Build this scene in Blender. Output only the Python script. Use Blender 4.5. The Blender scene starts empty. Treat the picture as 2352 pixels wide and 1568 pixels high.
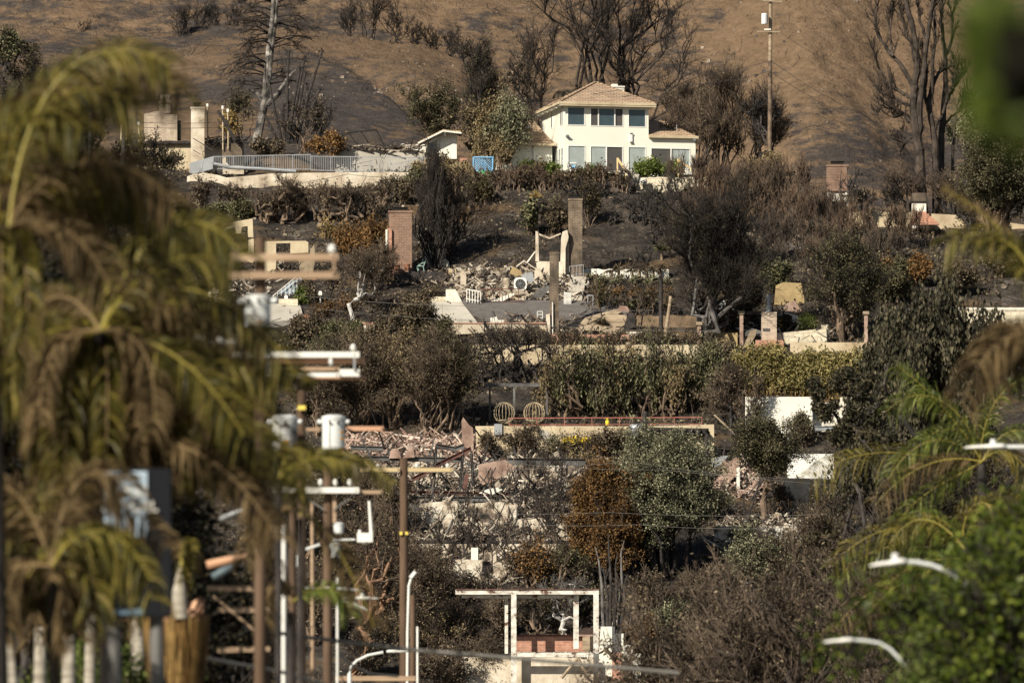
import bpy, math, random
import numpy as np
from math import sin, cos, pi, radians as R
C = bpy.context.scene
COL = C.collection
# ---------------------------------------------------------------- camera
LENS, PITCH = 400.0, R(4.3)
cd = bpy.data.cameras.new('camera'); cam = bpy.data.objects.new('camera', cd); COL.objects.link(cam)
cd.lens = LENS; cd.sensor_width = 36.0; cd.clip_start = 1.0; cd.clip_end = 8000
cam.location = (0, 0, 0); cam.rotation_euler = (pi/2+PITCH, 0, 0)
cd.dof.use_dof = True; cd.dof.focus_distance = 985; cd.dof.aperture_fstop = 3.3
C.camera = cam
# ---------------------------------------------------------------- sky and sun
SUN = np.array((-0.52, -0.66, 0.60)); SUN = SUN/np.linalg.norm(SUN)
w = bpy.data.worlds.new('World'); C.world = w; w.use_nodes = True
nt = w.node_tree; nt.nodes.clear()
sk = nt.nodes.new('ShaderNodeTexSky'); sk.sky_type = 'NISHITA'; sk.sun_disc = False
sk.sun_elevation = math.asin(SUN[2]); sk.sun_rotation = math.atan2(SUN[0], SUN[1])
bg = nt.nodes.new('ShaderNodeBackground'); bg.inputs[1].default_value = 0.05
wo = nt.nodes.new('ShaderNodeOutputWorld')
nt.links.new(sk.outputs[0], bg.inputs[0]); nt.links.new(bg.outputs[0], wo.inputs[0])
sl = bpy.data.lights.new('sun', 'SUN'); sl.energy = 5.0; sl.angle = R(0.53); sl.color = (1, .925, .78)
so = bpy.data.objects.new('sun', sl); COL.objects.link(so)
from mathutils import Vector, Matrix
so.rotation_euler = Vector(SUN).to_track_quat('Z', 'Y').to_euler()
C.view_settings.view_transform = 'Standard'; C.view_settings.look = 'None'
C.view_settings.exposure = 0.38; C.view_settings.gamma = 1.0
C.cycles.max_bounces = 5; C.cycles.diffuse_bounces = 2; C.cycles.glossy_bounces = 2
C.cycles.transmission_bounces = 3; C.cycles.transparent_max_bounces = 6
# ---------------------------------------------------------------- where a sight line meets a depth
K = 36.0/LENS/2352.0
cp, sp = cos(PITCH), sin(PITCH)
def P(u, v, y):
    a = (u-1176)*K; b = (784-v)*K; s = y/(cp-sp*b)
    return np.array((a*s, y, (sp+b*cp)*s))
def S(y): return K*y
rs = np.random.RandomState(7)
# ---------------------------------------------------------------- value noise
_L = np.random.RandomState(3).rand(256, 256)
def vn(x, y):
    xi = np.floor(x).astype(int); yi = np.floor(y).astype(int); fx = x-xi; fy = y-yi
    fx = fx*fx*(3-2*fx); fy = fy*fy*(3-2*fy)
    g = lambda i, j: _L[i & 255, j & 255]
    return (g(xi, yi)*(1-fx)+g(xi+1, yi)*fx)*(1-fy)+(g(xi, yi+1)*(1-fx)+g(xi+1, yi+1)*fx)*fy
def fbm(x, y, o=4):
    r = 0; a = .5
    for i in range(o): r = r+a*(vn(x*2**i+17*i, y*2**i+31*i)-.5); a *= .5
    return r
def sst(a, b, x):
    t = np.clip((x-a)/(b-a), 0, 1); return t*t*(3-2*t)
_ys = np.arange(840, 1002, 2.0)
_zs = np.array([P(1176, 400+(1000-q)/.12, q)[2] for q in _ys])
def T(x, y):
    x = np.asarray(x, float); y = np.asarray(y, float)
    z = np.interp(y, _ys, _zs)
    z = np.where(y < 840, -6+(_zs[0]+6)/840*y, z)
    plat = 90.5-4.6*sst(23.5, 30, x)
    z = np.minimum(z, plat)
    z = np.where(y > 1000, np.minimum(z, plat), z)
    bumps = 1.9*fbm(x*.09, y*.09)+.9*fbm(x*.5+9, y*.5, 3)
    z = z+bumps*sst(860, 875, y)*(1-.8*sst(998, 1004, y))
    z = z+3.6*np.exp(-((x+21)/5.0)**2-((y-1016)/5.5)**2)
    z = z-34*sst(1040, 1110, y)
    return z
def G(u, v, dz=0):
    y = np.arange(843, 1040, .25)
    a = (u-1176)*K; b = (784-v)*K; s = y/(cp-sp*b)
    hit = np.nonzero((sp+b*cp)*s <= T(a*s, y))[0]
    if len(hit) == 0: return P(u, v, 1006)
    p = P(u, v, y[hit[0]]); p[2] = T(p[0], p[1]); return p
def GY(u, v): return float(G(u, v)[1])
# ---------------------------------------------------------------- mesh gathering
class MB:
    def __init__(s): s.v = []; s.f = []; s.n = 0
    def add(s, v, f):
        v = np.asarray(v, float).reshape(-1, 3)
        s.v.append(v)
        if isinstance(f, np.ndarray): s.f.append(f+s.n)
        else: s.f.extend([np.array([g])+s.n for g in f])
        s.n += len(v); return s
    def box(s, c, h, M=None):
        q = np.array([(a, b, d) for a in (-1, 1) for b in (-1, 1) for d in (-1, 1)], float)*np.asarray(h, float)
        if M is not None: q = q@np.asarray(M).T
        return s.add(q+np.asarray(c, float), np.array([(0, 1, 3, 2), (4, 6, 7, 5), (0, 4, 5, 1), (2, 3, 7, 6), (0, 2, 6, 4), (1, 5, 7, 3)]))
    def bar(s, a, b, w, d=None, up=(0, 0, 1)):
        a = np.asarray(a, float); b = np.asarray(b, float); t = b-a; L = np.linalg.norm(t); t = t/max(L, 1e-6)
        up = np.asarray(up, float)
        if abs(t@up) > .95: up = np.array((0, 1., 0))
        x = np.cross(t, up); x /= np.linalg.norm(x); z = np.cross(x, t)
        return s.box((a+b)/2, (w/2, L/2, (d or w)/2), np.stack([x, t, z], 1))
    def tube(s, pts, r, m=8):
        pts = np.asarray(pts, float)[None]; r = np.broadcast_to(np.asarray(r, float), (pts.shape[1],))[None]
        return s.paths(pts, r, m, True)
    def paths(s, pts, r, m=3, cap=False):
        N, k, _ = pts.shape
        t = np.gradient(pts, axis=1); t /= np.linalg.norm(t, axis=2, keepdims=True)+1e-9
        ref = np.where(np.abs(t[..., 2:3]) > .9, np.array((1., .1, 0)), np.array((0.05, 0, 1.)))
        a = np.cross(t, ref); a /= np.linalg.norm(a, axis=2, keepdims=True)+1e-9
        b = np.cross(t, a)
        th = np.arange(m)*2*pi/m
        ring = pts[:, :, None]+r[:, :, None, None]*(a[:, :, None]*np.cos(th)[:, None]+b[:, :, None]*np.sin(th)[:, None])
        idx = np.arange(N*k*m).reshape(N, k, m)
        q = np.stack([idx[:, :-1], np.roll(idx, -1, 2)[:, :-1], np.roll(idx, -1, 2)[:, 1:], idx[:, 1:]], -1).reshape(-1, 4)
        s.add(ring, q)
        if cap:
            s.f.append(np.array([idx[0, 0][::-1]])+s.n-N*k*m); s.f.append(np.array([idx[0, -1]])+s.n-N*k*m)
        return s
    def lathe(s, base, prof, m=20, axis=None):
        th = np.arange(m)*2*pi/m
        v = np.array([[(r*cos(t), r*sin(t), z) for t in th] for r, z in prof])
        if axis is not None: v = v@np.asarray(axis).T
        k = len(prof); idx = np.arange(k*m).reshape(k, m)
        q = np.stack([idx[:-1], np.roll(idx, -1, 1)[:-1], np.roll(idx, -1, 1)[1:], idx[1:]], -1).reshape(-1, 4)
        s.add(v+np.asarray(base, float), q)
        s.f.append(np.array([idx[0][::-1]])+s.n-k*m); s.f.append(np.array([idx[-1]])+s.n-k*m)
        return s
    def prism(s, outline, off):
        o = np.asarray(outline, float); n = len(o); off = np.asarray(off, float)
        v = np.vstack([o, o+off]); f = [tuple(range(n)), tuple(range(2*n-1, n-1, -1))]+[(i, i+n, (i+1) % n+n, (i+1) % n) for i in range(n)]
        return s.add(v, f)
    def build(s, name, mat, parent=None, loc=None, smooth=False):
        V = np.vstack(s.v)
        org = np.asarray(parent['_w'] if parent is not None else (loc if loc is not None else (V[:, 0].mean(), V[:, 1].mean(), V[:, 2].min())), float)
        V = V-org
        me = bpy.data.meshes.new(name); me.vertices.add(len(V)); me.vertices.foreach_set('co', V.astype(np.float32).ravel())
        sizes = np.concatenate([np.full(len(f), f.shape[1]) for f in s.f]); li = np.concatenate([f.ravel() for f in s.f])
        me.loops.add(len(li)); me.loops.foreach_set('vertex_index', li.astype(np.int32))
        me.polygons.add(len(sizes)); me.polygons.foreach_set('loop_start', np.concatenate([[0], np.cumsum(sizes)[:-1]]).astype(np.int32))
        me.polygons.foreach_set('use_smooth', np.full(len(sizes), bool(smooth)))
        me.update(calc_edges=True)
        me.materials.append(mat)
        o = bpy.data.objects.new(name, me); COL.objects.link(o)
        if parent is not None: o.parent = parent
        else: o.location = org
        o['_w'] = [float(q) for q in org]
        return o
def tag(o, label=None, cat=None, group=None, kind=None):
    if label: o['label'] = label
    if cat: o['category'] = cat
    if group: o['group'] = group
    if kind: o['kind'] = kind
    return o
def thing(name, label, cat, loc, group=None, kind=None):
    o = bpy.data.objects.new(name, None); COL.objects.link(o); o.location = loc
    o['_w'] = [float(q) for q in loc]
    return tag(o, label, cat, group, kind)
# ---------------------------------------------------------------- materials
def _nt(name):
    m = bpy.data.materials.new(name); m.use_nodes = True; t = m.node_tree
    return m, t, t.nodes['Principled BSDF'], t.nodes.new, t.links.new
def ramp(t, stops, inp, const=False):
    r = t.nodes.new('ShaderNodeValToRGB'); e = r.color_ramp.elements
    if const: r.color_ramp.interpolation = 'CONSTANT'
    while len(e) < len(stops): e.new(.5)
    for i, (p, c) in enumerate(stops): e[i].position = p; e[i].color = (*c, 1)
    t.links.new(inp, r.inputs[0]); return r.outputs[0]
def pos(t, scale=(1, 1, 1)):
    g = t.nodes.new('ShaderNodeNewGeometry'); m = t.nodes.new('ShaderNodeVectorMath'); m.operation = 'MULTIPLY'
    m.inputs[1].default_value = scale; t.links.new(g.outputs['Position'], m.inputs[0]); return m.outputs[0]
def noise(t, scale, vec=(1, 1, 1), detail=5, rough=.6):
    n = t.nodes.new('ShaderNodeTexNoise'); n.inputs['Scale'].default_value = scale; n.inputs['Detail'].default_value = detail
    n.inputs['Roughness'].default_value = rough; t.links.new(pos(t, vec), n.inputs['Vector']); return n.outputs[0]
def mixc(t, fac, a, b, mode='MIX'):
    m = t.nodes.new('ShaderNodeMix'); m.data_type = 'RGBA'; m.blend_type = mode
    for k, q in ((0, fac), (6, a), (7, b)):
        if isinstance(q, (int, float)): m.inputs[k].default_value = q
        elif isinstance(q, tuple): m.inputs[k].default_value = (*q, 1)
        else: t.links.new(q, m.inputs[k])
    return m.outputs[2]
def bump(t, h, st, dist, b):
    n = t.nodes.new('ShaderNodeBump'); n.inputs['Strength'].default_value = st; n.inputs['Distance'].default_value = dist
    t.links.new(h, n.inputs['Height']); t.links.new(n.outputs[0], b.inputs['Normal'])
def m_noise(name, stops, scale=1.0, vec=(1, 1, 1), rough=.85, bmp=0, bs=None, spec=.2, metal=0, isl=0, detail=5):
    m, t, b, N, L = _nt(name)
    n = noise(t, scale, vec, detail)
    col = ramp(t, stops, n)
    if isl:
        g = N('ShaderNodeNewGeometry'); k = ramp(t, [(0, (1-isl,)*3), (1, (1+isl,)*3)], g.outputs['Random Per Island'])
        col = mixc(t, 1.0, col, k, 'MULTIPLY')
    L(col, b.inputs['Base Color']); b.inputs['Roughness'].default_value = rough; b.inputs['Specular IOR Level'].default_value = spec
    b.inputs['Metallic'].default_value = metal
    if bmp: bump(t, noise(t, bs or scale*4), 1, bmp, b)
    return m
def m_leaf(name, cols, trans=.0, rough=.7, nscale=.5, dark=.55, spec=.15):
    # every leaf keeps a colour of its own; patches of the plant are scorched darker
    m, t, b, N, L = _nt(name)
    g = N('ShaderNodeNewGeometry')
    st = [(i/(len(cols)-1) if len(cols) > 1 else 0, c) for i, c in enumerate(cols)]
    col = ramp(t, st, g.outputs['Random Per Island'])
    k = ramp(t, [(.36, (dark,)*3), (.62, (1.15,)*3)], noise(t, nscale, detail=3))
    col = mixc(t, 1.0, col, k, 'MULTIPLY')
    L(col, b.inputs['Base Color']); b.inputs['Roughness'].default_value = rough; b.inputs['Specular IOR Level'].default_value = spec
    if trans:
        tr = N('ShaderNodeBsdfTranslucent'); L(col, tr.inputs[0]); mx = N('ShaderNodeMixShader'); mx.inputs[0].default_value = trans
        L(b.outputs[0], mx.inputs[1]); L(tr.outputs[0], mx.inputs[2]); L(mx.outputs[0], t.nodes['Material Output'].inputs[0])
    return m
def m_brick(name, c1, c2, mortar, bw=.42, rh=.14, soot=None, sootr=(.45, .6), ms=.012, sscale=.35):
    m, t, b, N, L = _nt(name)
    g = N('ShaderNodeNewGeometry'); sx = N('ShaderNodeSeparateXYZ'); L(g.outputs['Position'], sx.inputs[0])
    ad = N('ShaderNodeMath'); L(sx.outputs[0], ad.inputs[0]); L(sx.outputs[1], ad.inputs[1])
    cx = N('ShaderNodeCombineXYZ'); L(ad.outputs[0], cx.inputs[0]); L(sx.outputs[2], cx.inputs[1])
    br = N('ShaderNodeTexBrick'); L(cx.outputs[0], br.inputs['Vector'])
    br.inputs['Color1'].default_value = (*c1, 1); br.inputs['Color2'].default_value = (*c2, 1); br.inputs['Mortar'].default_value = (*mortar, 1)
    br.inputs['Scale'].default_value = 1; br.inputs['Brick Width'].default_value = bw; br.inputs['Row Height'].default_value = rh
    br.inputs['Mortar Size'].default_value = ms; br.inputs['Bias'].default_value = 0
    col = br.outputs['Color']
    if soot:
        f = ramp(t, [(sootr[0], (0, 0, 0)), (sootr[1], (1, 1, 1))], noise(t, sscale, (1, 1, .6)))
        col = mixc(t, f, col, soot)
    var = ramp(t, [(.3, (.78,)*3), (.7, (1.15,)*3)], noise(t, 3))
    col = mixc(t, 1.0, col, var, 'MULTIPLY')
    L(col, b.inputs['Base Color']); b.inputs['Roughness'].default_value = .9; b.inputs['Specular IOR Level'].default_value = .1
    bump(t, br.outputs['Fac'], -.6, .02, b)
    return m
M = {}
def g3(a): return (a, a*.96, a*.9)
M['ash'] = m_noise('ash_ground', [(.3, (.05, .045, .042)), (.5, (.10, .088, .078)), (.62, (.16, .13, .10)), (.75, (.27, .24, .21))], .35, bmp=.25, bs=1.6)
M['dirt'] = m_noise('brown_dirt', [(.35, (.12, .085, .055)), (.65, (.28, .2, .13))], .6, bmp=.1)
M['char'] = m_noise('charred_wood_and_trunk_shade', [(.3, (.012, .011, .011)), (.7, (.07, .06, .055))], 2.5, isl=.3)
M['twig'] = m_noise('burnt_twigs', [(.35, (.04, .03, .024)), (.65, (.15, .11, .078))], .5, isl=.45)
M['twigd'] = m_noise('black_twigs', [(.35, (.014, .012, .011)), (.65, (.058, .047, .04))], .5, isl=.45)
M['twigr'] = m_noise('reddish_twigs', [(.35, (.055, .038, .028)), (.65, (.17, .115, .077))], .5, isl=.45)
M['barkg'] = m_noise('grey_bark', [(.35, (.06, .055, .052)), (.65, (.2, .185, .175))], 1.5, isl=.3)
M['bark'] = m_noise('brown_bark', [(.35, (.08, .058, .043)), (.65, (.25, .18, .125))], 1.2, isl=.2)
M['barkw'] = m_noise('pale_bark', [(.4, (.2, .19, .18)), (.55, (.6, .57, .53))], 2.5)
M['pinebark'] = m_noise('pale_and_charred_bark', [(.4, (.03, .028, .027)), (.56, (.2, .18, .16)), (.68, (.5, .46, .4))], .9)
M['lbrown'] = m_leaf('scorched_leaves', [(.03, .023, .016), (.095, .073, .047), (.23, .18, .115)])
M['ltan'] = m_leaf('tan_dry_leaves', [(.09, .065, .035), (.2, .15, .075), (.36, .285, .16)])
M['lgold'] = m_leaf('golden_dead_leaves', [(.12, .08, .02), (.3, .2, .07), (.46, .34, .14)])
M['lrust'] = m_leaf('rust_brown_leaves', [(.06, .033, .013), (.17, .092, .036), (.29, .17, .065)], nscale=.35)
M['lolive'] = m_leaf('olive_leaves', [(.035, .035, .016), (.10, .097, .045), (.25, .235, .13)])
M['lgreen'] = m_leaf('grey_green_leaves', [(.06, .063, .035), (.16, .158, .09), (.38, .36, .23)], nscale=.35, dark=.6)
M['lfresh'] = m_leaf('fresh_green_leaves', [(.04, .065, .012), (.11, .15, .03), (.26, .29, .09)], trans=.25)
M['ldark'] = m_leaf('dark_leaves', [(.02, .018, .01), (.055, .045, .022), (.1, .08, .042)])
M['ldull'] = m_leaf('dull_needle_leaves', [(.035, .035, .018), (.085, .078, .04), (.17, .145, .08)])
M['lbamb'] = m_leaf('bamboo_leaves', [(.1, .09, .03), (.24, .2, .07), (.44, .37, .17)], nscale=.4)
M['cream'] = m_noise('cream_stucco', [(.35, (.80, .77, .66)), (.65, (.85, .82, .71))], .25, rough=.9, bmp=.01, bs=8)
M['tan'] = m_noise('tan_stucco', [(.35, (.40, .31, .2)), (.6, (.6, .5, .34))], .5, bmp=.03, bs=2)
M['plaster'] = m_noise('scorched_plaster', [(.3, (.1, .08, .065)), (.42, (.46, .38, .28)), (.6, (.70, .62, .50)), (.75, (.78, .72, .62))], .55, bmp=.05, bs=2)
M['white'] = m_noise('white_wall', [(.3, (.7, .67, .58)), (.6, (.82, .79, .7))], .2)
M['pink'] = m_noise('pink_stucco', [(.35, (.22, .14, .11)), (.6, (.46, .33, .26))], .7, bmp=.02)
M['block'] = m_brick('pale_block', (.62, .55, .41), (.7, .63, .49), (.42, .36, .26), .8, .36, ms=.02)
M['ltblock'] = m_brick('white_painted_block', (.72, .67, .56), (.77, .72, .61), (.6, .55, .45), .8, .4, ms=.02)
M['roof'] = None
M['conc'] = m_noise('concrete', [(.3, (.36, .33, .28)), (.7, (.52, .48, .41))], .5, bmp=.01)
M['asph'] = m_noise('dark_concrete', [(.3, (.1, .09, .085)), (.7, (.15, .135, .125))], 1.5)
M['steel'] = m_noise('burnt_steel', [(.35, (.05, .042, .038)), (.55, (.13, .125, .12)), (.75, (.24, .235, .225))], .6, metal=.2, rough=.6)
M['rust'] = m_noise('rusty_steel', [(.35, (.06, .03, .025)), (.65, (.2, .1, .08))], 1)
M['wfrm'] = m_noise('peeling_white_paint', [(.36, (.13, .07, .05)), (.42, (.5, .46, .4)), (.6, (.78, .75, .66))], 1.4, (1, 1, 1.5))
M['wpaint'] = m_noise('white_paint', [(.3, (.78, .76, .7)), (.7, (.83, .81, .76))], .5, rough=.5)
M['metal'] = m_noise('grey_metal', [(.3, (.3, .31, .32)), (.7, (.45, .46, .47))], 1, metal=.4, rough=.45)
M['black'] = m_noise('black_void', [(.3, (.012, .011, .01)), (.7, (.03, .027, .025))], 1)
M['wood'] = m_noise('weathered_wood', [(.35, (.2, .15, .1)), (.65, (.42, .33, .23))], .8, (1, 1, 6))
M['wood2'] = m_noise('new_yellow_wood', [(.35, (.6, .42, .2)), (.65, (.78, .58, .32))], 2)
M['pole'] = m_noise('pole_wood', [(.3, (.07, .045, .03)), (.5, (.125, .08, .052)), (.7, (.18, .12, .08))], 3, (1, 1, .12))
M['arm'] = m_noise('crossarm_wood', [(.3, (.3, .2, .13)), (.7, (.46, .33, .22))], 2, (.3, 1, 3))
M['armo'] = m_noise('orange_crossarm', [(.3, (.5, .27, .16)), (.7, (.66, .4, .26))], 2, (.3, 1, 3))
M['army'] = m_noise('yellow_crossarm', [(.3, (.5, .38, .2)), (.7, (.62, .5, .3))], 2, (.3, 1, 3))
M['brick'] = m_brick('red_brick', (.2, .122, .088), (.26, .16, .115), (.34, .26, .2), soot=(.13, .075, .055), sootr=(.5, .7))
M['brickd'] = m_brick('sooty_brick', (.15, .11, .08), (.21, .155, .11), (.34, .28, .21), soot=(.08, .065, .05), sootr=(.42, .62), sscale=.6)
M['brickp'] = m_brick('pale_brick', (.4, .31, .23), (.52, .41, .31), (.6, .52, .42), soot=(.22, .17, .13), sootr=(.5, .72))
M['brickr'] = m_brick('bright_red_brick', (.4, .19, .13), (.5, .26, .18), (.5, .38, .3), .7, .2)
M['rub'] = m_leaf('rubble_mix', [(.06, .05, .045), (.16, .12, .09), (.3, .24, .18), (.5, .43, .34), (.7, .64, .54)], dark=.6, nscale=.25)
M['rubd'] = m_leaf('dark_rubble_mix', [(.03, .026, .024), (.1, .08, .065), (.25, .19, .14), (.45, .38, .3)], dark=.5, nscale=.25)
M['rubp'] = m_leaf('pink_rubble_mix', [(.12, .08, .065), (.36, .24, .19), (.5, .37, .3), (.68, .6, .5)], dark=.6, nscale=.25)
M['wire'] = m_noise('cable', [(.3, (.02, .02, .02)), (.7, (.05, .05, .05))], 1)
M['wireg'] = m_noise('grey_cable', [(.3, (.12, .11, .1)), (.7, (.2, .19, .17))], 1)
def m_plain(name, c, rough=.6, metal=0, spec=.3):
    m, t, b, N, L = _nt(name); b.inputs['Roughness'].default_value = rough; b.inputs['Metallic'].default_value = metal
    b.inputs['Specular IOR Level'].default_value = spec
    L(ramp(t, [(.3, tuple(q*.88 for q in c)), (.7, tuple(min(1, q*1.1) for q in c))], noise(t, 2)), b.inputs['Base Color']); return m
M['glass'] = m_plain('window_glass', (.05, .075, .09), .06, 0, .7)
M['glassl'] = m_plain('pale_window_glass', (.36, .4, .385), .1, 0, .6)
M['screen'] = m_plain('window_screen', (.085, .08, .075), .5)
M['blue'] = m_plain('light_blue_paint', (.22, .5, .78), .6)
M['net'] = m_plain('green_net', (.1, .55, .25), .7)
M['red'] = m_plain('faded_red_paint', (.36, .13, .1), .8)
M['yel'] = m_plain('yellow_flowers', (.8, .62, .05), .8)
M['yelw'] = m_noise('yellow_ochre_wall', [(.35, (.28, .2, .1)), (.65, (.46, .35, .18))], .6)
M['can'] = m_plain('transformer_grey', (.72, .73, .71), .35)
M['orange'] = m_plain('orange_sticker', (.85, .4, .02), .6)
M['yband'] = m_plain('yellow_band', (.8, .62, .12), .6)
M['grn'] = m_plain('patina_green', (.3, .42, .36), .7)
M['terra'] = m_plain('terracotta', (.3, .14, .08), .8)
M['palmg'] = m_leaf('palm_leaflets', [(.025, .026, .006), (.105, .094, .017), (.28, .225, .044), (.17, .125, .048)], trans=.3, rough=.5, nscale=1.2, dark=.7, spec=.3)
M['palmb'] = m_leaf('dry_palm_leaflets', [(.05, .034, .016), (.15, .10, .045), (.26, .185, .09)], trans=.2, nscale=1.2, dark=.6)
M['palmf'] = m_leaf('bright_palm_leaflets', [(.06, .085, .015), (.15, .18, .03), (.31, .31, .07)], trans=.35, rough=.45, nscale=1, dark=.75, spec=.35)
M['rachis'] = m_plain('palm_rachis', (.32, .26, .05), .5)
M['rachb'] = m_plain('brown_rachis', (.22, .15, .07), .7)
M['trunkp'] = m_noise('palm_trunk', [(.35, (.22, .19, .15)), (.65, (.42, .38, .31))], 1.2, (1, 1, 9))
M['fibre'] = m_noise('palm_fibre', [(.35, (.1, .05, .018)), (.65, (.46, .28, .1))], 2.5, (5, 5, .5))
M['tree_g'] = m_leaf('glossy_green_leaves', [(.022, .04, .006), (.075, .11, .013), (.22, .25, .035)], trans=.3, rough=.5, nscale=1.5, dark=.5, spec=.25)
M['lshade'] = m_leaf('leaves_with_painted_shade', [(.003, .0035, .002), (.01, .01, .005), (.03, .025, .01)], nscale=1.2)  # leaf colour blackened so that it stands for deep shade
M['stone'] = m_leaf('hill_stones', [(.05, .042, .037), (.11, .09, .075), (.2, .155, .12), (.34, .28, .22)], dark=.7)
M['lpine'] = m_leaf('dark_pine_needles', [(.018, .018, .011), (.05, .046, .028), (.13, .11, .066)], nscale=.5, dark=.5)
M['barkd'] = m_noise('dark_grey_brown_bark', [(.35, (.022, .018, .015)), (.65, (.08, .062, .05))], 1.5, isl=.3)
M['barko'] = m_noise('orange_brown_bark', [(.35, (.16, .09, .055)), (.65, (.36, .22, .14))], 1.5)
M['lfibre'] = m_leaf('golden_fibre', [(.09, .045, .015), (.26, .145, .045), (.46, .3, .11)], nscale=2)
M['sooty'] = m_noise('soot_stained_plaster', [(.34, (.035, .03, .027)), (.43, (.2, .155, .115)), (.5, (.52, .44, .34)), (.66, (.74, .68, .57))], .75, bmp=.08, bs=2)
# ================================================================ ground and mountains
def grid(xs, ys, zf, name, mat, smooth=True):
    X, Y = np.meshgrid(xs, ys); Z = zf(X, Y); n, m = X.shape
    idx = np.arange(n*m).reshape(n, m)
    q = np.stack([idx[:-1, :-1], idx[:-1, 1:], idx[1:, 1:], idx[1:, :-1]], -1).reshape(-1, 4)
    b = MB(); b.add(np.stack([X, Y, Z], -1).reshape(-1, 3), q)
    o = b.build(name, mat, loc=(0, 0, 0), smooth=smooth); o['kind'] = 'structure'; return o
def gmat():
    m, t, b, N, L = _nt('burnt_hillside')
    base = ramp(t, [(.32, (.025, .022, .02)), (.47, (.065, .056, .049)), (.58, (.12, .098, .078)), (.7, (.28, .25, .22))], noise(t, .3, detail=9, rough=.7))
    fine = ramp(t, [(.35, (.5,)*3), (.65, (1.45,)*3)], noise(t, 3.0, (1, 1, 1), 6, .7))
    col = mixc(t, 1.0, base, fine, 'MULTIPLY')
    br = ramp(t, [(.56, (0, 0, 0)), (.66, (1, 1, 1))], noise(t, .12, detail=4))
    col = mixc(t, br, col, (.21, .14, .08))
    L(col, b.inputs['Base Color']); b.inputs['Roughness'].default_value = .95; b.inputs['Specular IOR Level'].default_value = .1
    bump(t, noise(t, 1.8, detail=8, rough=.75), 1, .8, b); return m
def hmat(name, thr, ash, org, w=.1, grade=0):
    m, t, b, N, L = _nt(name)
    big = noise(t, .035, (1, .6, 1.8), 6, .62); med = noise(t, .33, (1, 1, 3.2), 8, .72)
    ad = N('ShaderNodeMath'); ad.operation = 'ADD'; L(big, ad.inputs[0])
    mu = N('ShaderNodeMath'); mu.operation = 'MULTIPLY'; mu.inputs[1].default_value = .9; L(med, mu.inputs[0]); L(mu.outputs[0], ad.inputs[1])
    src = ad.outputs[0]
    if grade:   # the fire left more ash low down and towards the gully on the east
        sx = N('ShaderNodeSeparateXYZ'); L(pos(t), sx.inputs[0]); g1 = N('ShaderNodeMapRange'); L(sx.outputs[2], g1.inputs[0]); g1.inputs[1].default_value = 104; g1.inputs[2].default_value = 126; g1.inputs[3].default_value = -.15; g1.inputs[4].default_value = .05
        g2 = N('ShaderNodeMath'); g2.operation = 'ADD'; L(src, g2.inputs[0]); L(g1.outputs[0], g2.inputs[1]); g3_ = N('ShaderNodeMapRange'); L(sx.outputs[0], g3_.inputs[0]); g3_.inputs[1].default_value = -26; g3_.inputs[2].default_value = -8; g3_.inputs[3].default_value = -.13; g3_.inputs[4].default_value = .03; g4 = N('ShaderNodeMath'); g4.operation = 'ADD'; L(g2.outputs[0], g4.inputs[0]); L(g3_.outputs[0], g4.inputs[1]); src = g4.outputs[0]
    f = ramp(t, [(thr-w, (0, 0, 0)), (thr+w, (1, 1, 1))], src)
    A = ramp(t, [(.35, tuple(q*.75 for q in ash)), (.65, tuple(q*1.25 for q in ash))], noise(t, .8, (1, 1, 2.5), 8, .7))
    B = ramp(t, [(.35, tuple(q*.72 for q in org)), (.65, tuple(q*1.25 for q in org))], noise(t, .6, (1, 1, 2), 8, .75))
    col = mixc(t, f, A, B)
    sp_ = ramp(t, [(.33, (.25,)*3), (.42, (1,)*3), (.64, (1,)*3), (.74, (1.7,)*3)], noise(t, 1.5, (1, 1, 1.6), 6, .85))
    col = mixc(t, 1.0, col, sp_, 'MULTIPLY')
    L(col, b.inputs['Base Color']); b.inputs['Roughness'].default_value = .95; b.inputs['Specular IOR Level'].default_value = .1
    bump(t, noise(t, .9, (1, 1, 1), 9, .7), 1, .8, b); return m
grid(np.arange(-75, 75, .45), np.concatenate([np.arange(846, 1045, .45), np.arange(1045, 1130, 2)]), T, 'ground', gmat())
grid(np.linspace(-400, 400, 120), np.linspace(-40, 846.2, 150), lambda x, y: T(x, y)-.02, 'valley_floor',
     m_noise('valley_floor_mat', [(.3, (.06, .055, .04)), (.7, (.16, .14, .1))], .1))
def MT(x, y):
    z = 76+.60*(y-1150)
    # gullies and ribs running down the face
    z = z+10*fbm(x*.022+3+.01*y, y*.012, 3)+4.5*fbm(x*.07, y*.05+5, 4)+2.2*fbm(x*.35, y*.35, 4)
    z = z+7*np.exp(-((x-27-.10*(1260-y)*1.5)/9)**2)
    return z
grid(np.arange(-95, 95, .6), np.arange(1120, 1380, .6), MT, 'mountain_slope', hmat('mountain_earth', .975, (.07, .058, .052), (.205, .138, .086), .12, 1))
grid(np.linspace(-900, 900, 160), np.linspace(1375, 2200, 80), lambda x, y: 76+.60*(y-1150)-3+60*fbm(x*.004, y*.004), 'far_mountain', hmat('far_mountain_earth', .95, (.12, .1, .085), (.33, .2, .1)))
_cu = np.array([-200, 120, 300, 560, 718, 838, 963, 1063, 1180, 1300, 1500]); _cv = np.array([60, 62, 72, 60, 66, 82, 102, 140, 212, 300, 420])
_cx = np.array([P(u, v, 1190)[0] for u, v in zip(_cu, _cv)]); _cz = np.array([P(u, v, 1190)[2] for u, v in zip(_cu, _cv)])
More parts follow.
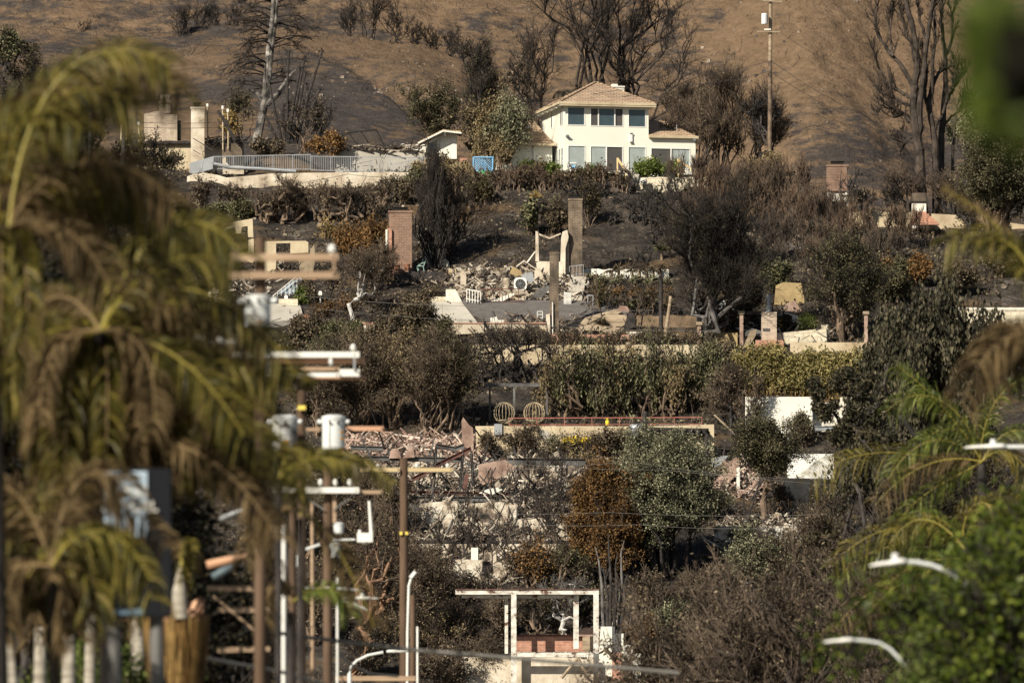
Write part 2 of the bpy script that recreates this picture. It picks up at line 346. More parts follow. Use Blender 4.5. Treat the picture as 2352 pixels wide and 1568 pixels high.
def SP(x, y):
    zc = np.interp(x, _cx, _cz)
    d = y-1190
    z = zc-np.where(d < 0, .50*np.abs(d)-.25*np.sqrt(d*d+40)+1.6, .55*d)
    z = z+6*fbm((x+.9*y)*.03, (y-.5*x)*.02, 4)*sst(2, 25, np.abs(d))+.9*fbm(x*.4, y*.4, 3)
    # a shallow gully crossing the spur
    gx = -10.5+(y-1160)*-.35
    return z-2.6*np.exp(-((x-gx)/3.0)**2)*sst(1188, 1170, y)
grid(np.arange(-95, 45, .55), np.arange(1085, 1225, .55), SP, 'hill_spur', hmat('spur_ash', .99, (.074, .063, .057), (.18, .122, .078), .10))
# burnt stubble and stones over the mountain
n = 9000; x = rs.uniform(-62, 62, n); y = rs.uniform(1150, 1262, n); zz = np.maximum(MT(x, y), np.where((y < 1190), SP(x, y), -9)); d0 = np.stack([rs.normal(0, .5, n), rs.normal(0, .3, n), np.ones(n)], 1)
b = MB(); kk = rs.gamma(1.6, .2, n)[:, None, None]; tt_ = np.linspace(0, 1, 3)[None, :, None]; b.paths(np.stack([x, y, zz-.1], 1)[:, None]+d0[:, None]*kk*tt_, np.full((n, 1), .035)*np.array([1, .8, .4]), 3); tag(b.build('burnt_stubble', M['twigd'], loc=(0, 0, 0)), kind='stuff')
n = 5000; x = rs.uniform(-62, 62, n); y = rs.uniform(1150, 1262, n); band = np.exp(-((x-(44-.55*(1262-y)))/9.0)**2); k_ = rs.rand(n) < .35+.65*band; x, y, band = x[k_], y[k_], band[k_]; n = len(x); zz = np.maximum(MT(x, y), np.where((y < 1190), SP(x, y), -9)); s = rs.gamma(1.3, .055, n).clip(.03, .14)*(1+.9*band)
q = np.array([(a, b_, d) for a in (-1, 1) for b_ in (-1, 1) for d in (-1, 1)], float); F = np.array([(0, 1, 3, 2), (4, 6, 7, 5), (0, 4, 5, 1), (2, 3, 7, 6), (0, 2, 6, 4), (1, 5, 7, 3)])
qq = q[None]*s[:, None, None]*rs.uniform(.4, 1.2, (n, 8, 3)); qq = qq+np.stack([x, y, zz], 1)[:, None]; b = MB(); b.add(qq.reshape(-1, 3), (F[None]+8*np.arange(n)[:, None, None]).reshape(-1, 4)); tag(b.build('mountain_stones', M['stone'], loc=(0, 0, 0)), kind='stuff')
# roads, driveways and slabs follow the slope
def sheet(name, pts, mat, lift=-.1):
    b = MB(); o = []
    for u, v in pts:
        p = G(u, v); o.append(p)
    c = np.mean(o, 0)
    o = np.array(o); A = np.c_[o[:, 0], o[:, 1], np.ones(len(o))]; k = np.linalg.lstsq(A, o[:, 2], rcond=None)[0]
    top = [(p[0], p[1], k[0]*p[0]+k[1]*p[1]+k[2]+.45+lift) for p in o]
    b.prism(top, (0, 0, -2.2)); ob = b.build(name, mat); ob['kind'] = 'structure'; return ob
sheet('driveway', [(600, 752), (698, 742), (690, 716), (680, 707), (590, 706)], M['conc'])
sheet('pavement', [(955, 742), (1095, 744), (1062, 712), (1056, 700), (968, 702)], M['conc'])
sheet('parking_pad', [(1118, 742), (1440, 738), (1432, 700), (1050, 697), (1062, 710)], M['asph'])
0 and sheet('path', [(1120, 505), (1150, 518), (1230, 545), (1290, 575), (1290, 566), (1235, 536), (1155, 510), (1128, 499)], M['tan'])
# ================================================================ low growth and litter nobody could count
def clear(u, v):
    for a, b_, c, d in ((590, 700, 700, 760), (950, 1440, 690, 746), (1330, 1520, 432, 560)):
        pass
    return ((u > 585) & (u < 702) & (v > 700) & (v < 760)) | ((u > 950) & (u < 1445) & (v > 690) & (v < 748)) | ((u > 1330) & (u < 1530) & (v > 432) & (v < 610) & (rs.rand(*u.shape) < .85)) | \
           ((u > 1080) & (u < 1240) & (v > 430) & (v < 610) & (rs.rand(*u.shape) < .6)) | ((u > 600) & (u < 780) & (v > 505) & (v < 560) & (rs.rand(*u.shape) < .7))
def uvof(x, y, z):
    # pixel of a world point
    f = y*cp+z*sp; b = (-y*sp+z*cp)/f; return 1176+x/f/K, 784-b/K
def leafcards(c, size, elong=1.8, droop=0.0, rng=rs):
    n = len(c); d = rng.normal(size=(n, 3)); d /= np.linalg.norm(d, axis=1, keepdims=True)
    if droop: d = d*(1-droop)+np.array((0, 0, -1.))*droop; d /= np.linalg.norm(d, axis=1, keepdims=True)
    e = rng.normal(size=(n, 3)); e = np.cross(d, e); e /= np.linalg.norm(e, axis=1, keepdims=True)+1e-9
    s = (size*rng.uniform(.6, 1.4, n))[:, None] if np.isscalar(size) else size[:, None]
    a = d*s*elong/2; b = e*s/2
    v = np.stack([c-a, c+b-a*.1, c+a, c-b-a*.1], 1).reshape(-1, 3)
    return v, np.arange(n*4).reshape(n, 4)
N0 = 90000
x = rs.uniform(-50, 50, N0); y = rs.uniform(850, 1003, N0); z = T(x, y); u, v = uvof(x, y, z)
keep = ~clear(u, v) & (u > 150) & (u < 2300)
dens = vn(x*.22+40, y*.22) > .42
bare = keep & dens; x, y, z = x[bare], y[bare], z[bare]
n = 17000
d0 = np.stack([rs.normal(0, .3, n), rs.normal(0, .3, n), np.ones(n)], 1); Ls = rs.gamma(2.2, .26, n).clip(.15, 2.0)
t = np.linspace(0, 1, 4)[None, :, None]
pts = np.stack([x[:n], y[:n], z[:n]-.05], 1)[:, None]+d0[:, None]*Ls[:, None, None]*t+np.cumsum(rs.normal(0, .06, (n, 4, 3)), 1)*Ls[:, None, None]
b = MB(); b.paths(pts, np.full((n, 1), .022)*np.array([1, .8, .6, .35]), 3)
tag(b.build('burnt_stems', M['twig'], loc=(0, 0, 0)), kind='stuff')
c = np.stack([x, y, z+rs.uniform(.02, .5, len(x))], 1); c = np.repeat(c, 2, 0)+rs.normal(0, .25, (len(x)*2, 3)); c[:, 2] = T(c[:, 0], c[:, 1])+np.abs(rs.normal(0, .22, len(c)))
b = MB(); b.add(*leafcards(c, .15)); tag(b.build('dry_undergrowth', M['lbrown'], loc=(0, 0, 0)), kind='stuff')
n = 5200; x = rs.uniform(-50, 50, n); y = rs.uniform(850, 1003, n); s = rs.gamma(1.5, .07, n).clip(.05, .5)
b = MB()
q = np.array([(a, b_, d) for a in (-1, 1) for b_ in (-1, 1) for d in (-1, 1)], float)
qq = q[None]*s[:, None, None]*rs.uniform(.5, 1.2, (n, 8, 3)); qq[..., 2] *= .6
qq = qq+np.stack([x, y, T(x, y)], 1)[:, None]
F = np.array([(0, 1, 3, 2), (4, 6, 7, 5), (0, 4, 5, 1), (2, 3, 7, 6), (0, 2, 6, 4), (1, 5, 7, 3)])
b.add(qq.reshape(-1, 3), (F[None]+8*np.arange(n)[:, None, None]).reshape(-1, 4)); tag(b.build('scattered_stones', M['rubd'], loc=(0, 0, 0)), kind='stuff')
# ================================================================ the surviving house
def m_tiles(name, c1, c2, ez, rowh=.165):
    # courses of clay-coloured tiles run level; colour changes from tile to tile
    m, t, b, N, L = _nt(name)
    g = N('ShaderNodeNewGeometry'); sx = N('ShaderNodeSeparateXYZ'); L(g.outputs['Position'], sx.inputs[0])
    cx = N('ShaderNodeCombineXYZ'); L(sx.outputs[0], cx.inputs[0]); L(sx.outputs[2], cx.inputs[1])
    br = N('ShaderNodeTexBrick'); L(cx.outputs[0], br.inputs['Vector']); br.inputs['Scale'].default_value = 1
    br.inputs['Brick Width'].default_value = .5; br.inputs['Row Height'].default_value = rowh; br.inputs['Mortar Size'].default_value = .022
    br.inputs['Color1'].default_value = (*c1, 1); br.inputs['Color2'].default_value = (*c2, 1); br.inputs['Mortar'].default_value = (.12, .08, .055, 1)
    col = mixc(t, 1.0, br.outputs['Color'], ramp(t, [(.35, (.8,)*3), (.65, (1.15,)*3)], noise(t, 1.2)), 'MULTIPLY')
    L(col, b.inputs['Base Color']); b.inputs['Roughness'].default_value = .85; bump(t, br.outputs['Fac'], -1, .05, b); return m
M['roof'] = m_tiles('roof_tiles', (.40, .28, .185), (.47, .335, .225), 0)
M['roof2'] = m_tiles('lower_roof_tiles', (.40, .27, .17), (.50, .36, .23), 0)
HA = R(12.0); HO = P(1297, 392, 1000); HU = S(1000)
def H(x, y, z): return HO+np.array((cos(HA)*x-sin(HA)*y, sin(HA)*x+cos(HA)*y, z))
HM = np.array([[cos(HA), -sin(HA), 0], [sin(HA), cos(HA), 0], [0, 0, 1.]])
def hb(b, x0, x1, y0, y1, z0, z1): return b.box(H((x0+x1)/2, (y0+y1)/2, (z0+z1)/2), ((x1-x0)/2, (y1-y0)/2, (z1-z0)/2), HM)
def hx(u): return (u-1297)*HU/cos(HA)
def hz(v): return (392-v)*HU
house = thing('house', 'cream two storey house with a tan tiled hip roof, the one house left standing', 'house', HO)
fw, fh = hx(1491), hz(237)
DEP = 9.2
# walls are pieced round the window openings
wins_up = [(1303, 1344, 244, 287, []), (1356, 1433, 245, 288, [1375, 1413]), (1443.5, 1485, 246, 288.5, [])]
wins_dn = [(1304, 1345.5, 333, 386, []), (1356, 1432, 333.5, 392, [1393.5]), (1443.5, 1485, 333.5, 389, []), (1496, 1588, 335, 384, [1543])]
b = MB(); TH = .22
def pierced(b, x0, x1, z0, z1, wins, y=0):
    xs = x0
    for (a, c, e, d) in wins:
        hb(b, xs, a, y, y+TH, z0, z1)
        hb(b, a, c, y, y+TH, e, z1)
        if d > z0+.02: hb(b, a, c, y, y+TH, z0, d)
        xs = c
    hb(b, xs, x1, y, y+TH, z0, z1)
W_ = lambda ws: [(hx(a), hx(c), hz(t_), hz(b_)) for a, c, t_, b_, _ in ws]
zm = hz(312)
pierced(b, 0, fw, zm, fh, W_(wins_up)); pierced(b, 0, hx(1600), -1.6, zm, W_(wins_dn))
hb(b, 0, .22, TH, DEP, -1.6, fh); hb(b, fw-.22, fw, TH, DEP, zm, fh); hb(b, 0, fw, DEP, DEP+.2, -1.6, fh)
hb(b, hx(1600)-.2, hx(1600), TH, 7, -1.6, zm); hb(b, .22, fw-.22, TH+.02, DEP, zm-.15, zm+.05)
hb(b, .22, hx(1600)-.2, 4.0, 4.15, -1.6, zm-.2); hb(b, .22, fw-.22, 4.0, 4.15, zm+.1, fh)
b.build('wall', M['cream'], house)
for ws, up in ((wins_up, 1), (wins_dn, 0)):
    for i, (a, c, t_, bt, mull) in enumerate(ws):
        x0, x1, z0, z1 = hx(a), hx(c), max(hz(bt), -.1), hz(t_)
        f = MB(); fwid = .07
        hb(f, x0, x0+fwid, -.03, .1, z0, z1); hb(f, x1-fwid, x1, -.03, .1, z0, z1)
        hb(f, x0+fwid, x1-fwid, -.03, .1, z1-fwid, z1); hb(f, x0+fwid, x1-fwid, -.03, .1, z0, z0+fwid)
        ms = [hx(q) for q in mull]
        for q in ms: hb(f, q-.05, q+.05, -.035, .1, z0+fwid, z1-fwid)
        fo = f.build('window_frame', M['wpaint'], house)
        ed = [x0+fwid]+ms+[x1-fwid]
        for j in range(len(ed)-1):
            pn = MB(); hb(pn, ed[j], ed[j+1], .04+.01*j, .055+.01*j, z0+fwid, z1-fwid)
            dk = (len(ms) == 2 and j != 1) or (len(ms) == 1 and ((j == 1) == (a < 1400)))
            pn.build('pane', M['screen'] if dk else (M['glass'] if up else M['glassl']), fo)
# upper hip roof
ov = .55; ez = hz(234); x0, x1, y0, y1 = -ov, fw+ov*.9, -ov, DEP+ov
ap = ez+2.28
A = [H(x0, y0, ez), H(x1, y0, ez), H(x1, y1, ez), H(x0, y1, ez)]; ym = (y0+y1)/2; xm = (x0+x1)/2
r = MB(); ridge = [H(xm, ym-.35, ap), H(xm, ym+.35, ap)]
vv = A+ridge+[p-np.array((0, 0, .14)) for p in A]
r.add(vv, [(0, 1, 4), (1, 2, 5, 4), (2, 3, 5), (3, 0, 4, 5), (0, 6, 7, 1), (1, 7, 8, 2), (2, 8, 9, 3), (3, 9, 6, 0), (6, 9, 8, 7)])
ro = r.build('roof', M['roof'], house)
cp_ = MB()
for q, e in ((A[0], ridge[0]), (A[1], ridge[0]), (A[3], ridge[1])):
    L_ = np.linalg.norm(e-q); n_ = int(L_/.42)
    for i in range(n_):
        a_ = q+(e-q)*i/n_; c_ = q+(e-q)*(i+.94)/n_; cp_.bar(a_+(0, 0, .05), c_+(0, 0, .02), .24, .1)
cp_.build('ridge_tiles', M['roof'], ro)
g_ = MB()
hb(g_, x0-.06, x1+.06, y0-.1, y0-.005, ez-.2, ez+.02); hb(g_, x0-.1, x0-.005, y0-.1, y1, ez-.2, ez+.02); hb(g_, x0-.06, x1+.06, y0-.06, y0-.005, ez-.34, ez-.2)
g_.build('gutter', M['tan'], house)
sf = MB(); hb(sf, x0, x1, y0, y1, ez-.3, ez-.24)
sf.build('soffit', M['cream'], house)
rf = MB()
for i in range(5): hb(rf, x0+.05, 0, 1.2+i*1.9, 1.35+i*1.9, ez-.42, ez-.3)
rf.build('rafter_ends', M['cream'], house)
ch = MB(); cx0 = hx(1437); hb(ch, cx0, cx0+1.15, 5.6, 6.6, ez+.3, ez+2.0); hb(ch, cx0-.06, cx0+1.21, 5.54, 6.66, ez+2.0, ez+2.12); hb(ch, cx0+.12, cx0+.62, 5.8, 6.3, ez+2.12, ez+2.3)
ch.build('chimney', M['white'], house)
fx = MB(); hb(fx, hx(1448), hx(1453), -.14, -.005, hz(324), hz(303)); fo = fx.build('wall_lamp', M['wpaint'], house)
fx = MB(); hb(fx, hx(1448)-.04, hx(1453)+.04, -.17, -.12, hz(304.5), hz(302)); hb(fx, hx(1448)-.04, hx(1453)+.04, -.17, -.12, hz(325), hz(322.5)); fx.build('lamp_bracket', M['steel'], fo)
for (u, v) in ((1299, 311), (1593, 315)):
    fx = MB(); hb(fx, hx(u), hx(u)+.24, -.3, -.01, hz(v+3), hz(v-1)); hb(fx, hx(u)-.02, hx(u)+.26, -.34, -.30, hz(v+1), hz(v-1.5)); fx.build('floodlight', M['metal'], house)
# right wing: flat front, hip roof set behind
g_ = MB(); hb(g_, fw, hx(1605), -.35, -.02, zm-.02, zm+.2); g_.build('gutter', M['tan'], house)
r = MB(); e0 = zm+.15
q = [H(fw, -.2, e0), H(hx(1604), -.2, e0), H(hx(1604), 7.4, e0), H(fw, 7.4, e0), H(fw, 3.7, hz(262)), H(hx(1548), 3.7, hz(262))]
r.add(q, [(0, 1, 5, 4), (1, 2, 5), (2, 3, 4, 5), (0, 4, 3), (0, 3, 2, 1)]); r.build('roof', M['roof2'], house)
vp = MB(); vp.tube([H(hx(1498), 1.4, hz(285)), H(hx(1499), 1.4, hz(259))], .05); vp.build('vent_pipe', M['terra'], house)
vp = MB(); vp.tube([H(hx(1562), 1.0, hz(312)), H(hx(1562), 1.0, hz(278))], .035); vp.build('vent_pipe', M['metal'], house)
# side windows of the upper storey
for y_, z_ in ((.6, hz(265)), (1.2, hz(265)), (5.0, hz(262))):
    f = MB(); hb(f, -.05, -.005, y_, y_+.45, z_-.75, z_+.75); f_ = f.build('side_window', M['wpaint'], house)
    f = MB(); hb(f, -.06, -.052, y_+.06, y_+.39, z_-.68, z_+.68); f.build('pane', M['glass'], f_)
for y_ in (.4, 1.5, 2.6):
    f = MB(); hb(f, -.05, -.005, y_, y_+.85, -.6, hz(335)); f_ = f.build('side_window', M['wpaint'], house)
    f = MB(); hb(f, -.06, -.052, y_+.1, y_+.75, -.5, hz(338)); f.build('pane', M['glassl'], f_)
# lower left wing
lw = MB(); xl = hx(1160); hb(lw, xl, -.4, 3.4, 3.62, -1.6, hz(325)); hb(lw, xl, xl+.2, 3.62, 10, -1.6, hz(325)); hb(lw, hx(1243), hx(1245), 3.3, 3.4, -1.6, hz(325)); lw.build('wing_wall', M['cream'], house)
r = MB(); e0 = hz(324)
q = [H(xl-.4, 2.9, e0), H(-.25, 2.9, e0), H(-.25, 10.4, e0), H(xl-.4, 10.4, e0), H(xl+2.4, 6.6, hz(262)), H(-1.35, 6.6, hz(262))]
r.add(q, [(0, 1, 5, 4), (1, 2, 5), (2, 3, 4, 5), (3, 0, 4), (0, 3, 2, 1)]); ro = r.build('wing_roof', M['roof2'], house)
g_ = MB(); hb(g_, xl-.45, -.2, 2.75, 2.88, e0-.16, e0+.03); g_.build('gutter', M['tan'], house)
k = MB(); k.lathe(H(hx(1238), 5.2, hz(283)), [(.42, 0), (.42, .12), (.28, .24), (.02, .27)], 14); k.build('roof_vent', M['metal'], ro)
k = MB(); k.box(H(hx(1200), 4.4, hz(303)), (.6, .5, .1), HM@np.array([[1, 0, 0], [0, .92, -.39], [0, .39, .92]])); k.build('skylight', M['glass'], ro)
k = MB(); k.box(H(hx(1238), 4.1, hz(303)), (.45, .35, .05), HM@np.array([[1, 0, 0], [0, .92, -.39], [0, .39, .92]])); k.build('roof_patch', M['tan'], ro)
# small things on and round the terrace
def ex(b, uv, y, th): return b.prism([P(u, v, y) for u, v in uv], (0, th, 0))
t_ = thing('lattice_screen', 'light blue lattice screen standing left of the house terrace', 'screen', P(1110, 395, 999))
b = MB()
for i in range(-8, 9):
    for s_ in (1, -1):
        x_a = 1088+i*5.6; pa, pb = (x_a, 392), (x_a+s_*30, 361)
        lo, hi = 1088.0, 1131.0
        def clip(pa, pb):
            (xa, ya), (xb, yb) = pa, pb; t0, t1 = 0., 1.; dx = xb-xa
            for bd, sg in ((lo, 1), (hi, -1)):
                fa = sg*(xa-bd); fb = sg*(xb-bd)
                if fa < 0 and fb < 0: return None
                if fa < 0: t0 = max(t0, fa/(fa-fb))
                if fb < 0: t1 = min(t1, fa/(fa-fb))
            return None if t0 >= t1 else ((xa+dx*t0, ya+(yb-ya)*t0), (xa+dx*t1, ya+(yb-ya)*t1))
        c_ = clip(pa, pb)
        if c_: b.bar(P(*c_[0], 999+.02*s_), P(*c_[1], 999+.02*s_), .04, .03, up=(0, 1, 0))
b.build('lattice', M['blue'], t_)
b = MB()
for a_, c_ in (((1087, 361), (1132, 361)), ((1087, 392), (1132, 392)), ((1087, 361), (1087, 392)), ((1132, 359), (1131, 392))): b.bar(P(*a_, 998.95), P(*c_, 998.95), .09, .09, up=(0, 1, 0))
b.build('frame', M['blue'], t_)
b = MB(); ex(b, [(1100, 392), (1126, 391), (1129, 412), (1118, 408), (1104, 411)], 998.4, .05); tag(b.build('green_net', M['net']), 'bright green plastic net hanging below the blue lattice screen', 'net')
for i, (ua, va, ub, vb, ud, vd, lab) in enumerate(((1418, 364, 1437, 392, 1416, 392, 'raw yellow timber handrail in front of the lower sliding doors'), (1557, 366, 1600, 398, 1559, 398, 'raw yellow timber handrail at the right corner of the house'))):
    t_ = thing('handrail', lab, 'handrail', P(ua, 398, 998))
    b = MB(); b.bar(P(ua, va, 998), P(ub+12*i, vb+8*i, 995.5), .14, .12); b.build('rail', M['wood2'], t_)
    for uu, vv_ in ((ua, va), (ub, vb)):
        b = MB(); b.bar(P(uu, vv_, 998), P(uu, 412, 998), .13); b.build('post', M['wood2'], t_)
t_ = thing('lounge_chair', 'white garden chair with a blue cushion left of the lower windows', 'chair', P(1316, 392, 999))
b = MB()
for uu in (1310, 1322):
    b.bar(P(uu, 381, 999), P(uu, 396, 999), .06); b.bar(P(uu, 381, 999.8), P(uu, 396, 999.8), .06)
b.bar(P(1309, 388, 999), P(1323, 388, 999), .06); b.bar(P(1309, 374, 999.8), P(1323, 374, 999.8), .06); b.build('frame', M['wpaint'], t_)
b = MB(); b.box(P(1316, 384, 999.4), (.24, .3, .14)); b.build('cushion', M['blue'], t_)
# ---------------------------------------------------------------- little outbuilding to the left of the house
y_ = 1003
t_ = thing('outbuilding', 'small pale outbuilding with a low tiled gable roof left of the house', 'outbuilding', P(1010, 360, y_))
b = MB(); ex(b, [(980, 365), (980, 326), (1019, 302), (1049, 302), (1049, 365)], y_, 4); b.build('wall', M['cream'], t_)
b = MB()
for p_ in (((960, 329), (1018, 300), (1018, 297), (960, 326)), ((1018, 300), (1060, 305), (1058, 301), (1018, 297))):
    b.prism([P(u, v, y_-.9) for u, v in p_], (0, 6, .25))
b.build('roof', M['roof2'], t_)
b = MB(); b.bar(P(960, 329.5, y_-1), P(1018, 301, y_-1), .12, .16, (0, 1, 0)); b.bar(P(1018, 301, y_-1), P(1060, 306, y_-1), .12, .16, (0, 1, 0)); b.build('bargeboard', M['white'], t_)
b = MB(); b.box(P(990, 345, y_-.02), (.25, .03, .6)); b.build('window', M['glass'], t_)
b = MB(); b.bar(P(1022, 304, y_-.6), P(1022, 312, y_-.6), .18); b.bar(P(1003, 318, y_-.5), P(985, 328, y_-.5), .15, .15, (0, 1, 0)); b.build('beam', M['white'], t_)
# ================================================================ ruins, walls, chimneys, frames
def wall(name, lab, cat, uv, vb, mat, th=.3, y=None, group=None, coping=None, parent=None):
    us = [q[0] for q in uv]; y = y if y is not None else GY((min(us)+max(us))/2, vb)
    b = MB(); ex(b, uv, y, th)
    if parent is not None: return b.build(name, mat, parent)
    o = b.build(name, mat, loc=P((min(us)+max(us))/2, vb, y)); tag(o, lab, cat, group)
    if coping:
        b = MB(); o['_w'] = list(o.location); ex(b, [(min(us)-.8, coping[0]), (max(us)+.8, coping[0]), (max(us)+.8, coping[1]), (min(us)-.8, coping[1])], y-.06, th+.12); b.build('coping', coping[2], o)
    return o
def box4(a, c, t, b_): return [(a, t), (c, t), (c, b_), (a, b_)]
def ragged(a, c, t, b_, amp=3, n=14, seed=1, dip=0):
    r = np.random.RandomState(seed); xs = np.linspace(a, c, n); ys = t+r.uniform(-amp, amp, n)
    if dip: ys = ys+dip*np.where(vn(xs*.05+seed, xs*0) > .55, 1, 0)
    return [(q, w_) for q, w_ in zip(xs, ys)]+[(c, b_), (a, b_)]
def chimney(lab, u0, u1, v0, v1, mat, cap=None, pot=False, extra=None, depth=1.0, rot=.0, name='chimney', y=None):
    y = y if y is not None else GY((u0+u1)/2, v1); s = S(y); um = (u0+u1)/2
    t = thing(name, lab, 'chimney', P(um, v1, y)); top = P(um, v0, y); bot = P(um, v1+14, y); c, s_ = cos(rot), sin(rot); Mz = np.array([[c, -s_, 0], [s_, c, 0], [0, 0, 1.]])
    b = MB(); b.box((top+bot)/2+(0, depth/2, 0), ((u1-u0)/2*s*.97, depth/2, (top[2]-bot[2])/2), Mz); b.build('shaft', mat, t)
    b = MB(); b.box(top+(0, depth/2, -.08), ((u1-u0)/2*s*1.0+.03, depth/2+.05, .09), Mz); b.build('crown_course', mat if cap is None else cap, t)
    if pot:
        b = MB(); b.box(top+(0, depth/2, .12), ((u1-u0)/2*s*.55, depth*.35, .12)); b.box(top+(0, depth/2, .3), ((u1-u0)/2*s*.62, depth*.4, .03)); b.build('chimney_cap', M['black'], t)
    return t
def uvw(u, v, y): return P(u, v, y)
# ---- top terrace, left
t = thing('ruined_house', 'pale block shell of a burnt house under the broad pale brick chimney', 'ruin', P(370, 380, 1014))
b = MB(); ex(b, ragged(286, 446, 328, 420, 1.5, 16, 3), 1014, .4); b.build('wall', M['tan'], t)
b = MB(); ex(b, ragged(300, 445, 324, 330, 1, 16, 5), 1013.6, 1.2); b.build('charred_roof_edge', M['char'], t)
b = MB(); ex(b, [(276, 268), (290, 268), (290, 420), (276, 420)], 1013, .6); b.build('wall_stub', M['tan'], t)
y = 1016; t = thing('chimney', 'broad pale brick chimney with a stepped round flue on the left', 'chimney', P(372, 325, y))
b = MB(); ex(b, [(331, 330), (331, 262), (366, 254), (380, 262), (407, 264), (407, 330)], y, 1.6); b.build('shaft', M['brickp'], t)
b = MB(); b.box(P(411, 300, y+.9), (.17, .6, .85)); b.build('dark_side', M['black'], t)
b = MB(); b.lathe(P(381, 262, y+.8), [(.62, 0), (.58, .9), (.68, .95), (.68, 1.1), (.5, 1.15), (.5, 1.65), (.42, 1.7)], 16); b.build('flue', M['brickp'], t)
t = chimney('tall stucco chimney shaft at the left end of the metal fence', 438, 470, 246, 398, M['plaster'], depth=1.1, y=1008, pot=False)
b = MB(); b.box(P(453, 241, 1008.5), (.28, .28, .13)); b.box(P(453, 237, 1008.5), (.36, .36, .03)); b.build('chimney_cap', M['black'], t)
t = thing('ruined_house', 'burnt foundations and low brick walls right of the tall stucco chimney', 'ruin', P(520, 350, 1010))
b = MB(); ex(b, ragged(470, 560, 326, 400, 3, 12, 8), 1010, .4); b.build('wall', M['plaster'], t)
b = MB(); ex(b, ragged(510, 556, 331, 360, 2, 8, 9), 1009.2, .4); b.build('brick_stub', M['brickd'], t)
b = MB()
for i in range(30):
    u = rs.uniform(472, 560); p = P(u, rs.uniform(318, 332), 1009.5); d = rs.normal(size=3)*(.7, .3, .25); b.bar(p-d, p+d, .08)
b.build('charred_beams', M['char'], t)
poles = [(476, 243, 332), (511, 248, 332), (523, 255, 330), (318, 284, 330)]
for (u, v0, v1), lb in zip(poles, ('thin bent white standpipe beside the tall stucco chimney', 'taller bare post with a white tip among the left foundations', 'shorter bare post just right of the taller white tipped one', 'short white standpipe left of the broad pale brick chimney')):
    y = 1009; t = thing('standpipe', lb, 'post', P(u, v1, y)); b = MB(); b.tube([P(u, v0, y), P(u+1, (v0+v1)/2, y), P(u+1, v1+12, y)], .06); b.build('pipe', M['tan'], t)
    b = MB(); b.box(P(u, v0-1, y), (.09, .09, .14)); b.build('cap', M['wpaint'], t)
b = MB(); b.bar(P(501, 254, 1008), P(540, 322, 1008), .28); tag(b.build('fallen_trunk', M['char']), 'charred trunk leaning left among the burnt foundations', 'trunk')
# dark utility poles far left
for u, v0, v1, rr, lb in ((285, 170, 400, .17, 'black charred utility pole with a short crossarm, left of the pale brick chimney'), (208, 230, 400, .16, 'black charred pole in the dark brush at the far left')):
    y = 1003; t = thing('utility_pole', lb, 'utility pole', P(u, v1, y)); b = MB(); b.tube([P(u+4, v0, y), P(u, 280, y), P(u-2, v1, y)], [rr*.8, rr, rr*1.4], 10); b.build('pole', M['char'], t)
    if u == 285: b = MB(); b.bar(P(265, 276, y-.2), P(305, 276, y-.2), .14); b.build('crossarm', M['char'], t)
# bent chain link frame behind
t = thing('chain_link_fence', 'bent chain link panels leaning over the ruin left of the outbuilding', 'fence', P(840, 335, 1012)); b = MB(); y = 1012
for a_, c_ in (((780, 316), (802, 305)), ((802, 305), (864, 298)), ((802, 305), (826, 342)), ((830, 303), (852, 338)), ((864, 298), (884, 338))): b.tube([P(*a_, y), P(*c_, y)], .05, 6)
b.build('rail', M['black'], t); b = MB()
for i in range(34): b.bar(P(780+i*2.6, 314-i*.35, y+.03), P(796+i*2.6, 340, y+.03), .012); b.bar(P(796+i*2.6, 306-i*.25, y+.04), P(778+i*2.8, 340, y+.04), .012)
b.build('mesh', M['twig'], t)
t = thing('ruined_house', 'low pale foundation wall heaped with burnt timber behind the fence, left of the outbuilding', 'ruin', P(860, 360, 1009)); b = MB(); ex(b, ragged(770, 975, 345, 400, 2, 20, 12), 1009, .5); b.build('wall', M['conc'], t)
b = MB(); ex(b, ragged(918, 985, 331, 350, 2, 9, 13), 1011, .5); b.build('white_wall_stub', M['white'], t)
b = MB()
for i in range(46):
    p = P(rs.uniform(780, 970), rs.uniform(335, 346), 1009+rs.uniform(-.3, .3)); d = rs.normal(size=3)*(.8, .3, .18); b.bar(p-d, p+d, .1)
b.build('charred_beams', M['rubd'], t)
# metal fence along the pool terrace
t = thing('metal_fence', 'grey metal baluster fence along the pale pool terrace', 'fence', P(700, 398, 1000))
rail = MB(); bal = MB(); post = MB()
secs = [(490, 360, 388, 714, 355, 389), (714, 359, 391, 980, 362, 397)]
for a_, t0, b0, c_, t1, b1 in secs:
    rail.bar(P(a_, t0, 1000), P(c_, t1, 1000), .07); rail.bar(P(a_, b0, 1000), P(c_, b1, 1000), .07)
    n_ = int((c_-a_)/4.1)
    for i in range(n_+1):
        f = i/n_; u = a_+(c_-a_)*f
        (post if i % 11 == 0 else bal).bar(P(u, t0+(t1-t0)*f, 1000), P(u, b0+(b1-b0)*f, 1000), .075 if i % 11 == 0 else .035)
rail.build('rail', M['metal'], t); post.build('fence_posts', M['metal'], t); bal.build('balusters', M['metal'], t)
b = MB()
for i in range(14): u = 897+i*6; b.bar(P(u, 378-i*1.1, 999), P(u, 397, 999), .035)
b.bar(P(895, 379, 999), P(980, 361, 999), .06); b.build('stair_rail', M['metal'], t)
b = MB(); ex(b, [(436, 375), (489, 359), (489, 388), (436, 402)], 999.5, .06)
tag(b.build('fence_panel', M['metal']), 'solid grey corrugated panel at the left end of the baluster fence', 'fence')
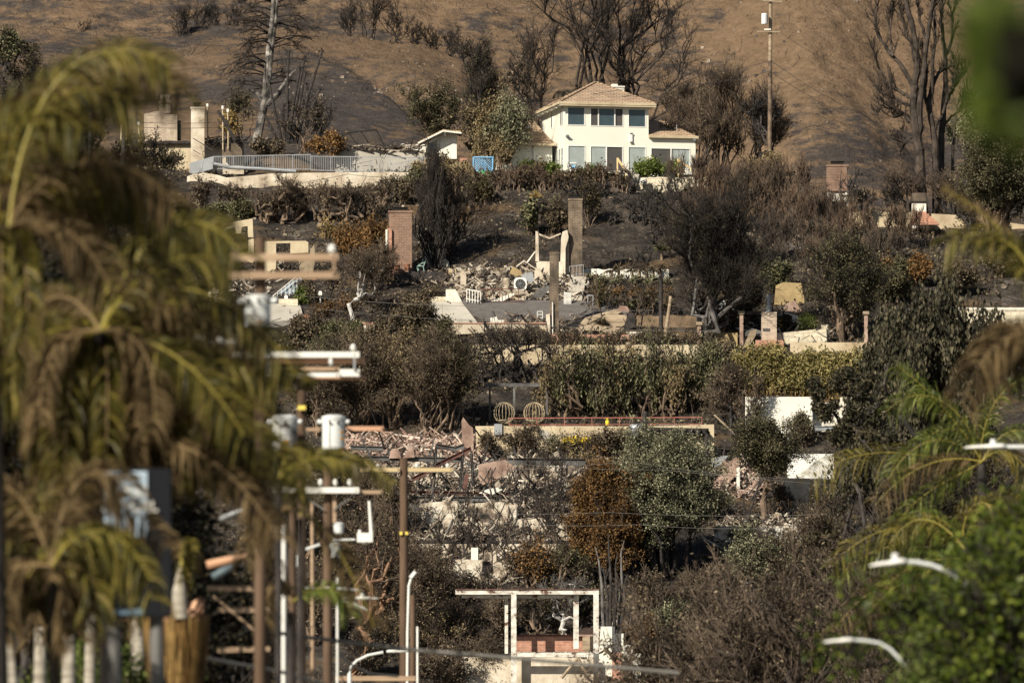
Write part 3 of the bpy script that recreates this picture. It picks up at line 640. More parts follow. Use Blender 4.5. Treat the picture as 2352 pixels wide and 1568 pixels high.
wall('pool_wall', 'long scorched pale pool wall under the metal fence', 'wall', [(430, 405), (445, 400), (470, 397), (500, 402), (520, 408), (560, 405), (620, 399), (700, 397), (800, 396), (905, 395), (980, 398), (984, 440), (428, 445)], 425, M['plaster'], .5, y=996.8)
b = MB(); b.tube([P(490, 376, 999), P(530, 385, 999), P(600, 388, 999), P(680, 394, 999)], .16, 8); tag(b.build('burnt_duct', M['metal']), 'sagging silver duct lying along the foot of the metal fence', 'duct')
wall('brick_pillar', 'low white capped red brick pillar between the lattice screen and the outbuilding', 'pillar', box4(1056, 1073, 363, 400), 395, M['brickr'], .6, y=999)
wall('stone_wall', 'long low pale stone wall below the right corner of the house', 'wall', ragged(1455, 1622, 407, 440, 1.2, 22, 4), 432, M['block'], .5, y=997)
wall('stone_wall', 'lower terrace wall of pale stone right below the house steps', 'wall', ragged(1462, 1570, 421, 442, 1.2, 14, 5), 436, M['block'], .5, y=995.6)
b = MB()
for i in range(7): ex(b, box4(1445-i*.6, 1468-i*.8, 400+i*4, 404.5+i*4), 996.8-i*.25, .4)
tag(b.build('garden_steps', M['conc']), 'pale concrete garden steps below the house', 'steps')
b = MB(); b.lathe(P(1478, 424, 995.2), [(.3, 0), (.34, .3), (.3, .5)], 12); tag(b.build('planter', M['white']), 'small white planter on the terrace below the house', 'planter')
# chimney at the upper right
t = chimney('red brick chimney standing alone before the mountain at the right', 1898, 1949, 378, 425, M['brick'], depth=1.4, y=994, pot=True)
b = MB(); ex(b, box4(1908, 1942, 413, 500), 994.2, 1.0); b.build('lower_shaft', M['conc'], t); b = MB(); ex(b, box4(1900, 1908, 424, 500), 994.1, 1.2); ex(b, box4(1942, 1950, 420, 500), 994.1, 1.2); b.build('pier', M['white'], t)
wall('garden_wall', 'long pale garden wall on the crest behind the right ash slope', 'wall', [(1950, 486), (2030, 485), (2090, 488), (2200, 494), (2260, 503), (2352, 516), (2352, 560), (1950, 540)], 510, M['tan'], .4, y=986)
t = chimney('short white and grey masonry stack on the garden wall below the burnt eucalyptus', 2094, 2128, 462, 510, M['white'], depth=1.2, y=985.4, cap=M['black'])
b = MB(); ex(b, box4(2095, 2127, 443, 462), 985.6, 1.1); b.build('stack_top', M['brickd'], t)
b = MB()
for i in range(6): ex(b, box4(2098-i*2, 2128+i*6, 486+i*5, 491.2+i*5), 985.0-i*.3, .5)
tag(b.build('brick_steps', M['brickr']), 'red brick steps in front of the white masonry stack', 'steps')
# ---- second row
t = chimney('wide red brick chimney with a black cap on the left slope', 892, 947, 484, 640, M['brick'], depth=1.6, rot=.0, pot=True)
yc = t['_w'][1]; b = MB(); ex(b, [(886, 528), (892, 524), (900, 526), (900, 612), (886, 612)], yc-.25, .5); b.build('smoke_shelf', M['brickr'], t)
b = MB(); ex(b, box4(885.5, 890, 527, 610), yc-.35, .4); b.build('white_edge', M['white'], t)
t = chimney('tall sooty brick chimney above the arched wall frame', 1305, 1338, 456, 640, M['brickd'], depth=1.3, pot=True)
yc = t['_w'][1]; b = MB(); ex(b, box4(1299, 1307, 560, 650), yc-.2, 1.3); b.build('shoulder', M['brickp'], t)
t = chimney('slim sooty brick chimney in front of the arched wall frame', 1262, 1284, 579, 770, M['brickd'], depth=.8)
b = MB(); yc2 = t['_w'][1]; b.tube([P(1269, 694, yc2-.2), P(1269.5, 775, yc2-.2)], .045); b.build('drain_pipe', M['wpaint'], t)
t = thing('ruined_wall', 'scorched white plaster window arch left of the tall sooty chimney', 'ruined wall', P(1270, 650, yc))
b = MB(); ex(b, [(1232, 603), (1238, 600), (1287, 601), (1289, 545), (1292, 532), (1303, 528), (1306, 545), (1299, 570), (1298, 660), (1234, 660)], yc-.6, .4); ex(b, [(1230, 600), (1230, 530), (1236, 532), (1238, 600)], yc-.55, .35); ex(b, [(1238, 536), (1262, 545), (1288, 535), (1288, 538), (1262, 549), (1238, 540)], yc-.5, .3)
b.build('wall', M['plaster'], t)
wall('ruined_wall', 'low pale foundation wall behind the debris left of the window arch', 'ruined wall', ragged(1030, 1235, 617, 640, 1.5, 24, 7), 632, M['tan'], .35)
wall('ruined_wall', 'blinding white low wall behind the aloe patch', 'ruined wall', ragged(1290, 1536, 618, 640, 1.5, 30, 9), 636, M['white'], .4)
wall('boulder_slab', 'tilted pale concrete slab right of the wide red brick chimney', 'slab', [(1000, 620), (1005, 600), (1000, 582), (1012, 585), (1030, 600), (1036, 622)], 620, M['conc'], .8)
wall('slab_fragment', 'smaller white slab fragment beside the tilted concrete slab', 'slab', [(965, 612), (975, 578), (985, 570), (992, 580), (990, 612)], 612, M['white'], .5)
# debris field with the fan
def rubble(lab_mat, u0, u1, v0, v1, n, s=.25, hgt=.5, planks=.3, name='rubble', kind='stuff', off=0):
    b = MB(); q8 = q
    r = np.random.RandomState(int(u0+v0))
    for i in range(n if name != 'rubble' else n*2):
        p = G(r.uniform(u0, u1), r.uniform(v0, v1)); p[1] -= off; p[2] = T(p[0], p[1])+r.uniform(0, hgt)
        th = r.uniform(-.9, .9, 3)
        a_, c_ = th[0], th[1]; Rm = np.array([[cos(a_), -sin(a_), 0], [sin(a_), cos(a_), 0], [0, 0, 1]])@np.array([[cos(c_), 0, sin(c_)], [0, 1, 0], [-sin(c_), 0, cos(c_)]])
        if r.rand() < planks: b.box(p, (r.gamma(2, .22)*.9, .04, r.uniform(.03, .07)), Rm)
        else:
            k_ = s*.42*r.gamma(2, .5); vv = np.array([(a, c, d) for a in (-1, 1) for c in (-1, 1) for d in (-1, 1)], float)*k_*r.uniform(.3, 1, (8, 1))*(1, .5, r.uniform(.2, 1)); b.add(vv@Rm.T+p, F)
    o = b.build(name, lab_mat, loc=(0, 0, 0)); o['kind'] = kind; return o
F = np.array([(0, 1, 3, 2), (4, 6, 7, 5), (0, 4, 5, 1), (2, 3, 7, 6), (0, 2, 6, 4), (1, 5, 7, 3)])
for a in ((M['rub'], 1040, 1265, 628, 700, 900, .28, .8), (M['rub'], 1285, 1350, 640, 700, 160, .2, .4), (M['rub'], 905, 1180, 1090, 1160, 500, .22, 1.2, .5), (M['rubd'], 1145, 1330, 730, 770, 220, .2, .3), (M['rub'], 590, 650, 590, 650, 80), (M['rub'], 470, 620, 640, 700, 160, .3),
          (M['rub'], 890, 1200, 1165, 1260, 1300, .26, 1.1, .6), (M['rub'], 880, 1320, 1095, 1170, 1200, .28, 1.0, .55), (M['rubp'], 790, 1120, 1015, 1090, 900, .26, .8, .5), (M['rub'], 1180, 1330, 1180, 1290, 420, .24, .8, .5), (M['rub'], 1040, 1320, 1290, 1345, 300, .22, .5, .5), (M['rubp'], 1640, 1760, 1070, 1150, 260, .32, .6), (M['rub'], 1160, 1400, 1058, 1120, 320, .3, .6, .45),
          (M['rub'], 1650, 1840, 1195, 1290, 420, .3, .5, .45), (M['rub'], 1190, 1480, 1490, 1560, 560, .26, .6, .6), (M['rub'], 1350, 1480, 1440, 1500, 160, .3), (M['rub'], 1690, 1960, 735, 775, 190, .2, .3), (M['rubd'], 1120, 1560, 775, 800, 300, .18, .3),
          (M['rub'], 880, 1230, 1235, 1290, 260, .2, .3), (M['rubd'], 900, 1030, 615, 660, 160, .2, .4), (M['rub'], 1480, 1640, 985, 1050, 160, .2, .3)):
    rubble(*a)
t = thing('fan_unit', 'round white cased fan facing out of the debris field', 'air conditioner', P(1195, 668, GY(1195, 690)-.4)); y = t['_w'][1]; c = P(1195, 652, y)
b = MB(); n = 16; o_ = [c+np.array((.56*np.sign(cos(a))*abs(cos(a))**.6, 0, .56*np.sign(sin(a))*abs(sin(a))**.6)) for a in np.arange(n)*2*pi/n]; b.prism(o_, (0, .55, 0)); b.build('casing', M['wpaint'], t)
b = MB(); b.prism([c+np.array((.43*cos(a), -.02, .43*sin(a))) for a in np.arange(24)*2*pi/24], (0, .01, 0)); b.build('opening', M['black'], t)
b = MB()
for a in np.arange(9)*2*pi/9: b.bar(c+(0, -.05, 0), c+np.array((.42*cos(a), -.05, .42*sin(a))), .02)
for rr in (.15, .29, .42): b.tube([c+np.array((rr*cos(a), -.05, rr*sin(a))) for a in np.linspace(0, 2*pi, 25)], .012, 5)
b.build('grille', M['metal'], t)
b = MB(); b.lathe(c+(0, -.08, 0), [(.07, -.03), (.07, .03)], 10); b.build('hub', M['metal'], t)
b = MB(); b.lathe(G(1163, 675)+(0, -.5, 0), [(.3, 0), (.32, .2), (.32, 1.15), (.2, 1.25)], 16); tag(b.build('water_heater', M['plaster'], smooth=False), 'scorched upright cylinder tank left of the white fan', 'tank')
def tilt(lab, name, cat, uv, mat, y, th=.08, dy=0):
    b = MB(); pts = [P(u, v, y+(dy*(i % 2))) for i, (u, v) in enumerate(uv)]; b.prism(pts, (0, th, .02)); tag(b.build(name, mat), lab, cat)
yb = GY(1100, 690)
tilt('long bleached plank leaning across the front of the debris field', 'plank', 'plank', [(1115, 697), (1145, 697), (1185, 675), (1176, 673)], M['white'], yb-1.2)
tilt('dark sheet of crumpled metal between the fan and the slim chimney', 'metal_sheet', 'metal sheet', [(1223, 678), (1240, 662), (1260, 655), (1262, 664), (1244, 684), (1228, 684)], M['steel'], yb-.9)
tilt('grey roofing sheet hanging behind the fan', 'metal_sheet', 'metal sheet', [(1196, 632), (1222, 624), (1228, 645), (1212, 650)], M['metal'], yb+1.4)
tilt('brown curled sheet sticking up behind the fan', 'metal_sheet', 'metal sheet', [(1170, 628), (1178, 612), (1196, 622), (1202, 632), (1186, 634)], M['yelw'], yb+2)
wall('ruined_wall', 'pale low wall under the front railing of the debris field', 'ruined wall', ragged(1104, 1215, 673, 700, 1.5, 14, 22), 694, M['tan'], .3)
wall('wall_stub', 'upright white plaster stub at the left end of the debris field', 'ruined wall', [(1057, 668), (1058, 620), (1064, 618), (1071, 632), (1070, 668)], 668, M['plaster'], .5)
wall('wall_stub', 'tall charred stub of wall between the fan and the slim chimney', 'ruined wall', [(1226, 665), (1228, 620), (1240, 616), (1250, 640), (1252, 662)], 664, M['plaster'], .5)
wall('block_wall', 'grey block retaining wall left of the debris field', 'wall', [(1024, 712), (1024, 664), (1046, 664), (1060, 690), (1062, 712)], 705, M['ltblock'], .4)
wall('block_wall', 'pale block wall under the burnt terrace right of the small pale trunked tree', 'wall', box4(975, 1028, 681, 715), 700, M['block'], .4)
def railing(lab, a, c, h, nb, mat, y, rr=.045, name='railing'):
    t = thing(name, lab, 'railing', P(a[0], a[1], y)); b = MB(); b.bar(P(a[0], a[1]-h, y), P(c[0], c[1]-h, y), rr*2); b.bar(P(a[0], a[1]-h*.15, y), P(c[0], c[1]-h*.15, y), rr*1.5); b.build('rail', mat, t)
    b = MB()
    for i in range(nb+1): f = i/nb; u = a[0]+(c[0]-a[0])*f; v = a[1]+(c[1]-a[1])*f; b.bar(P(u, v-h, y), P(u, v+3, y), rr*1.4)
    b.build('balusters', mat, t); return t
railing('white bent railing at the left front of the debris field', (1072, 690), (1104, 696), 26, 5, M['wpaint'], yb-1.6)
railing('thin black railing along the front of the debris field', (1104, 698), (1205, 697), 34, 7, M['rust'], yb-1.5, .035)
railing('white railing of the stairs right of the slim chimney', (1296, 705), (1311, 708), 33, 5, M['wpaint'], yb-2)
railing('grey pipe railing in front of the aloe patch', (1350, 712), (1410, 715), 34, 5, M['metal'], yb-2.4, .06)
railing('tall railing climbing beside the base of the tall sooty chimney', (1308, 636), (1340, 632), 24, 4, M['metal'], yc-1.4, .03)
t = thing('stair_flight', 'block stairs climbing right of the slim chimney', 'stairs', P(1320, 705, yb)); b = MB()
for i in range(12): ex(b, box4(1293+i*1.6, 1333+i*1.2, 703-i*6.2, 711-i*6.2), yb-1.5+i*.55, .6)
b.build('treads', M['conc'], t)
# left: red stairs, ruined walls with window holes, mailboxes
y = GY(700, 672)
t = thing('stair_flight', 'red tiled stairs with a white handrail on the left', 'stairs', P(690, 700, y)); b = MB()
for i in range(11): ex(b, box4(662+i*4.5, 690+i*3.6, 693-i*5.3, 700-i*5.3), y+i*.3, 1.2)
b.build('treads', M['brickr'], t); b = MB(); ex(b, [(628, 708), (628, 682), (672, 646), (690, 636), (694, 640), (660, 705)], y-.1, .3); b.build('side_wall', m_plain('blue_grey_stucco', (.36, .42, .48)), t)
b = MB(); b.bar(P(626, 680, y-.4), P(682, 634, y-.4), .06)
for i in range(7): f = i/6; b.bar(P(628+54*f, 678-44*f, y-.4), P(628+54*f, 706-40*f, y-.4), .04)
b.build('handrail', M['wpaint'], t)
wall('ruined_wall', 'tan wall with a square window hole above the red stairs', 'ruined wall', [(604, 640), (604, 554), (702, 553), (708, 556), (708, 580), (667, 582), (667, 558), (634, 559), (634, 632), (634, 640)], 640, M['tan'], .3, y=y+4)
wall('ruined_wall', 'fragment of tan wall hanging right of the window hole above the red stairs', 'ruined wall', [(668, 582), (708, 580), (722, 560), (724, 600), (716, 636), (690, 636), (686, 600)], 636, m_noise('sooty_tan_stucco', [(.4, (.1, .08, .06)), (.6, (.34, .27, .18))], .6), .3, y=y+4.2)
wall('ruined_wall', 'narrow tan wall with three window slots at the upper left', 'ruined wall', [(508, 545), (508, 514), (580, 502), (582, 545), (570, 545), (569, 519), (556, 521), (553, 536), (542, 536), (540, 522), (520, 526), (520, 545)], 545, M['tan'], .3, y=y+9)
wall('ruined_wall', 'tan broken pillar under the slotted wall at the upper left', 'ruined wall', [(568, 600), (571, 550), (583, 548), (583, 605)], 600, M['tan'], .4, y=y+8)
wall('block_wall', 'low cream block wall behind the white mailboxes', 'wall', box4(640, 684, 686, 716), 713, M['block'], .3)
for u, v0, v1, lb in ((657, 679, 712, 'white mailbox on a post in front of the cream block wall'), (735.5, 669.5, 695, 'white mailbox standing alone right of the green bush')):
    yy = GY(u, v1)-.2; t = thing('mailbox', lb, 'mailbox', P(u, v1, yy), 'white mailboxes'); s = S(yy)
    b = MB(); c = P(u, v0+4, yy); o_ = [c+np.array((.145*cos(a), 0, .07+.145*sin(a))) for a in np.linspace(0, pi, 9)]+[c+np.array((-.145, 0, -.17)), c+np.array((.145, 0, -.17))]; b.prism(o_, (0, .5, 0)); b.build('box', M['wpaint'], t)
    b = MB(); b.bar(P(u, v0+8, yy+.2), P(u, v1+4, yy+.2), .1); b.build('post', M['wpaint'], t)
b = MB(); b.lathe(G(702, 748)+(0, -.3, 0), [(.2, 0), (.42, .2), (.46, .45), (.3, .75), (.2, .82), (.24, .9)], 16); tag(b.build('clay_urn', M['terra'], smooth=True), 'large terracotta urn at the lower right edge of the left driveway', 'urn')
for u, v in ((935, 620), (912, 622)):
    b = MB(); p = P(u, v, GY(920, 636)-.8); b.lathe(p, [(.2, 0), (.26, .4), (.29, .45), (.29, .5)], 14); o = tag(b.build('flower_pot', M['terra']), 'terracotta pot at the right foot of the wide red brick chimney' if u == 935 else 'terracotta pot at the left foot of the wide red brick chimney', 'pot')
wall('terrace_edge', 'burnt timber terrace edge in front of the wide red brick chimney', 'terrace', ragged(905, 1020, 624, 652, 1.5, 14, 31), 648, M['char'], 1.2, y=GY(920, 636)-1)
t = thing('garden_chair', 'ornate patina green iron chair right of the wide red brick chimney', 'chair', P(967, 622, GY(920, 636)-1.2)); yy = t['_w'][1]; b = MB()
for a_, c_ in (((958, 614), (960, 623)), ((972, 612), (974, 623)), ((958, 611), (973, 611)), ((973, 611), (977, 600)), ((958, 612), (966, 606)), ((966, 606), (977, 602)), ((962, 612), (969, 603))): b.bar(P(*a_, yy), P(*c_, yy), .06)
b.bar(P(960, 611, yy+.4), P(962, 621, yy+.4), .05); b.bar(P(972, 611, yy+.4), P(974, 621, yy+.4), .05); b.box(P(966, 611.5, yy+.2), (.3, .25, .03)); b.build('frame', M['grn'], t)
t = thing('timber_gantry', 'weathered open timber frame left of the wide red brick chimney', 'frame', P(865, 590, GY(866, 590))); yy = t['_w'][1]
b = MB(); b.bar(P(852, 523, yy), P(852, 590, yy), .16); b.bar(P(872, 524, yy), P(872, 560, yy), .14); b.build('post', M['wood'], t)
b = MB()
for v in (554, 567, 573, 578): b.bar(P(852, v, yy-.1), P(872, v, yy-.1), .1)
b.build('crossbar', M['wood'], t)
# ---- middle: collapsed roof, low walls, posts
y = GY(1370, 765)
t = thing('collapsed_roof', 'collapsed tan roof slab sagging in front of the parking pad', 'collapsed roof', P(1370, 765, y)); b = MB()

b.prism([P(1288, 756, y), P(1296, 748, y), P(1330, 733, y+.6), P(1372, 721, y+1.2), (P(1418, 709, y+1.8)), P(1446, 732, y+1), P(1440, 748, y+.4), P(1416, 770, y-.6), P(1380, 760, y-.3), P(1330, 758, y-.2)], (0, .16, -.06))
b.prism([P(1276, 764, y-.3), P(1300, 750, y-.3), P(1345, 756, y-.5), P(1330, 768, y-.6)], (0, .2, -.05))
b.build('roof_sheet', M['wood'], t); b = MB(); ex(b, [(1432, 752), (1445, 712), (1456, 720), (1460, 745), (1440, 765)], y-.4, .3); b.build('charred_edge', M['char'], t)
b = MB(); ex(b, [(1416, 715), (1424, 702), (1440, 703), (1452, 722), (1436, 716)], y+1, .2); b.build('curled_sheet', M['pink'], t)
for u0, v0, u1, v1, w_, mt, lb in ((1518, 640, 1518, 800, .42, 'char', 'tall split charred post left of the leaning post'), (1541, 680, 1524, 800, .34, 'wood', 'grey weathered post leaning against the charred post')):
    yy = GY(u1, v1)-.3; b = MB(); b.tube([P(u0, v0, yy), P((u0+u1)/2, (v0+v1)/2, yy), P(u1, v1, yy)], [w_*.4, w_*.45, w_*.5], 9); tag(b.build('burnt_post', M[mt], loc=P(u1, v1, yy)), lb, 'post')
wall('terrace_wall', 'long low cream terrace wall behind the gnarled hedge', 'wall', ragged(1085, 1650, 792, 850, 1.5, 60, 15), 832, M['tan'], .4)
wall('terrace_wall', 'long low orange brick terrace wall above the cream one', 'wall', [(1262, 768), (1444, 768), (1444, 786), (1262, 792)], 786, M['brickr'], .4)
wall('terrace_wall', 'long low white and brown wall left of the orange brick one', 'wall', [(965, 745), (1128, 742), (1262, 748), (1262, 766), (1128, 764), (966, 772)], 764, M['plaster'], .4, coping=(740.5, 743, M['brickr']))
wall('terrace_wall', 'short pale wall with a brick edge below the left pavement', 'wall', box4(835, 894, 744, 766), 762, M['plaster'], .4, coping=(740, 745, M['brickr']))
wall('wall_stub', 'broken white plaster block standing left of the slim chimney foot', 'ruined wall', [(1128, 758), (1126, 730), (1140, 727), (1145, 735), (1157, 735), (1160, 756)], 756, M['white'], .6)
wall('wall_stub', 'sooty pier beside the foot of the slim chimney', 'ruined wall', [(1254, 770), (1254, 722), (1263, 720), (1264, 770)], 768, M['plaster'], .5)
t = thing('beam', 'charred beam resting on the parking pad', 'beam', G(1195, 745)); b = MB(); yy = t['_w'][1]-.6; b.bar(P(1166, 734, yy), P(1220, 756, yy), .2); b.build('timber', M['char'], t)
t = thing('dish_rack', 'white wire frame chair on the parking pad', 'chair', G(1240, 738)); yy = t['_w'][1]-.4; b = MB()
for uu in (1234, 1246): b.bar(P(uu, 715, yy), P(uu, 738, yy), .05)
for vv_ in (715, 722, 730, 736): b.bar(P(1234, vv_, yy), P(1246, vv_, yy), .05)
b.build('frame', M['wpaint'], t)
wall('terrace_wall', 'white blocky wall right of the orange brick terrace wall', 'wall', box4(1445, 1490, 762, 778), 776, M['white'], .4)
wall('cliff_wall', 'brown earth bank cut behind the charred posts', 'bank', ragged(1462, 1600, 725, 755, 2, 14, 17), 752, M['dirt'], .4)
# right middle: block hearth, curved wall, posts, wreck
y = GY(1737, 798)
t = thing('outdoor_fireplace', 'dappled block fireplace with a steel flue on a red brick base', 'fireplace', P(1737, 798, y))
b = MB(); ex(b, [(1749, 782), (1749, 716), (1784, 716), (1784, 782)], y, .9); b.build('hearth', M['brickp'], t)
b = MB(); b.lathe(P(1765, 717, y+.5), [(.25, 0), (.25, 1.45), (.22, 1.46)], 14); b.build('flue', M['metal'], t)
b = MB(); ex(b, box4(1735, 1800, 781, 800), y-.5, 1.6); b.build('base', M['brickr'], t); b = MB(); b.box(P(1760, 757, y-.02), (.3, .03, .12)); b.build('lintel', M['steel'], t)
wall('garden_wall', 'curved tan block wall with square holes right of the fireplace', 'wall', [(1783, 786), (1783, 765), (1830, 761), (1866, 757), (1898, 752), (1899, 790), (1783, 792)], 786, M['block'], .35)
wall('garden_wall', 'ochre plastered wall left of the fireplace', 'wall', [(1640, 800), (1640, 766), (1655, 763), (1694, 764), (1694, 800)], 796, M['yelw'], .35)
wall('wall_pier', 'tan block pier at the right end of the curved wall', 'pillar', box4(1886, 1902, 745, 790), 786, M['block'], .5, y=GY(1890, 786)-.4)
wall('retaining_wall', 'long grey tan retaining wall above the bamboo hedge', 'wall', box4(1815, 2010, 786, 812), 808, M['tan'], .4)
for u, v0, v1, lb in ((1703, 715, 795, 'pink square post left of the fireplace'), (1606, 740, 800, 'short pink post left of the ochre wall'), (1989, 716, 800, 'tall pink square post right of the curved wall')):
    yy = GY(u, v1)-.5; t = thing('square_post', lb, 'post', P(u, v1, yy)); b = MB(); b.bar(P(u, v0+5, yy), P(u, v1+6, yy), .3); b.build('post', M['pink'], t); b = MB(); b.box(P(u, v0+3, yy), (.26, .26, .14)); b.build('cap', M['wood'], t)
b = MB(); yy = y+1.5; b.bar(P(1556, 719, yy), P(1750, 719, yy), .3, .3); tag(b.build('charred_beam', M['char']), 'long charred beam carried level behind the fireplace', 'beam')
wall('yellow_wall', 'sunlit yellow wall between the big dark tree and the round bush', 'wall', [(1778, 700), (1782, 655), (1800, 648), (1840, 650), (1850, 700)], 698, M['yelw'], .4)
y = GY(1815, 748)
t = thing('burnt_car', 'crumpled white car wreck behind the curved wall', 'car', P(1810, 752, y)); b = MB()
ex(b, [(1782, 750), (1781, 727), (1796, 719), (1806, 718), (1822, 722), (1834, 726), (1838, 748)], y, 1.7); b.build('body', M['white'], t)
for uu in (1793, 1826): b = MB(); b.lathe(P(uu, 748, y-.05), [(.3, -.1), (.3, .1)], 16, axis=[[1, 0, 0], [0, 0, 1], [0, 1, 0]]); b.build('wheel', M['black'], t)
b = MB(); ex(b, [(1798, 732), (1799, 722), (1806, 721), (1818, 725), (1820, 733)], y-.02, .05); b.build('window', M['black'], t); b = MB(); b.box(P(1833, 735, y-.03), (.09, .04, .07)); b.build('tail_light', M['orange'], t)
t = thing('burnt_car', 'white van roof showing under the big dark tree', 'van', P(1680, 712, GY(1680, 715))); yy = t['_w'][1]; b = MB(); ex(b, [(1650, 715), (1655, 688), (1668, 684), (1700, 687), (1712, 700), (1712, 715)], yy, 1.8); b.build('body', M['metal'], t); b = MB(); ex(b, [(1662, 690), (1676, 686), (1690, 688), (1690, 692), (1662, 696)], yy-.03, .04); b.build('windscreen', M['wpaint'], t)
wall('folded_sheet', 'folded brown metal sheet above the car wreck', 'metal sheet', [(1792, 716), (1808, 696), (1825, 690), (1842, 714), (1830, 722), (1815, 714)], 716, M['pink'], .2)
tilt('leaning tan panel in front of the fireplace', 'plank', 'panel', [(1708, 796), (1723, 760), (1738, 757), (1735, 772), (1720, 796)], M['wood'], GY(1720, 796)-.6)
tilt('charred sheet tent beside the fireplace base', 'metal_sheet', 'metal sheet', [(1694, 772), (1728, 754), (1748, 760), (1748, 772)], M['steel'], GY(1720, 796)-.2)
# right white building
wall('white_building', 'large bright cream garden wall under the bamboo hedge', 'wall', box4(1712, 1866, 911, 1045), 1030, M['white'], .5, y=GY(1760, 1010))
wall('white_building', 'white painted block wall right of the cream garden wall', 'wall', [(1866, 1040), (1866, 924), (1930, 924), (1930, 912), (2012, 912), (2012, 1040)], 1040, M['ltblock'], .5, y=GY(1760, 1010)+1)
wall('white_wall', 'white strip of wall behind the bamboo stems', 'wall', box4(1690, 2010, 868, 912), 908, M['white'], .3, y=GY(1850, 912)+.6)
wall('white_building', 'white rendered box wall low behind the dark tree', 'building', box4(1808, 1915, 1042, 1110), 1100, M['wpaint'], .5, y=GY(1850, 1100))
wall('ruined_building', 'scorched pinkish building corner right of the dark tree', 'building', box4(1800, 1860, 1098, 1200), 1180, M['plaster'], .5, y=GY(1830, 1180)+1)
y = GY(1820, 1010); t = thing('steel_beam', 'sagging grey steel beam in front of the cream garden wall', 'beam', P(1820, 985, y)); b = MB()
pts = [(1760, 954), (1790, 964), (1820, 974), (1850, 980), (1880, 984), (1918, 982)]
for i in range(5):
    a_, c_ = pts[i], pts[i+1]; b.bar(P(*a_, y), P(*c_, y), .12, .34); b.bar(P(a_[0], a_[1]-4.5, y), P(c_[0], c_[1]-4.5, y), .3, .05); b.bar(P(a_[0], a_[1]+4.5, y), P(c_[0], c_[1]+4.5, y), .3, .05)
b.build('beam', M['metal'], t)
for uu, vt, vb in ((1761, 955, 1002), (1837, 965, 1095)):
    b = MB(); b.tube([P(uu-1, vt, y), P(uu+2, (vt+vb)/2, y), P(uu+5, vb, y)], [.1, .13, .13], 7); b.build('post', M['steel'], t)
b = MB(); b.box(P(1848, 975, y-.25), (.2, .02, .5)); b.build('hanging_plate', M['tan'], t)
# swing frame with two globe chairs
y = GY(1190, 968); t = thing('swing_set', 'black steel swing frame above the long pale retaining wall', 'frame', P(1190, 970, y)); b = MB()
b.bar(P(1112, 884, y), P(1250, 884, y), .22, .3); b.build('top_beam', M['steel'], t)
for uu in (1125, 1181, 1256): b = MB(); b.bar(P(uu, 884, y), P(uu, 984, y), .17); b.build('post', M['steel'], t)
for uu, lb in ((1158, 'white wire globe chair, the left one of the pair'), (1227, 'white wire globe chair, the right one of the pair')):
    yy = y-1.2; t = thing('globe_chair', lb, 'chair', P(uu, 970, yy), 'wire globe chairs'); c = P(uu, 948, yy); b = MB()
    for i in range(9): a = i*pi/9; b.tube([c+np.array((.86*sin(q_)*cos(a), .86*sin(q_)*sin(a), .86*cos(q_))) for q_ in np.linspace(0, 2*pi, 25)], .022, 5)
    b.build('ribs', M['tan'], t); b = MB(); b.tube([c+np.array((.6*cos(q_), .6*sin(q_), -.62)) for q_ in np.linspace(0, 2*pi, 21)], .03, 5); b.build('ring', M['tan'], t); b = MB(); b.tube([c+np.array((.1*cos(q_), .1*sin(q_), .85)) for q_ in np.linspace(0, 2*pi, 13)], .03, 5); b.build('hanging_loop', M['tan'], t)
# long retaining wall, red fence over it
yw = GY(1370, 1040)
wall('retaining_wall', 'long pale retaining wall below the globe chairs', 'wall', [(1092, 1052), (1092, 978), (1310, 978), (1342, 978), (1480, 979), (1640, 974), (1640, 1052)], 1045, M['tan'], .5, y=yw)
wall('wall_stub', 'jagged pink plaster corner at the left end of the long retaining wall', 'ruined wall', [(1062, 1030), (1060, 966), (1064, 958), (1078, 976), (1086, 982), (1088, 1030)], 1028, M['pink'], .5, y=yw-.3)
wall('wall_panel', 'flat tan pilaster with a black edge on the long retaining wall', 'pilaster', [(1233, 1046), (1233, 981), (1240, 979), (1262, 1000), (1262, 1046)], 1046, M['tan'], .3, y=yw-.5)
tilt('pale slab leaning off the tan pilaster', 'slab', 'slab', [(1236, 985), (1260, 990), (1274, 1014), (1265, 1024), (1240, 996)], M['conc'], yw-.9, .15)
b = MB(); b.box(P(1144, 986, yw-.1), (.32, .08, .45)); tag(b.build('meter_box', M['metal']), 'small grey metal box fixed to the left of the long retaining wall', 'box')
railing('thin red railing on top of the long retaining wall', (1170, 978), (1612, 976), 18, 7, M['red'], yw+.25, .035)
b = MB(); c = P(1461, 1010, yw-.9); b.lathe(c, [(.42, 0), (.52, .1), (.54, 1.0), (.5, 1.25), (.42, 1.28)], 18); tag(b.build('water_tank', M['metal'], smooth=True), 'dented grey cylinder tank left of the black pergola', 'tank')
b = MB(); b.lathe(P(1395, 977, yw+.5), [(.13, 0), (.17, .2), (.14, .5), (.05, .6)], 10); tag(b.build('hydrant', M['yel']), 'small yellow standpipe behind the red railing', 'hydrant')
t = thing('pergola', 'charred black pergola over the tan wall at the right of the retaining wall', 'pergola', P(1560, 1040, yw)); b = MB()
b.bar(P(1476, 987, yw-2), P(1628, 990, yw-2), .2, .45, (0, 0, 1)); b.bar(P(1480, 994, yw-.4), P(1628, 998, yw-.4), .2, .3); b.build('beam', M['char'], t)
b = MB()
for i in range(9): u = 1494+i*16; b.bar(P(u, 986, yw-2.5), P(u+1, 992, yw+.1), .16, .2)
b.build('rafters', M['char'], t)
b = MB()
for i in range(7): b.bar(P(1490, 991+i*.3, yw-2.2+i*.3), P(1625, 994+i*.3, yw-2.2+i*.3), .05, .05)
b.build('slats', M['char'], t)
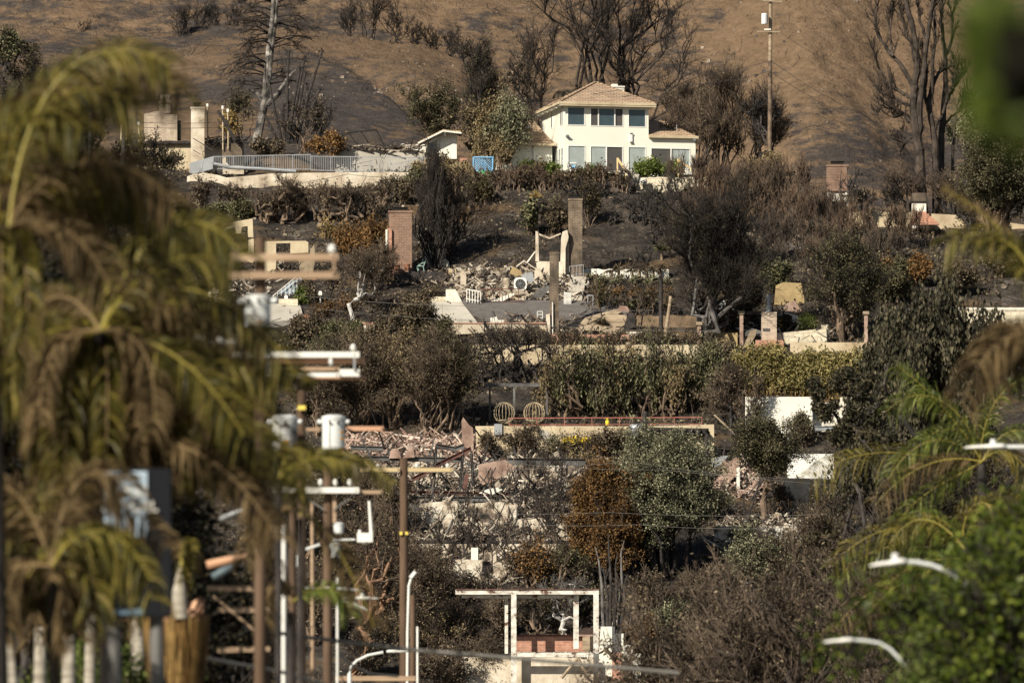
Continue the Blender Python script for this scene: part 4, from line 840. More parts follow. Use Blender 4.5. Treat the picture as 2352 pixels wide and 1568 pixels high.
for uu in (1482, 1625): b = MB(); b.tube([P(uu, 944 if uu < 1500 else 990, yw-2), P(uu-3, 1075, yw-2)], [.2, .24], 8); b.build('post', M['char'], t)
wall('parapet', 'low cream parapet behind the black pergola', 'wall', box4(1509, 1556, 973, 988), 988, M['cream'], .5, y=yw+.9)
t = thing('flower_bed', 'bright yellow flowering clump in front of the long retaining wall', 'flowers', G(1325, 1022)); c = P(1327, 1012, yw-1.6); n = 260
cc = c+np.stack([rs.uniform(-1.2, 1.2, n), rs.normal(0, .2, n), rs.normal(0, .12, n)], 1); b = MB(); b.add(*leafcards(cc, .17)); b.build('flowers', M['yel'], t)
b = MB(); p0 = cc[:120].copy(); p0[:, 2] -= .9; b.paths(np.stack([p0, cc[:120]], 1), np.full((120, 2), .02), 3); b.build('stems', M['twig'], t)
# ---- steel framed ruin, left centre
y = GY(1060, 1175)
t = thing('steel_ruin', 'buckled grey steel frame of a burnt house behind the wooden utility pole', 'steel frame', P(1050, 1180, y))
def ibeam(b, a, c, w=.3, h=.34, y=y):
    b.bar(P(*a, y), P(*c, y), .05, h); d = np.array((0, 0, h/2)); b.bar(P(*a, y)+d, P(*c, y)+d, w, .045); b.bar(P(*a, y)-d, P(*c, y)-d, w, .045)
b = MB(); ibeam(b, (840, 1052), (1060, 1056), y=y+1); ibeam(b, (1002, 1024), (1046, 1031), y=y+.3); ibeam(b, (1046, 1031), (1066, 1023), y=y+.3); ibeam(b, (805, 1028), (880, 1030), y=y+1.3); b.build('beam', M['steel'], t)
b = MB(); ibeam(b, (1000, 1070), (1082, 1030), y=y); ibeam(b, (938, 1105), (1000, 1075), y=y-.3); b.build('fallen_beam', M['rust'], t)
for a, c in (((1002, 1024), (996, 1122)), ((1064, 1030), (1056, 1122)), ((1083, 1038), (1086, 1105))): b = MB(); ibeam(b, a, c, .2, .2); b.build('column', M['steel'], t)
b = MB(); ibeam(b, (930, 1129), (1170, 1134), .35, .2, y-1); b.build('rusty_beam', M['rust'], t); b = MB(); ibeam(b, (940, 1145), (1174, 1146), .35, .36, y-1.4); ibeam(b, (1165, 1059), (1345, 1061), .35, .5, y+.6); b.build('long_beam', M['steel'], t)
for i in range(4): b = MB(); b.bar(P(1150+i*3, 1146, y-1.2), P(1158+i, 1215, y-1.2), .1); b.build('stud', M['wood'], t)
wall('ruined_wall', 'pale wall under the right end of the long grey steel beam', 'ruined wall', [(1160, 1120), (1160, 1066), (1240, 1064), (1240, 1112), (1252, 1108), (1256, 1068), (1330, 1066), (1345, 1120)], 1118, M['sooty'], .4)
wall('ruined_wall', 'cream ruined wall behind the burnt stems under the steel frame', 'ruined wall', [(900, 1250), (900, 1175), (935, 1160), (1000, 1152), (1050, 1150), (1052, 1190), (1070, 1190), (1076, 1156), (1150, 1152), (1186, 1160), (1186, 1250)], 1240, M['sooty'], .4, y=GY(1060, 1240)+1.5)
wall('ruined_wall', 'white pillar at the right end of the steel frame ruin', 'pillar', [(1168, 1235), (1168, 1178), (1176, 1160), (1190, 1165), (1187, 1235)], 1232, M['white'], .5)
tilt('folded orange stucco slab lying across the steel frame ruin', 'stucco_slab', 'slab', [(1100, 1066), (1160, 1055), (1180, 1070), (1182, 1078), (1126, 1108), (1108, 1113), (1098, 1095)], M['pink'], y-.8, .25)
tilt('pink broken roof slab left of the buckled frame', 'roof_slab', 'slab', [(924, 1052), (935, 1036), (950, 1032), (952, 1050)], M['pink'], y+.5, .2)
tilt('second smaller pink slab beside the broken roof slab', 'roof_slab', 'slab', [(893, 1052), (900, 1030), (915, 1032), (922, 1052)], M['pink'], y+.7, .2)
tilt('tall black open metal cabinet door in the steel frame ruin', 'cabinet_door', 'metal sheet', [(1062, 1122), (1068, 1090), (1078, 1086), (1072, 1122)], M['rust'], y-.9)
tilt('large leaning black board under the long steel beam', 'board', 'board', [(1034, 1226), (1054, 1152), (1062, 1152), (1044, 1228)], M['black'], y-2)
tilt('white crumpled sheet lying right on the steel frame ruin', 'crumpled_sheet', 'metal sheet', [(1100, 1132), (1118, 1124), (1148, 1118), (1154, 1124), (1130, 1136)], M['white'], y-1.6)
for i in range(26):
    pass
b = MB(); r = np.random.RandomState(5)
for i in range(80):
    p = P(r.uniform(925, 1170), r.uniform(1080, 1230), y-1-r.uniform(0, 1)); d = r.normal(size=3)*(.5, .2, .7); b.bar(p-d, p+d, .07, .07)
tag(b.build('fallen_timbers', M['rubd'], loc=(0, 0, 0)), kind='stuff')
wall('terrace_wall', 'long tan terrace wall with a charred top below the steel frame ruin', 'wall', ragged(890, 1312, 1244, 1285, 1, 30, 19), 1282, M['sooty'], .5, coping=(1240, 1247, M['char']))
wall('terrace_wall', 'lower tan garden wall with dark openings behind the grey forked trunk', 'wall', [(1040, 1350), (1040, 1284), (1112, 1284), (1112, 1268), (1140, 1266), (1140, 1290), (1200, 1290), (1312, 1290), (1312, 1350)], 1345, M['sooty'], .5, y=GY(1150, 1345)+1)
wall('wall_block', 'small white upright block on the lower tan garden wall', 'block', box4(1082, 1098, 1257, 1286), 1286, M['white'], .4, y=GY(1150, 1345)-.5)
wall('ruined_wall', 'tan wall pieces above the rust brown conifer at the centre', 'ruined wall', ragged(1175, 1330, 1190, 1245, 3, 16, 23), 1240, M['sooty'], .4)
# right centre ruins
wall('ruined_wall', 'scorched long wall right of the grey green tree', 'ruined wall', ragged(1640, 1830, 1208, 1262, 1.5, 22, 25), 1258, M['sooty'], .4)
wall('ruined_wall', 'white low wall right of the scorched long wall', 'ruined wall', [(1764, 1212), (1800, 1210), (1800, 1235), (1850, 1232), (1900, 1235), (1900, 1290), (1764, 1290)], 1285, M['white'], .4, y=GY(1800, 1285)+.6)
tilt('pink crumpled roof sheet right of the grey green tree', 'roof_sheet', 'roof sheet', [(1646, 1100), (1662, 1066), (1690, 1050), (1704, 1052), (1690, 1090), (1672, 1112), (1655, 1112)], M['pink'], GY(1670, 1110)-.5, .25)
tilt('grey blue rolled metal sheet above the pink roof sheet', 'roof_sheet', 'roof sheet', [(1632, 1058), (1660, 1046), (1674, 1046), (1662, 1058), (1650, 1072), (1636, 1072)], M['metal'], GY(1670, 1110)+.4, .2)
wall('wall_stub', 'white upright pier right of the pink roof sheet', 'pillar', [(1692, 1130), (1692, 1074), (1699, 1072), (1699, 1130)], 1128, M['white'], .4)
wall('garden_box', 'low pink planter wall right of the black pergola', 'planter', box4(1624, 1656, 1030, 1041), 1040, M['pink'], .5)
for a, c, lb in (((1640, 952), (1712, 1020), 'long grey pipe leaning right of the pergola'), ((1703, 970), (1707, 1012), 'short white plank standing right of the leaning pipe')):
    yy = GY(1680, 1040); b = MB(); b.bar(P(*a, yy), P(*c, yy), .12 if a[0] == 1640 else .3, .12); tag(b.build('leaning_pipe' if a[0] == 1640 else 'plank', M['wood'], loc=P(*c, yy)), lb, 'pipe' if a[0] == 1640 else 'plank')
# ---- bottom: white steel portal and plaster ruin
y = GY(1280, 1590); t = thing('steel_portal', 'peeling white painted steel portal frame at the bottom centre', 'steel frame', P(1250, 1590, y))
def rb(n, a, c, w, mt='wfrm', yy=0, d=None): b = MB(); b.bar(P(*a, y+yy), P(*c, y+yy), w, d or w); b.build(n, M[mt], t)
rb('top_beam', (1046, 1359), (1376, 1359), .34, 'wfrm', 0, .36); rb('top_beam', (1060, 1369), (1316, 1369), .3, 'wfrm', .6, .26); rb('lower_beam', (1176, 1503), (1376, 1503), .3, 'wfrm', 0, .34)
rb('flange', (1046, 1353), (1376, 1353), .5, 'rust', 0, .06)
for u, v0, v1, mt, yy in ((1369, 1353, 1500, 'wfrm', 0), (1369, 1500, 1640, 'steel', 0), (1323, 1366, 1490, 'wfrm', .6), (1180, 1361, 1640, 'wfrm', 0), (1163, 1370, 1500, 'wfrm', .8)): rb('column', (u, v0), (u, v1), .4 if u != 1163 else .25, mt, yy)
wall('brick_wall', 'bright red slate panel behind the white steel portal', 'wall', box4(1180, 1345, 1458, 1496), 1494, M['brickr'], .4, y=y+3.5, coping=(1456.5, 1460, M['rust']))
wall('plaster_wall', 'scorched plaster wall under the lower beam of the white portal', 'ruined wall', ragged(1060, 1372, 1508, 1640, 2, 20, 33), 1600, M['plaster'], .4, y=y+1.2)
wall('plaster_wall', 'tall stepped white plaster wall right of the portal column', 'ruined wall', [(1376, 1500), (1380, 1438), (1412, 1438), (1412, 1454), (1432, 1454), (1432, 1480), (1453, 1480), (1453, 1640), (1376, 1640)], 1600, M['cream'], .4, y=y+2)
wall('plaster_wall', 'low white plaster end wall at the foot of the burnt trunks', 'ruined wall', [(1440, 1560), (1440, 1500), (1472, 1500), (1472, 1640), (1440, 1640)], 1600, M['white'], .4, y=y+.6)
wall('plaster_wall', 'short pink plaster wall behind the right portal column', 'ruined wall', [(1329, 1460), (1332, 1444), (1345, 1440), (1362, 1440), (1362, 1460)], 1458, M['pink'], .4, y=y+3)
b = MB(); ex(b, box4(1338, 1384, 1460, 1492), y+2.4, .5); tag(b.build('burnt_cabinet', M['wood']), 'burnt brown cabinet behind the right portal column', 'cabinet')
wall('brick_pier', 'white and red brick pier at the bottom right of the portal', 'pillar', ragged(1406, 1430, 1500, 1640, 3, 6, 41), 1600, M['brickr'], .5, y=y+.9)
for a, c, lb in (((1386, 1490), (1422, 1512), 'pale log lying right of the portal column'), ((1290, 1556), (1328, 1510), 'pale forked log leaning under the lower beam'), ((1328, 1510), (1352, 1560), 'second pale log meeting the forked one'), ((1376, 1500), (1410, 1478), 'short charred stick poking up right of the portal')):
    b = MB(); b.tube([P(*a, y-.8), P(*c, y-.8)], .13 if 'short' not in lb else .07, 7); tag(b.build('log', M['char'] if 'short' in lb else M['wood'], loc=P(*c, y-.8)), lb, 'log')

# ---- charred tangle over the lower ruins
def tangle(u0, u1, v0, v1, n, ln, mat, seed, w_=.09, vert=.5, off=.6):
    r = np.random.RandomState(seed); b = MB()
    for i in range(n):
        p = G(r.uniform(u0, u1), r.uniform(v0, v1)); p[1] -= off+r.uniform(0, .6); L_ = ln*r.gamma(2, .5); d = np.array((r.normal(0, .7), r.normal(0, .25), abs(r.normal(0, vert))))
        d = unit_(d)*L_; b.bar(p, p+d, w_*r.uniform(.5, 1.6), w_*r.uniform(.5, 1.2))
    o = b.build('charred_timbers', M[mat], loc=(0, 0, 0)); o['kind'] = 'stuff'
def unit_(d): return d/np.linalg.norm(d)
tangle(800, 1340, 1030, 1300, 620, 1.1, 'char', 1, .10); tangle(830, 1320, 1060, 1300, 170, 1.0, 'rub', 2, .09); tangle(890, 1310, 1120, 1330, 200, 1.5, 'char', 3, .08, 1.8); tangle(880, 1200, 1090, 1240, 120, 1.4, 'steel', 13, .11, .8)
tangle(1640, 1860, 1050, 1280, 160, 1.0, 'char', 4); tangle(1020, 1360, 620, 705, 150, .7, 'char', 5, .07); tangle(1090, 1480, 735, 790, 140, .7, 'char', 6, .07); tangle(1200, 1480, 1480, 1560, 150, .8, 'char', 7, .08)
tangle(470, 900, 590, 760, 160, .7, 'char', 8, .07); tangle(1650, 1990, 730, 800, 120, .8, 'char', 9, .07); tangle(460, 980, 330, 400, 90, .7, 'char', 10, .06)
y = GY(1060, 1240)
t = thing('steel_ruin', 'twisted rusty bed and pipe frames in the ruin under the long steel beam', 'steel frame', G(1020, 1200)); yy = GY(1020, 1200)-1; b = MB(); r = np.random.RandomState(9)
for i in range(8):
    u = r.uniform(900, 1160); v = r.uniform(1160, 1220); pts = [P(u, v, yy)]
    for k in range(5): pts.append(pts[-1]+r.normal(size=3)*(.5, .15, .35))
    b.tube(pts, .035, 5)
b.build('bent_pipes', M['rust'], t)
wall('terrace_wall', 'broken pale block wall low between the bare saplings', 'wall', ragged(930, 1060, 1296, 1322, 3, 12, 61), 1320, M['plaster'], .4)
wall('ruined_wall', 'scorched cream gable piece behind the buckled steel frame', 'ruined wall', [(935, 1100), (935, 1070), (960, 1058), (985, 1066), (988, 1100)], 1098, M['plaster'], .3)
wall('ruined_wall', 'leaning white plaster fragment right of the buckled steel columns', 'ruined wall', [(1090, 1130), (1096, 1092), (1112, 1098), (1118, 1130)], 1128, M['white'], .3)
# ================================================================ vegetation
def unit(a): return a/(np.linalg.norm(a, axis=-1, keepdims=True)+1e-9)
def stems(r, p0, p1, k, bow, wig):
    # curved paths from p0 to p1 (N,3)
    N = len(p0); t = np.linspace(0, 1, k)[None, :, None]
    L = np.linalg.norm(p1-p0, axis=1)[:, None, None]
    up = p0+(p1-p0)*np.array((.35, .35, .65))
    mid = up[:, None]*(1-bow)+((p0+p1)/2)[:, None]*bow
    c = (1-t)**2*p0[:, None]+2*t*(1-t)*mid+t*t*p1[:, None]
    w_ = np.cumsum(r.normal(0, 1, (N, k, 3)), 1); w_ = w_-t*w_[:, -1:]; w_[:, 0] = 0
    return c+w_*wig*L/k
def grow(r, par, n, L, ang, trop, k, wig, tmin=.3, tmax=1.0, inherit=1.0):
    # n children per parent path
    N, m, _ = par.shape
    f = r.uniform(tmin, tmax, (N, n))**.8*(m-1); i = np.clip(f.astype(int), 0, m-2); fr = (f-i)[..., None]
    ii = np.arange(N)[:, None]; a = par[ii, i]; b = par[ii, i+1]; st = (a+(b-a)*fr).reshape(-1, 3); tg = unit(b-a).reshape(-1, 3)
    d = unit(tg*inherit+unit(r.normal(size=st.shape))*ang+np.array((0, 0, trop)))
    LL = (np.asarray(L)*r.uniform(.45, 1.25, len(st)))[:, None, None]
    dd = d[:, None]+np.cumsum(r.normal(0, wig, (len(st), k, 3)), 1)+np.array((0, 0, trop*.25))*np.arange(k)[None, :, None]
    steps = unit(dd)*LL/(k-1); steps[:, 0] = 0
    return st[:, None]+np.cumsum(steps, 1)
def taper(n, k, r0, r1): return np.full((n, 1), 1.)*np.linspace(r0, r1, k)[None]
SEED = [100]
def plant(name, lab, cat, u, v, w, h, y=None, group=None, n0=5, n1=9, n2=8, n3=0, cb=.25, shape='ball', r0=.14, bark='bark', twig='twig', leaf=None,
          nl=0, ls=.16, droop=0, elong=1.8, bow=.3, wig=.5, l1=.28, l2=.14, l3=.07, ang=.8, trop=.25, lsp=.14, tr2=.018, lean=0, single=False, depth=None, dv=0, kind=None, sink=.3, lmul=1.7, lsc=.74, clump=45, csz=.26):
    SEED[0] += 1; r = np.random.RandomState(SEED[0])
    p = G(u, v) if y is None else P(u, v, y)
    if dv: p[1] -= dv; p[2] = T(p[0], p[1])
    if group: w *= r.uniform(.82, 1.2); h *= r.uniform(.78, 1.12)
    s = S(p[1]); W = w*s; Hh = h*s; Dp = (depth*s if depth else W*.8)
    t = thing(name, lab, cat, p, group)
    if kind: t['kind'] = kind
    base = np.repeat(p[None], n0, 0)+np.stack([r.normal(0, .02*W+.03, n0), r.normal(0, .02*W+.03, n0), np.full(n0, -sink)], 1)
    if shape == 'hedge': base[:, 0] = p[0]+np.linspace(-.45, .45, n0)*W
    q = unit(r.normal(size=(n0, 3)))*r.uniform(.25, 1.35, (n0, 1))**.5
    if shape == 'column': tip = p+q*(W/2*.5, Dp/2*.5, 0)+np.array((0, 0, Hh))*(1-.35*np.abs(q[:, :1])*r.rand(n0, 1))
    elif shape == 'fan':
        a = r.uniform(-1, 1, n0); tip = p+np.stack([a*W/2, r.uniform(-.5, .5, n0)*Dp, Hh*np.sqrt(np.clip(1-a*a*.75, .1, 1))*r.uniform(.75, 1, n0)], 1)+np.array((lean*s, 0, 0))
    elif shape == 'hedge': tip = base+np.stack([r.normal(0, .04*W, n0), r.normal(0, .1*Dp, n0), Hh*r.uniform(.6, 1, n0)+sink], 1)
    else:
        q[:, 2] = np.abs(q[:, 2])*1.1-.2; tip = p+np.array((lean*s, 0, Hh*(cb+(1-cb)*.5)))+q*(W/2*.75, Dp/2*.75, Hh*(1-cb)/2*.85)
    if single:
        fork = p+np.array((lean*s*.4, 0, Hh*cb*.9)); tr = stems(r, base[:1], fork[None], 6, .5, wig)
        b = MB(); b.paths(tr, taper(1, 6, r0*1.6, r0*1.05), 8); base = np.repeat(fork[None], n0, 0)
    else: b = MB()
    s0 = stems(r, base, tip, 9, bow, wig); rr = taper(n0, 9, r0*(.8 if single else 1), max(r0*.22, .02)); b.paths(s0, rr, 6)
    b.build('trunk', M[bark], t)
    tb = MB(); s1 = grow(r, s0, n1, l1*Hh, ang, trop, 6, .16, .1 if shape == 'column' else .3 if not single else .15)
    tb.paths(s1, taper(len(s1), 6, max(r0*.3, .03), tr2), 4); last = s1
    if n2: s2 = grow(r, s1, n2, l2*Hh, ang, trop, 4, .2, .15); tb.paths(s2, taper(len(s2), 4, tr2*1.1, tr2*.6), 3); last = s2
    if n3: s3 = grow(r, s2, n3, l3*Hh, ang, trop, 3, .2, .1); tb.paths(s3, taper(len(s3), 3, tr2*.8, tr2*.5), 3); last = s3
    cr = tb.build('crown', M[twig], t)
    if leaf and nl:
        src = last.reshape(-1, 3)
        nl = int(nl*lmul*(.62 if leaf in ('lbrown', 'ldark', 'ltan') else 1)); ls = ls*lsc
        i = r.randint(0, len(src), nl)
        if clump:
            nc = max(12, int(nl/clump)); ci = src[r.randint(0, len(src), nc)]; c = ci[r.randint(0, nc, nl)]+r.normal(0, 1, (nl, 3))*(csz, csz, csz*(1+droop*1.6)); k_ = r.rand(nl) < .3; c[k_] = src[i[k_]]+r.normal(0, lsp, (k_.sum(), 3))
        else: c = src[i]+r.normal(0, lsp, (nl, 3))
        if droop: c[:, 2] -= np.abs(r.normal(0, lsp*1.5, nl))
        lb = MB(); lb.add(*leafcards(c, ls, elong, droop, r)); lb.build('foliage', M[leaf], t)
    return t
def bush(lab, u, v, w, h, leaf='lbrown', nl=None, name='bush', cat='bush', **k):
    d = dict(n0=7, n1=8, n2=7, cb=.05, r0=.07, leaf=leaf, nl=nl or int(w*h*1.1), wig=.5, twig='twig'); d.update(k)
    return plant(name, lab, cat, u, v, w, h, **d)
BR = dict(n0=7, n1=10, n2=9, n3=3, twig='twigd', bark='char')
# ---------- mountain
for i, (u, v, w, h, lab) in enumerate(((1035, 82, 120, 110, 'bare burnt bush on the ridge, the tallest of the row above the spur'), (1090, 92, 100, 80, 'bare burnt bush leaning right on the ridge, next to the tallest'), (1130, 104, 90, 60, 'low bare bush in the middle of the ridge row'), (1175, 112, 100, 60, 'low tangled bare bush near the right end of the ridge row'),
        (1215, 118, 90, 60, 'low tangled bare bush at the very right end of the ridge row'), (985, 78, 70, 70, 'thin bare bush at the left end of the ridge row'))):
    u_ = u-588+440 if False else u-180
    plant('burnt_bush', lab, 'bush', u_+0, v, w, h, y=1190, n0=7, n1=9, n2=7, n3=3, twig='twigd', bark='char', r0=.07, cb=.1, sink=1.5, tr2=.014, l1=.35, l2=.16, group='bare bushes on the ridge')
for i, (u, v, w, h, y, lab) in enumerate(((420, 80, 60, 78, 1188, 'spiky bare grey bush on the upper left hill, lowest of its cluster'), (455, 56, 60, 50, 1192, 'bare grey bush high on the left hill, second of its cluster'), (490, 56, 60, 55, 1192, 'dense bare grey bush high on the left hill, third of its cluster'), (535, 60, 55, 50, 1191, 'bare grey bush high on the left hill nearest the dead pine'),
      (195, 66, 40, 20, 1190, 'small bare bush far up on the left hill'), (1925, 376, 55, 36, 1205, 'small forked bare bush above the lone red brick chimney'), (945, 215, 60, 24, 1185, 'small curled black bush on the spur above the round olive tree'), (1530, 60, 60, 50, 1215, 'dark bare bush high behind the big bare tree'), (1950, 120, 60, 40, 1225, 'dark scraggly bush on the rocky slope right of the utility pole'))):
    plant('burnt_bush', lab, 'bush', u, v, w, h, y=y, n0=9, n1=8, n2=7, n3=3, twig='twigd', bark='char', r0=.05, cb=.1, sink=2.5, tr2=.013, l1=.35, l2=.16)
# ---------- top terrace trees
def conifer(lab, base, top, segs, y, r0, br, name='dead_pine', bark='pinebark', seed=1, W=90):
    r = np.random.RandomState(seed); t = thing(name, lab, 'tree', P(*base, y))
    b = MB(); path = np.array([P(a, c, y) for a, c in segs]); k = len(path)
    b.tube(path, np.linspace(r0, r0*.35, k), 10)
    for s_ in br[0]: q_ = np.array([P(a, c, y) for a, c in s_]); b.tube(q_, np.linspace(r0*.7, r0*.2, len(q_)), 8)
    b.build('trunk', M[bark], t)
    st = []; n = br[1]; rows = []
    for i in range(n):
        f = r.uniform(br[2], 1); q_ = path[0]+0; idx = f*(k-1); j = min(int(idx), k-2); c = path[j]+(path[j+1]-path[j])*(idx-j)
        sd = 1 if r.rand() < .5 else -1; L = W*S(y)*r.uniform(.5, 1.1)*(1.15-.4*f)
        dirv = np.array((sd*r.uniform(.5, 1), r.normal(0, .5), r.uniform(-.1, .45))); e = c+unit(dirv)*L; e[2] -= L*.22
        st.append((c, c+unit(dirv)*L*.5+np.array((0, 0, .1*L)), e))
    st = np.array(st); tt = np.linspace(0, 1, 8)[None, :, None]
    s0 = (1-tt)**2*st[:, :1]+2*tt*(1-tt)*st[:, 1:2]+tt**2*st[:, 2:]; s0 = s0+np.cumsum(r.normal(0, .03, s0.shape), 1)
    b = MB(); b.paths(s0, taper(len(s0), 8, r0*.2, .025), 5)
    s1 = grow(r, s0, 9, 1.0, .7, -.05, 5, .15, .25); b.paths(s1, taper(len(s1), 5, .028, .016), 3); s2 = grow(r, s1, 5, .45, .7, -.05, 4, .2, .2); b.paths(s2, taper(len(s2), 4, .017, .01), 3)
    b.build('crown', M['twigd'], t); return t
conifer('tall dead pine with a pale scarred trunk towering on the left mound', (588, 322), None, [(588, 330), (598, 285), (608, 235), (612, 180), (617, 120), (624, 60), (628, 0), (632, -60)], 1014, .42, ([[(612, 240), (640, 215), (662, 178), (680, 160)], [(611, 230), (622, 130), (634, 40), (640, -40)], [(608, 235), (590, 215), (570, 205)]], 62, .35), W=115)
for i, (u0, u1, v1, lab) in enumerate(((655, 650, 240, 'short'), (660, 663, 118, 'tall'), (670, 700, 130, 'tall leaning'), (680, 741, 115, 'tallest right leaning'), (648, 615, 175, 'left leaning'), (662, 690, 155, 'crooked'), (690, 735, 205, 'short right leaning'), (640, 604, 255, 'short left leaning'), (676, 702, 165, 'broken'))):
    y = 1012.5; t = thing('charred_snag', lab+' charred bare stem in the clump right of the tall dead pine', 'snag', P(u0, 322, y), 'charred stems beside the dead pine'); b = MB(); b.tube([P(u0, 330, y), P((u0+u1)/2-2, (322+v1)/2, y), P(u1, v1, y)], [.17, .13, .1], 7); b.build('stem', M['char'], t)
    r = np.random.RandomState(i); b = MB(); tip = P(u1, v1+2, y); pp = tip+unit(r.normal(size=(14, 3))+np.array((0, 0, .4)))[:, None]*np.linspace(0, .45, 3)[None, :, None]; b.paths(pp, taper(14, 3, .03, .012), 3); b.build('tuft', M['char'], t)
plant('burnt_shrub', 'dark tangled shrub around the charred stems by the dead pine', 'bush', 700, 345, 140, 110, y=1012, n0=12, n1=9, n2=9, leaf='lbrown', nl=1200, twig='twigd', r0=.06, cb=.02, shape='fan')
bush('orange brown low shrub at the foot of the charred stems', 745, 350, 110, 40, leaf='lrust', y=1008)
bush('brown mound of dry shrub behind the metal fence', 610, 352, 120, 26, leaf='lbrown', y=1007)
bush('yellow leaved sapling behind the left foundations', 520, 325, 50, 70, leaf='lgold', nl=700, y=1018, r0=.05)
bush('thin dark conifer sapling behind the left foundations', 548, 325, 40, 105, leaf='ldull', nl=700, y=1020, shape='column', r0=.06, cat='tree', name='young_conifer')
# around the house
plant('flat_topped_conifer', 'dull olive flat branching conifer left of the outbuilding', 'tree', 992, 330, 150, 135, y=1012, n0=8, n1=11, n2=8, ang=.9, trop=.0, leaf='ldull', nl=5200, ls=.12, elong=2.2, bow=.6, l1=.3, cb=.2, r0=.16, twig='twigd', lsp=.12)
plant('burnt_conifer', 'tall burnt tree with twin dark tops behind the outbuilding', 'tree', 1098, 345, 105, 228, y=1004.5, n0=12, n1=13, n2=9, n3=4, twig='twigd', bark='char', leaf='ldull', nl=2600, ls=.1, cb=.3, r0=.2, shape='column', l1=.17, l2=.09, bow=.7)
plant('burnt_conifer', 'thin feathery burnt tree right of the twin topped one', 'tree', 1172, 340, 40, 195, y=1014, n0=4, n1=14, n2=9, twig='twigd', bark='bark', leaf='lbrown', nl=900, shape='column', r0=.09, l1=.12, l2=.06)
plant('cypress', 'tan and brown drooping cypress between outbuilding and house', 'tree', 1125, 378, 110, 140, y=1003, n0=9, n1=14, n2=8, trop=-.1, leaf='ltan', nl=12000, ls=.13, droop=.5, elong=2.4, cb=.1, r0=.12, shape='column', l1=.2)
plant('cypress', 'fresh green drooping branches of a cypress left of the house roof', 'tree', 1168, 368, 62, 150, y=1001.5, n0=7, n1=12, n2=7, trop=-.2, leaf='lgreen', nl=4200, ls=.13, droop=.5, elong=2.4, cb=.3, r0=.1, l1=.22)
plant('cypress', 'dry tan shrub hiding the lower wing of the house', 'bush', 1150, 385, 80, 70, y=1000.5, n0=7, n1=9, n2=7, leaf='ltan', nl=2600, droop=.4, ls=.13, r0=.07)
plant('bare_tree', 'big spreading bare tree directly behind the house roof', 'tree', 1380, 255, 370, 345, y=1022, n0=12, n1=10, n2=8, n3=4, twig='twigd', bark='barkd', shape='fan', r0=.2, wig=.6, l1=.32, l2=.15, l3=.07, tr2=.017, cb=.1, sink=3, trop=.35)
plant('bare_tree', 'second bare tree leaning right behind the house chimney', 'tree', 1470, 235, 300, 200, y=1024, n0=7, n1=9, n2=8, n3=3, twig='twigd', bark='barkd', shape='fan', r0=.17, l1=.32, l2=.15, l3=.07, tr2=.017, sink=4)
plant('bare_tree', 'slim bare tree with upright branches left behind the house', 'tree', 1232, 255, 150, 240, y=1026, n0=6, n1=12, n2=8, n3=2, twig='twigd', bark='barkd', r0=.12, bow=.7, l1=.2, l2=.12, cb=.2, tr2=.02, sink=3)
plant('bare_tree', 'pale thin bare tree farther left behind the house', 'tree', 1206, 250, 70, 150, y=1028, n0=5, n1=10, n2=8, twig='twig', bark='bark', r0=.08, bow=.7, sink=3)
def palm_simple(lab, u, v, n, L, y, mat='ldark', rach='char', seed=1, wl=.35, wid=.03, up=.6, trunk=None, name='burnt_palm', cat='palm', nlf=26, fl=0.9):
    r = np.random.RandomState(seed); c = P(u, v, y); t = thing(name, lab, cat, c if not trunk else P(u, trunk, y))
    if trunk: b = MB(); b.tube([c, P(u, trunk+10, y)], [.25, .3], 10); b.build('trunk', M['bark'], t)
    tt = np.linspace(0, 1, 8)[:, None]; rb_ = MB(); lb = MB()
    for i in range(n):
        az = r.uniform(0, 2*pi); e = up*r.uniform(.4, 1.3); d = unit(np.array((cos(az), sin(az), e))); l = L*r.uniform(.7, 1.1)
        p1 = c+d*l*.6; p2 = c+np.array((d[0], d[1], 0))*l*1.0+np.array((0, 0, l*(e*.4-fl*.6)))
        path = (1-tt)**2*c+2*tt*(1-tt)*p1+tt**2*p2; rb_.tube(path, np.linspace(.03, .01, 8), 4)
        f = r.uniform(.15, 1, nlf*2)*7; j = np.clip(f.astype(int), 0, 6); q_ = path[j]+(path[j+1]-path[j])*(f-j)[:, None]; tg = unit(path[j+1]-path[j]); sd = unit(np.cross(tg, (0, 0, 1.)))*np.where(np.arange(nlf*2) % 2, 1, -1)[:, None]
        dd = unit(sd+tg*.7+np.array((0, 0, -.8))); a = dd*(wl*r.uniform(.7, 1.1, nlf*2))[:, None]; b2 = unit(np.cross(a, r.normal(size=a.shape)))*wid
        lb.add(np.stack([q_-b2, q_+b2, q_+a+b2*.3, q_+a-b2*.3], 1).reshape(-1, 3), np.arange(nlf*8).reshape(-1, 4))
    rb_.build('frond_ribs', M[rach], t); lb.build('fronds', M[mat], t); return t
palm_simple('scorched black palm crown poking above the house roof', 1345, 205, 16, 2.1, 1012, seed=3)
palm_simple('small scorched palm arching left above the roof', 1290, 213, 6, 1.6, 1013, seed=5)
palm_simple('dead tan palm with drooping fronds below the blue lattice screen', 1055, 378, 26, 2.6, 998, 'ltan', 'twig', seed=8, wl=.6, wid=.05, fl=1.5, up=.8, trunk=430)
palm_simple('second drooping dead palm with hanging blackened skirt, under the tan one', 1072, 405, 22, 1.9, 996.5, 'lbrown', 'char', seed=9, wl=.6, wid=.05, fl=1.8, up=.5, trunk=440)
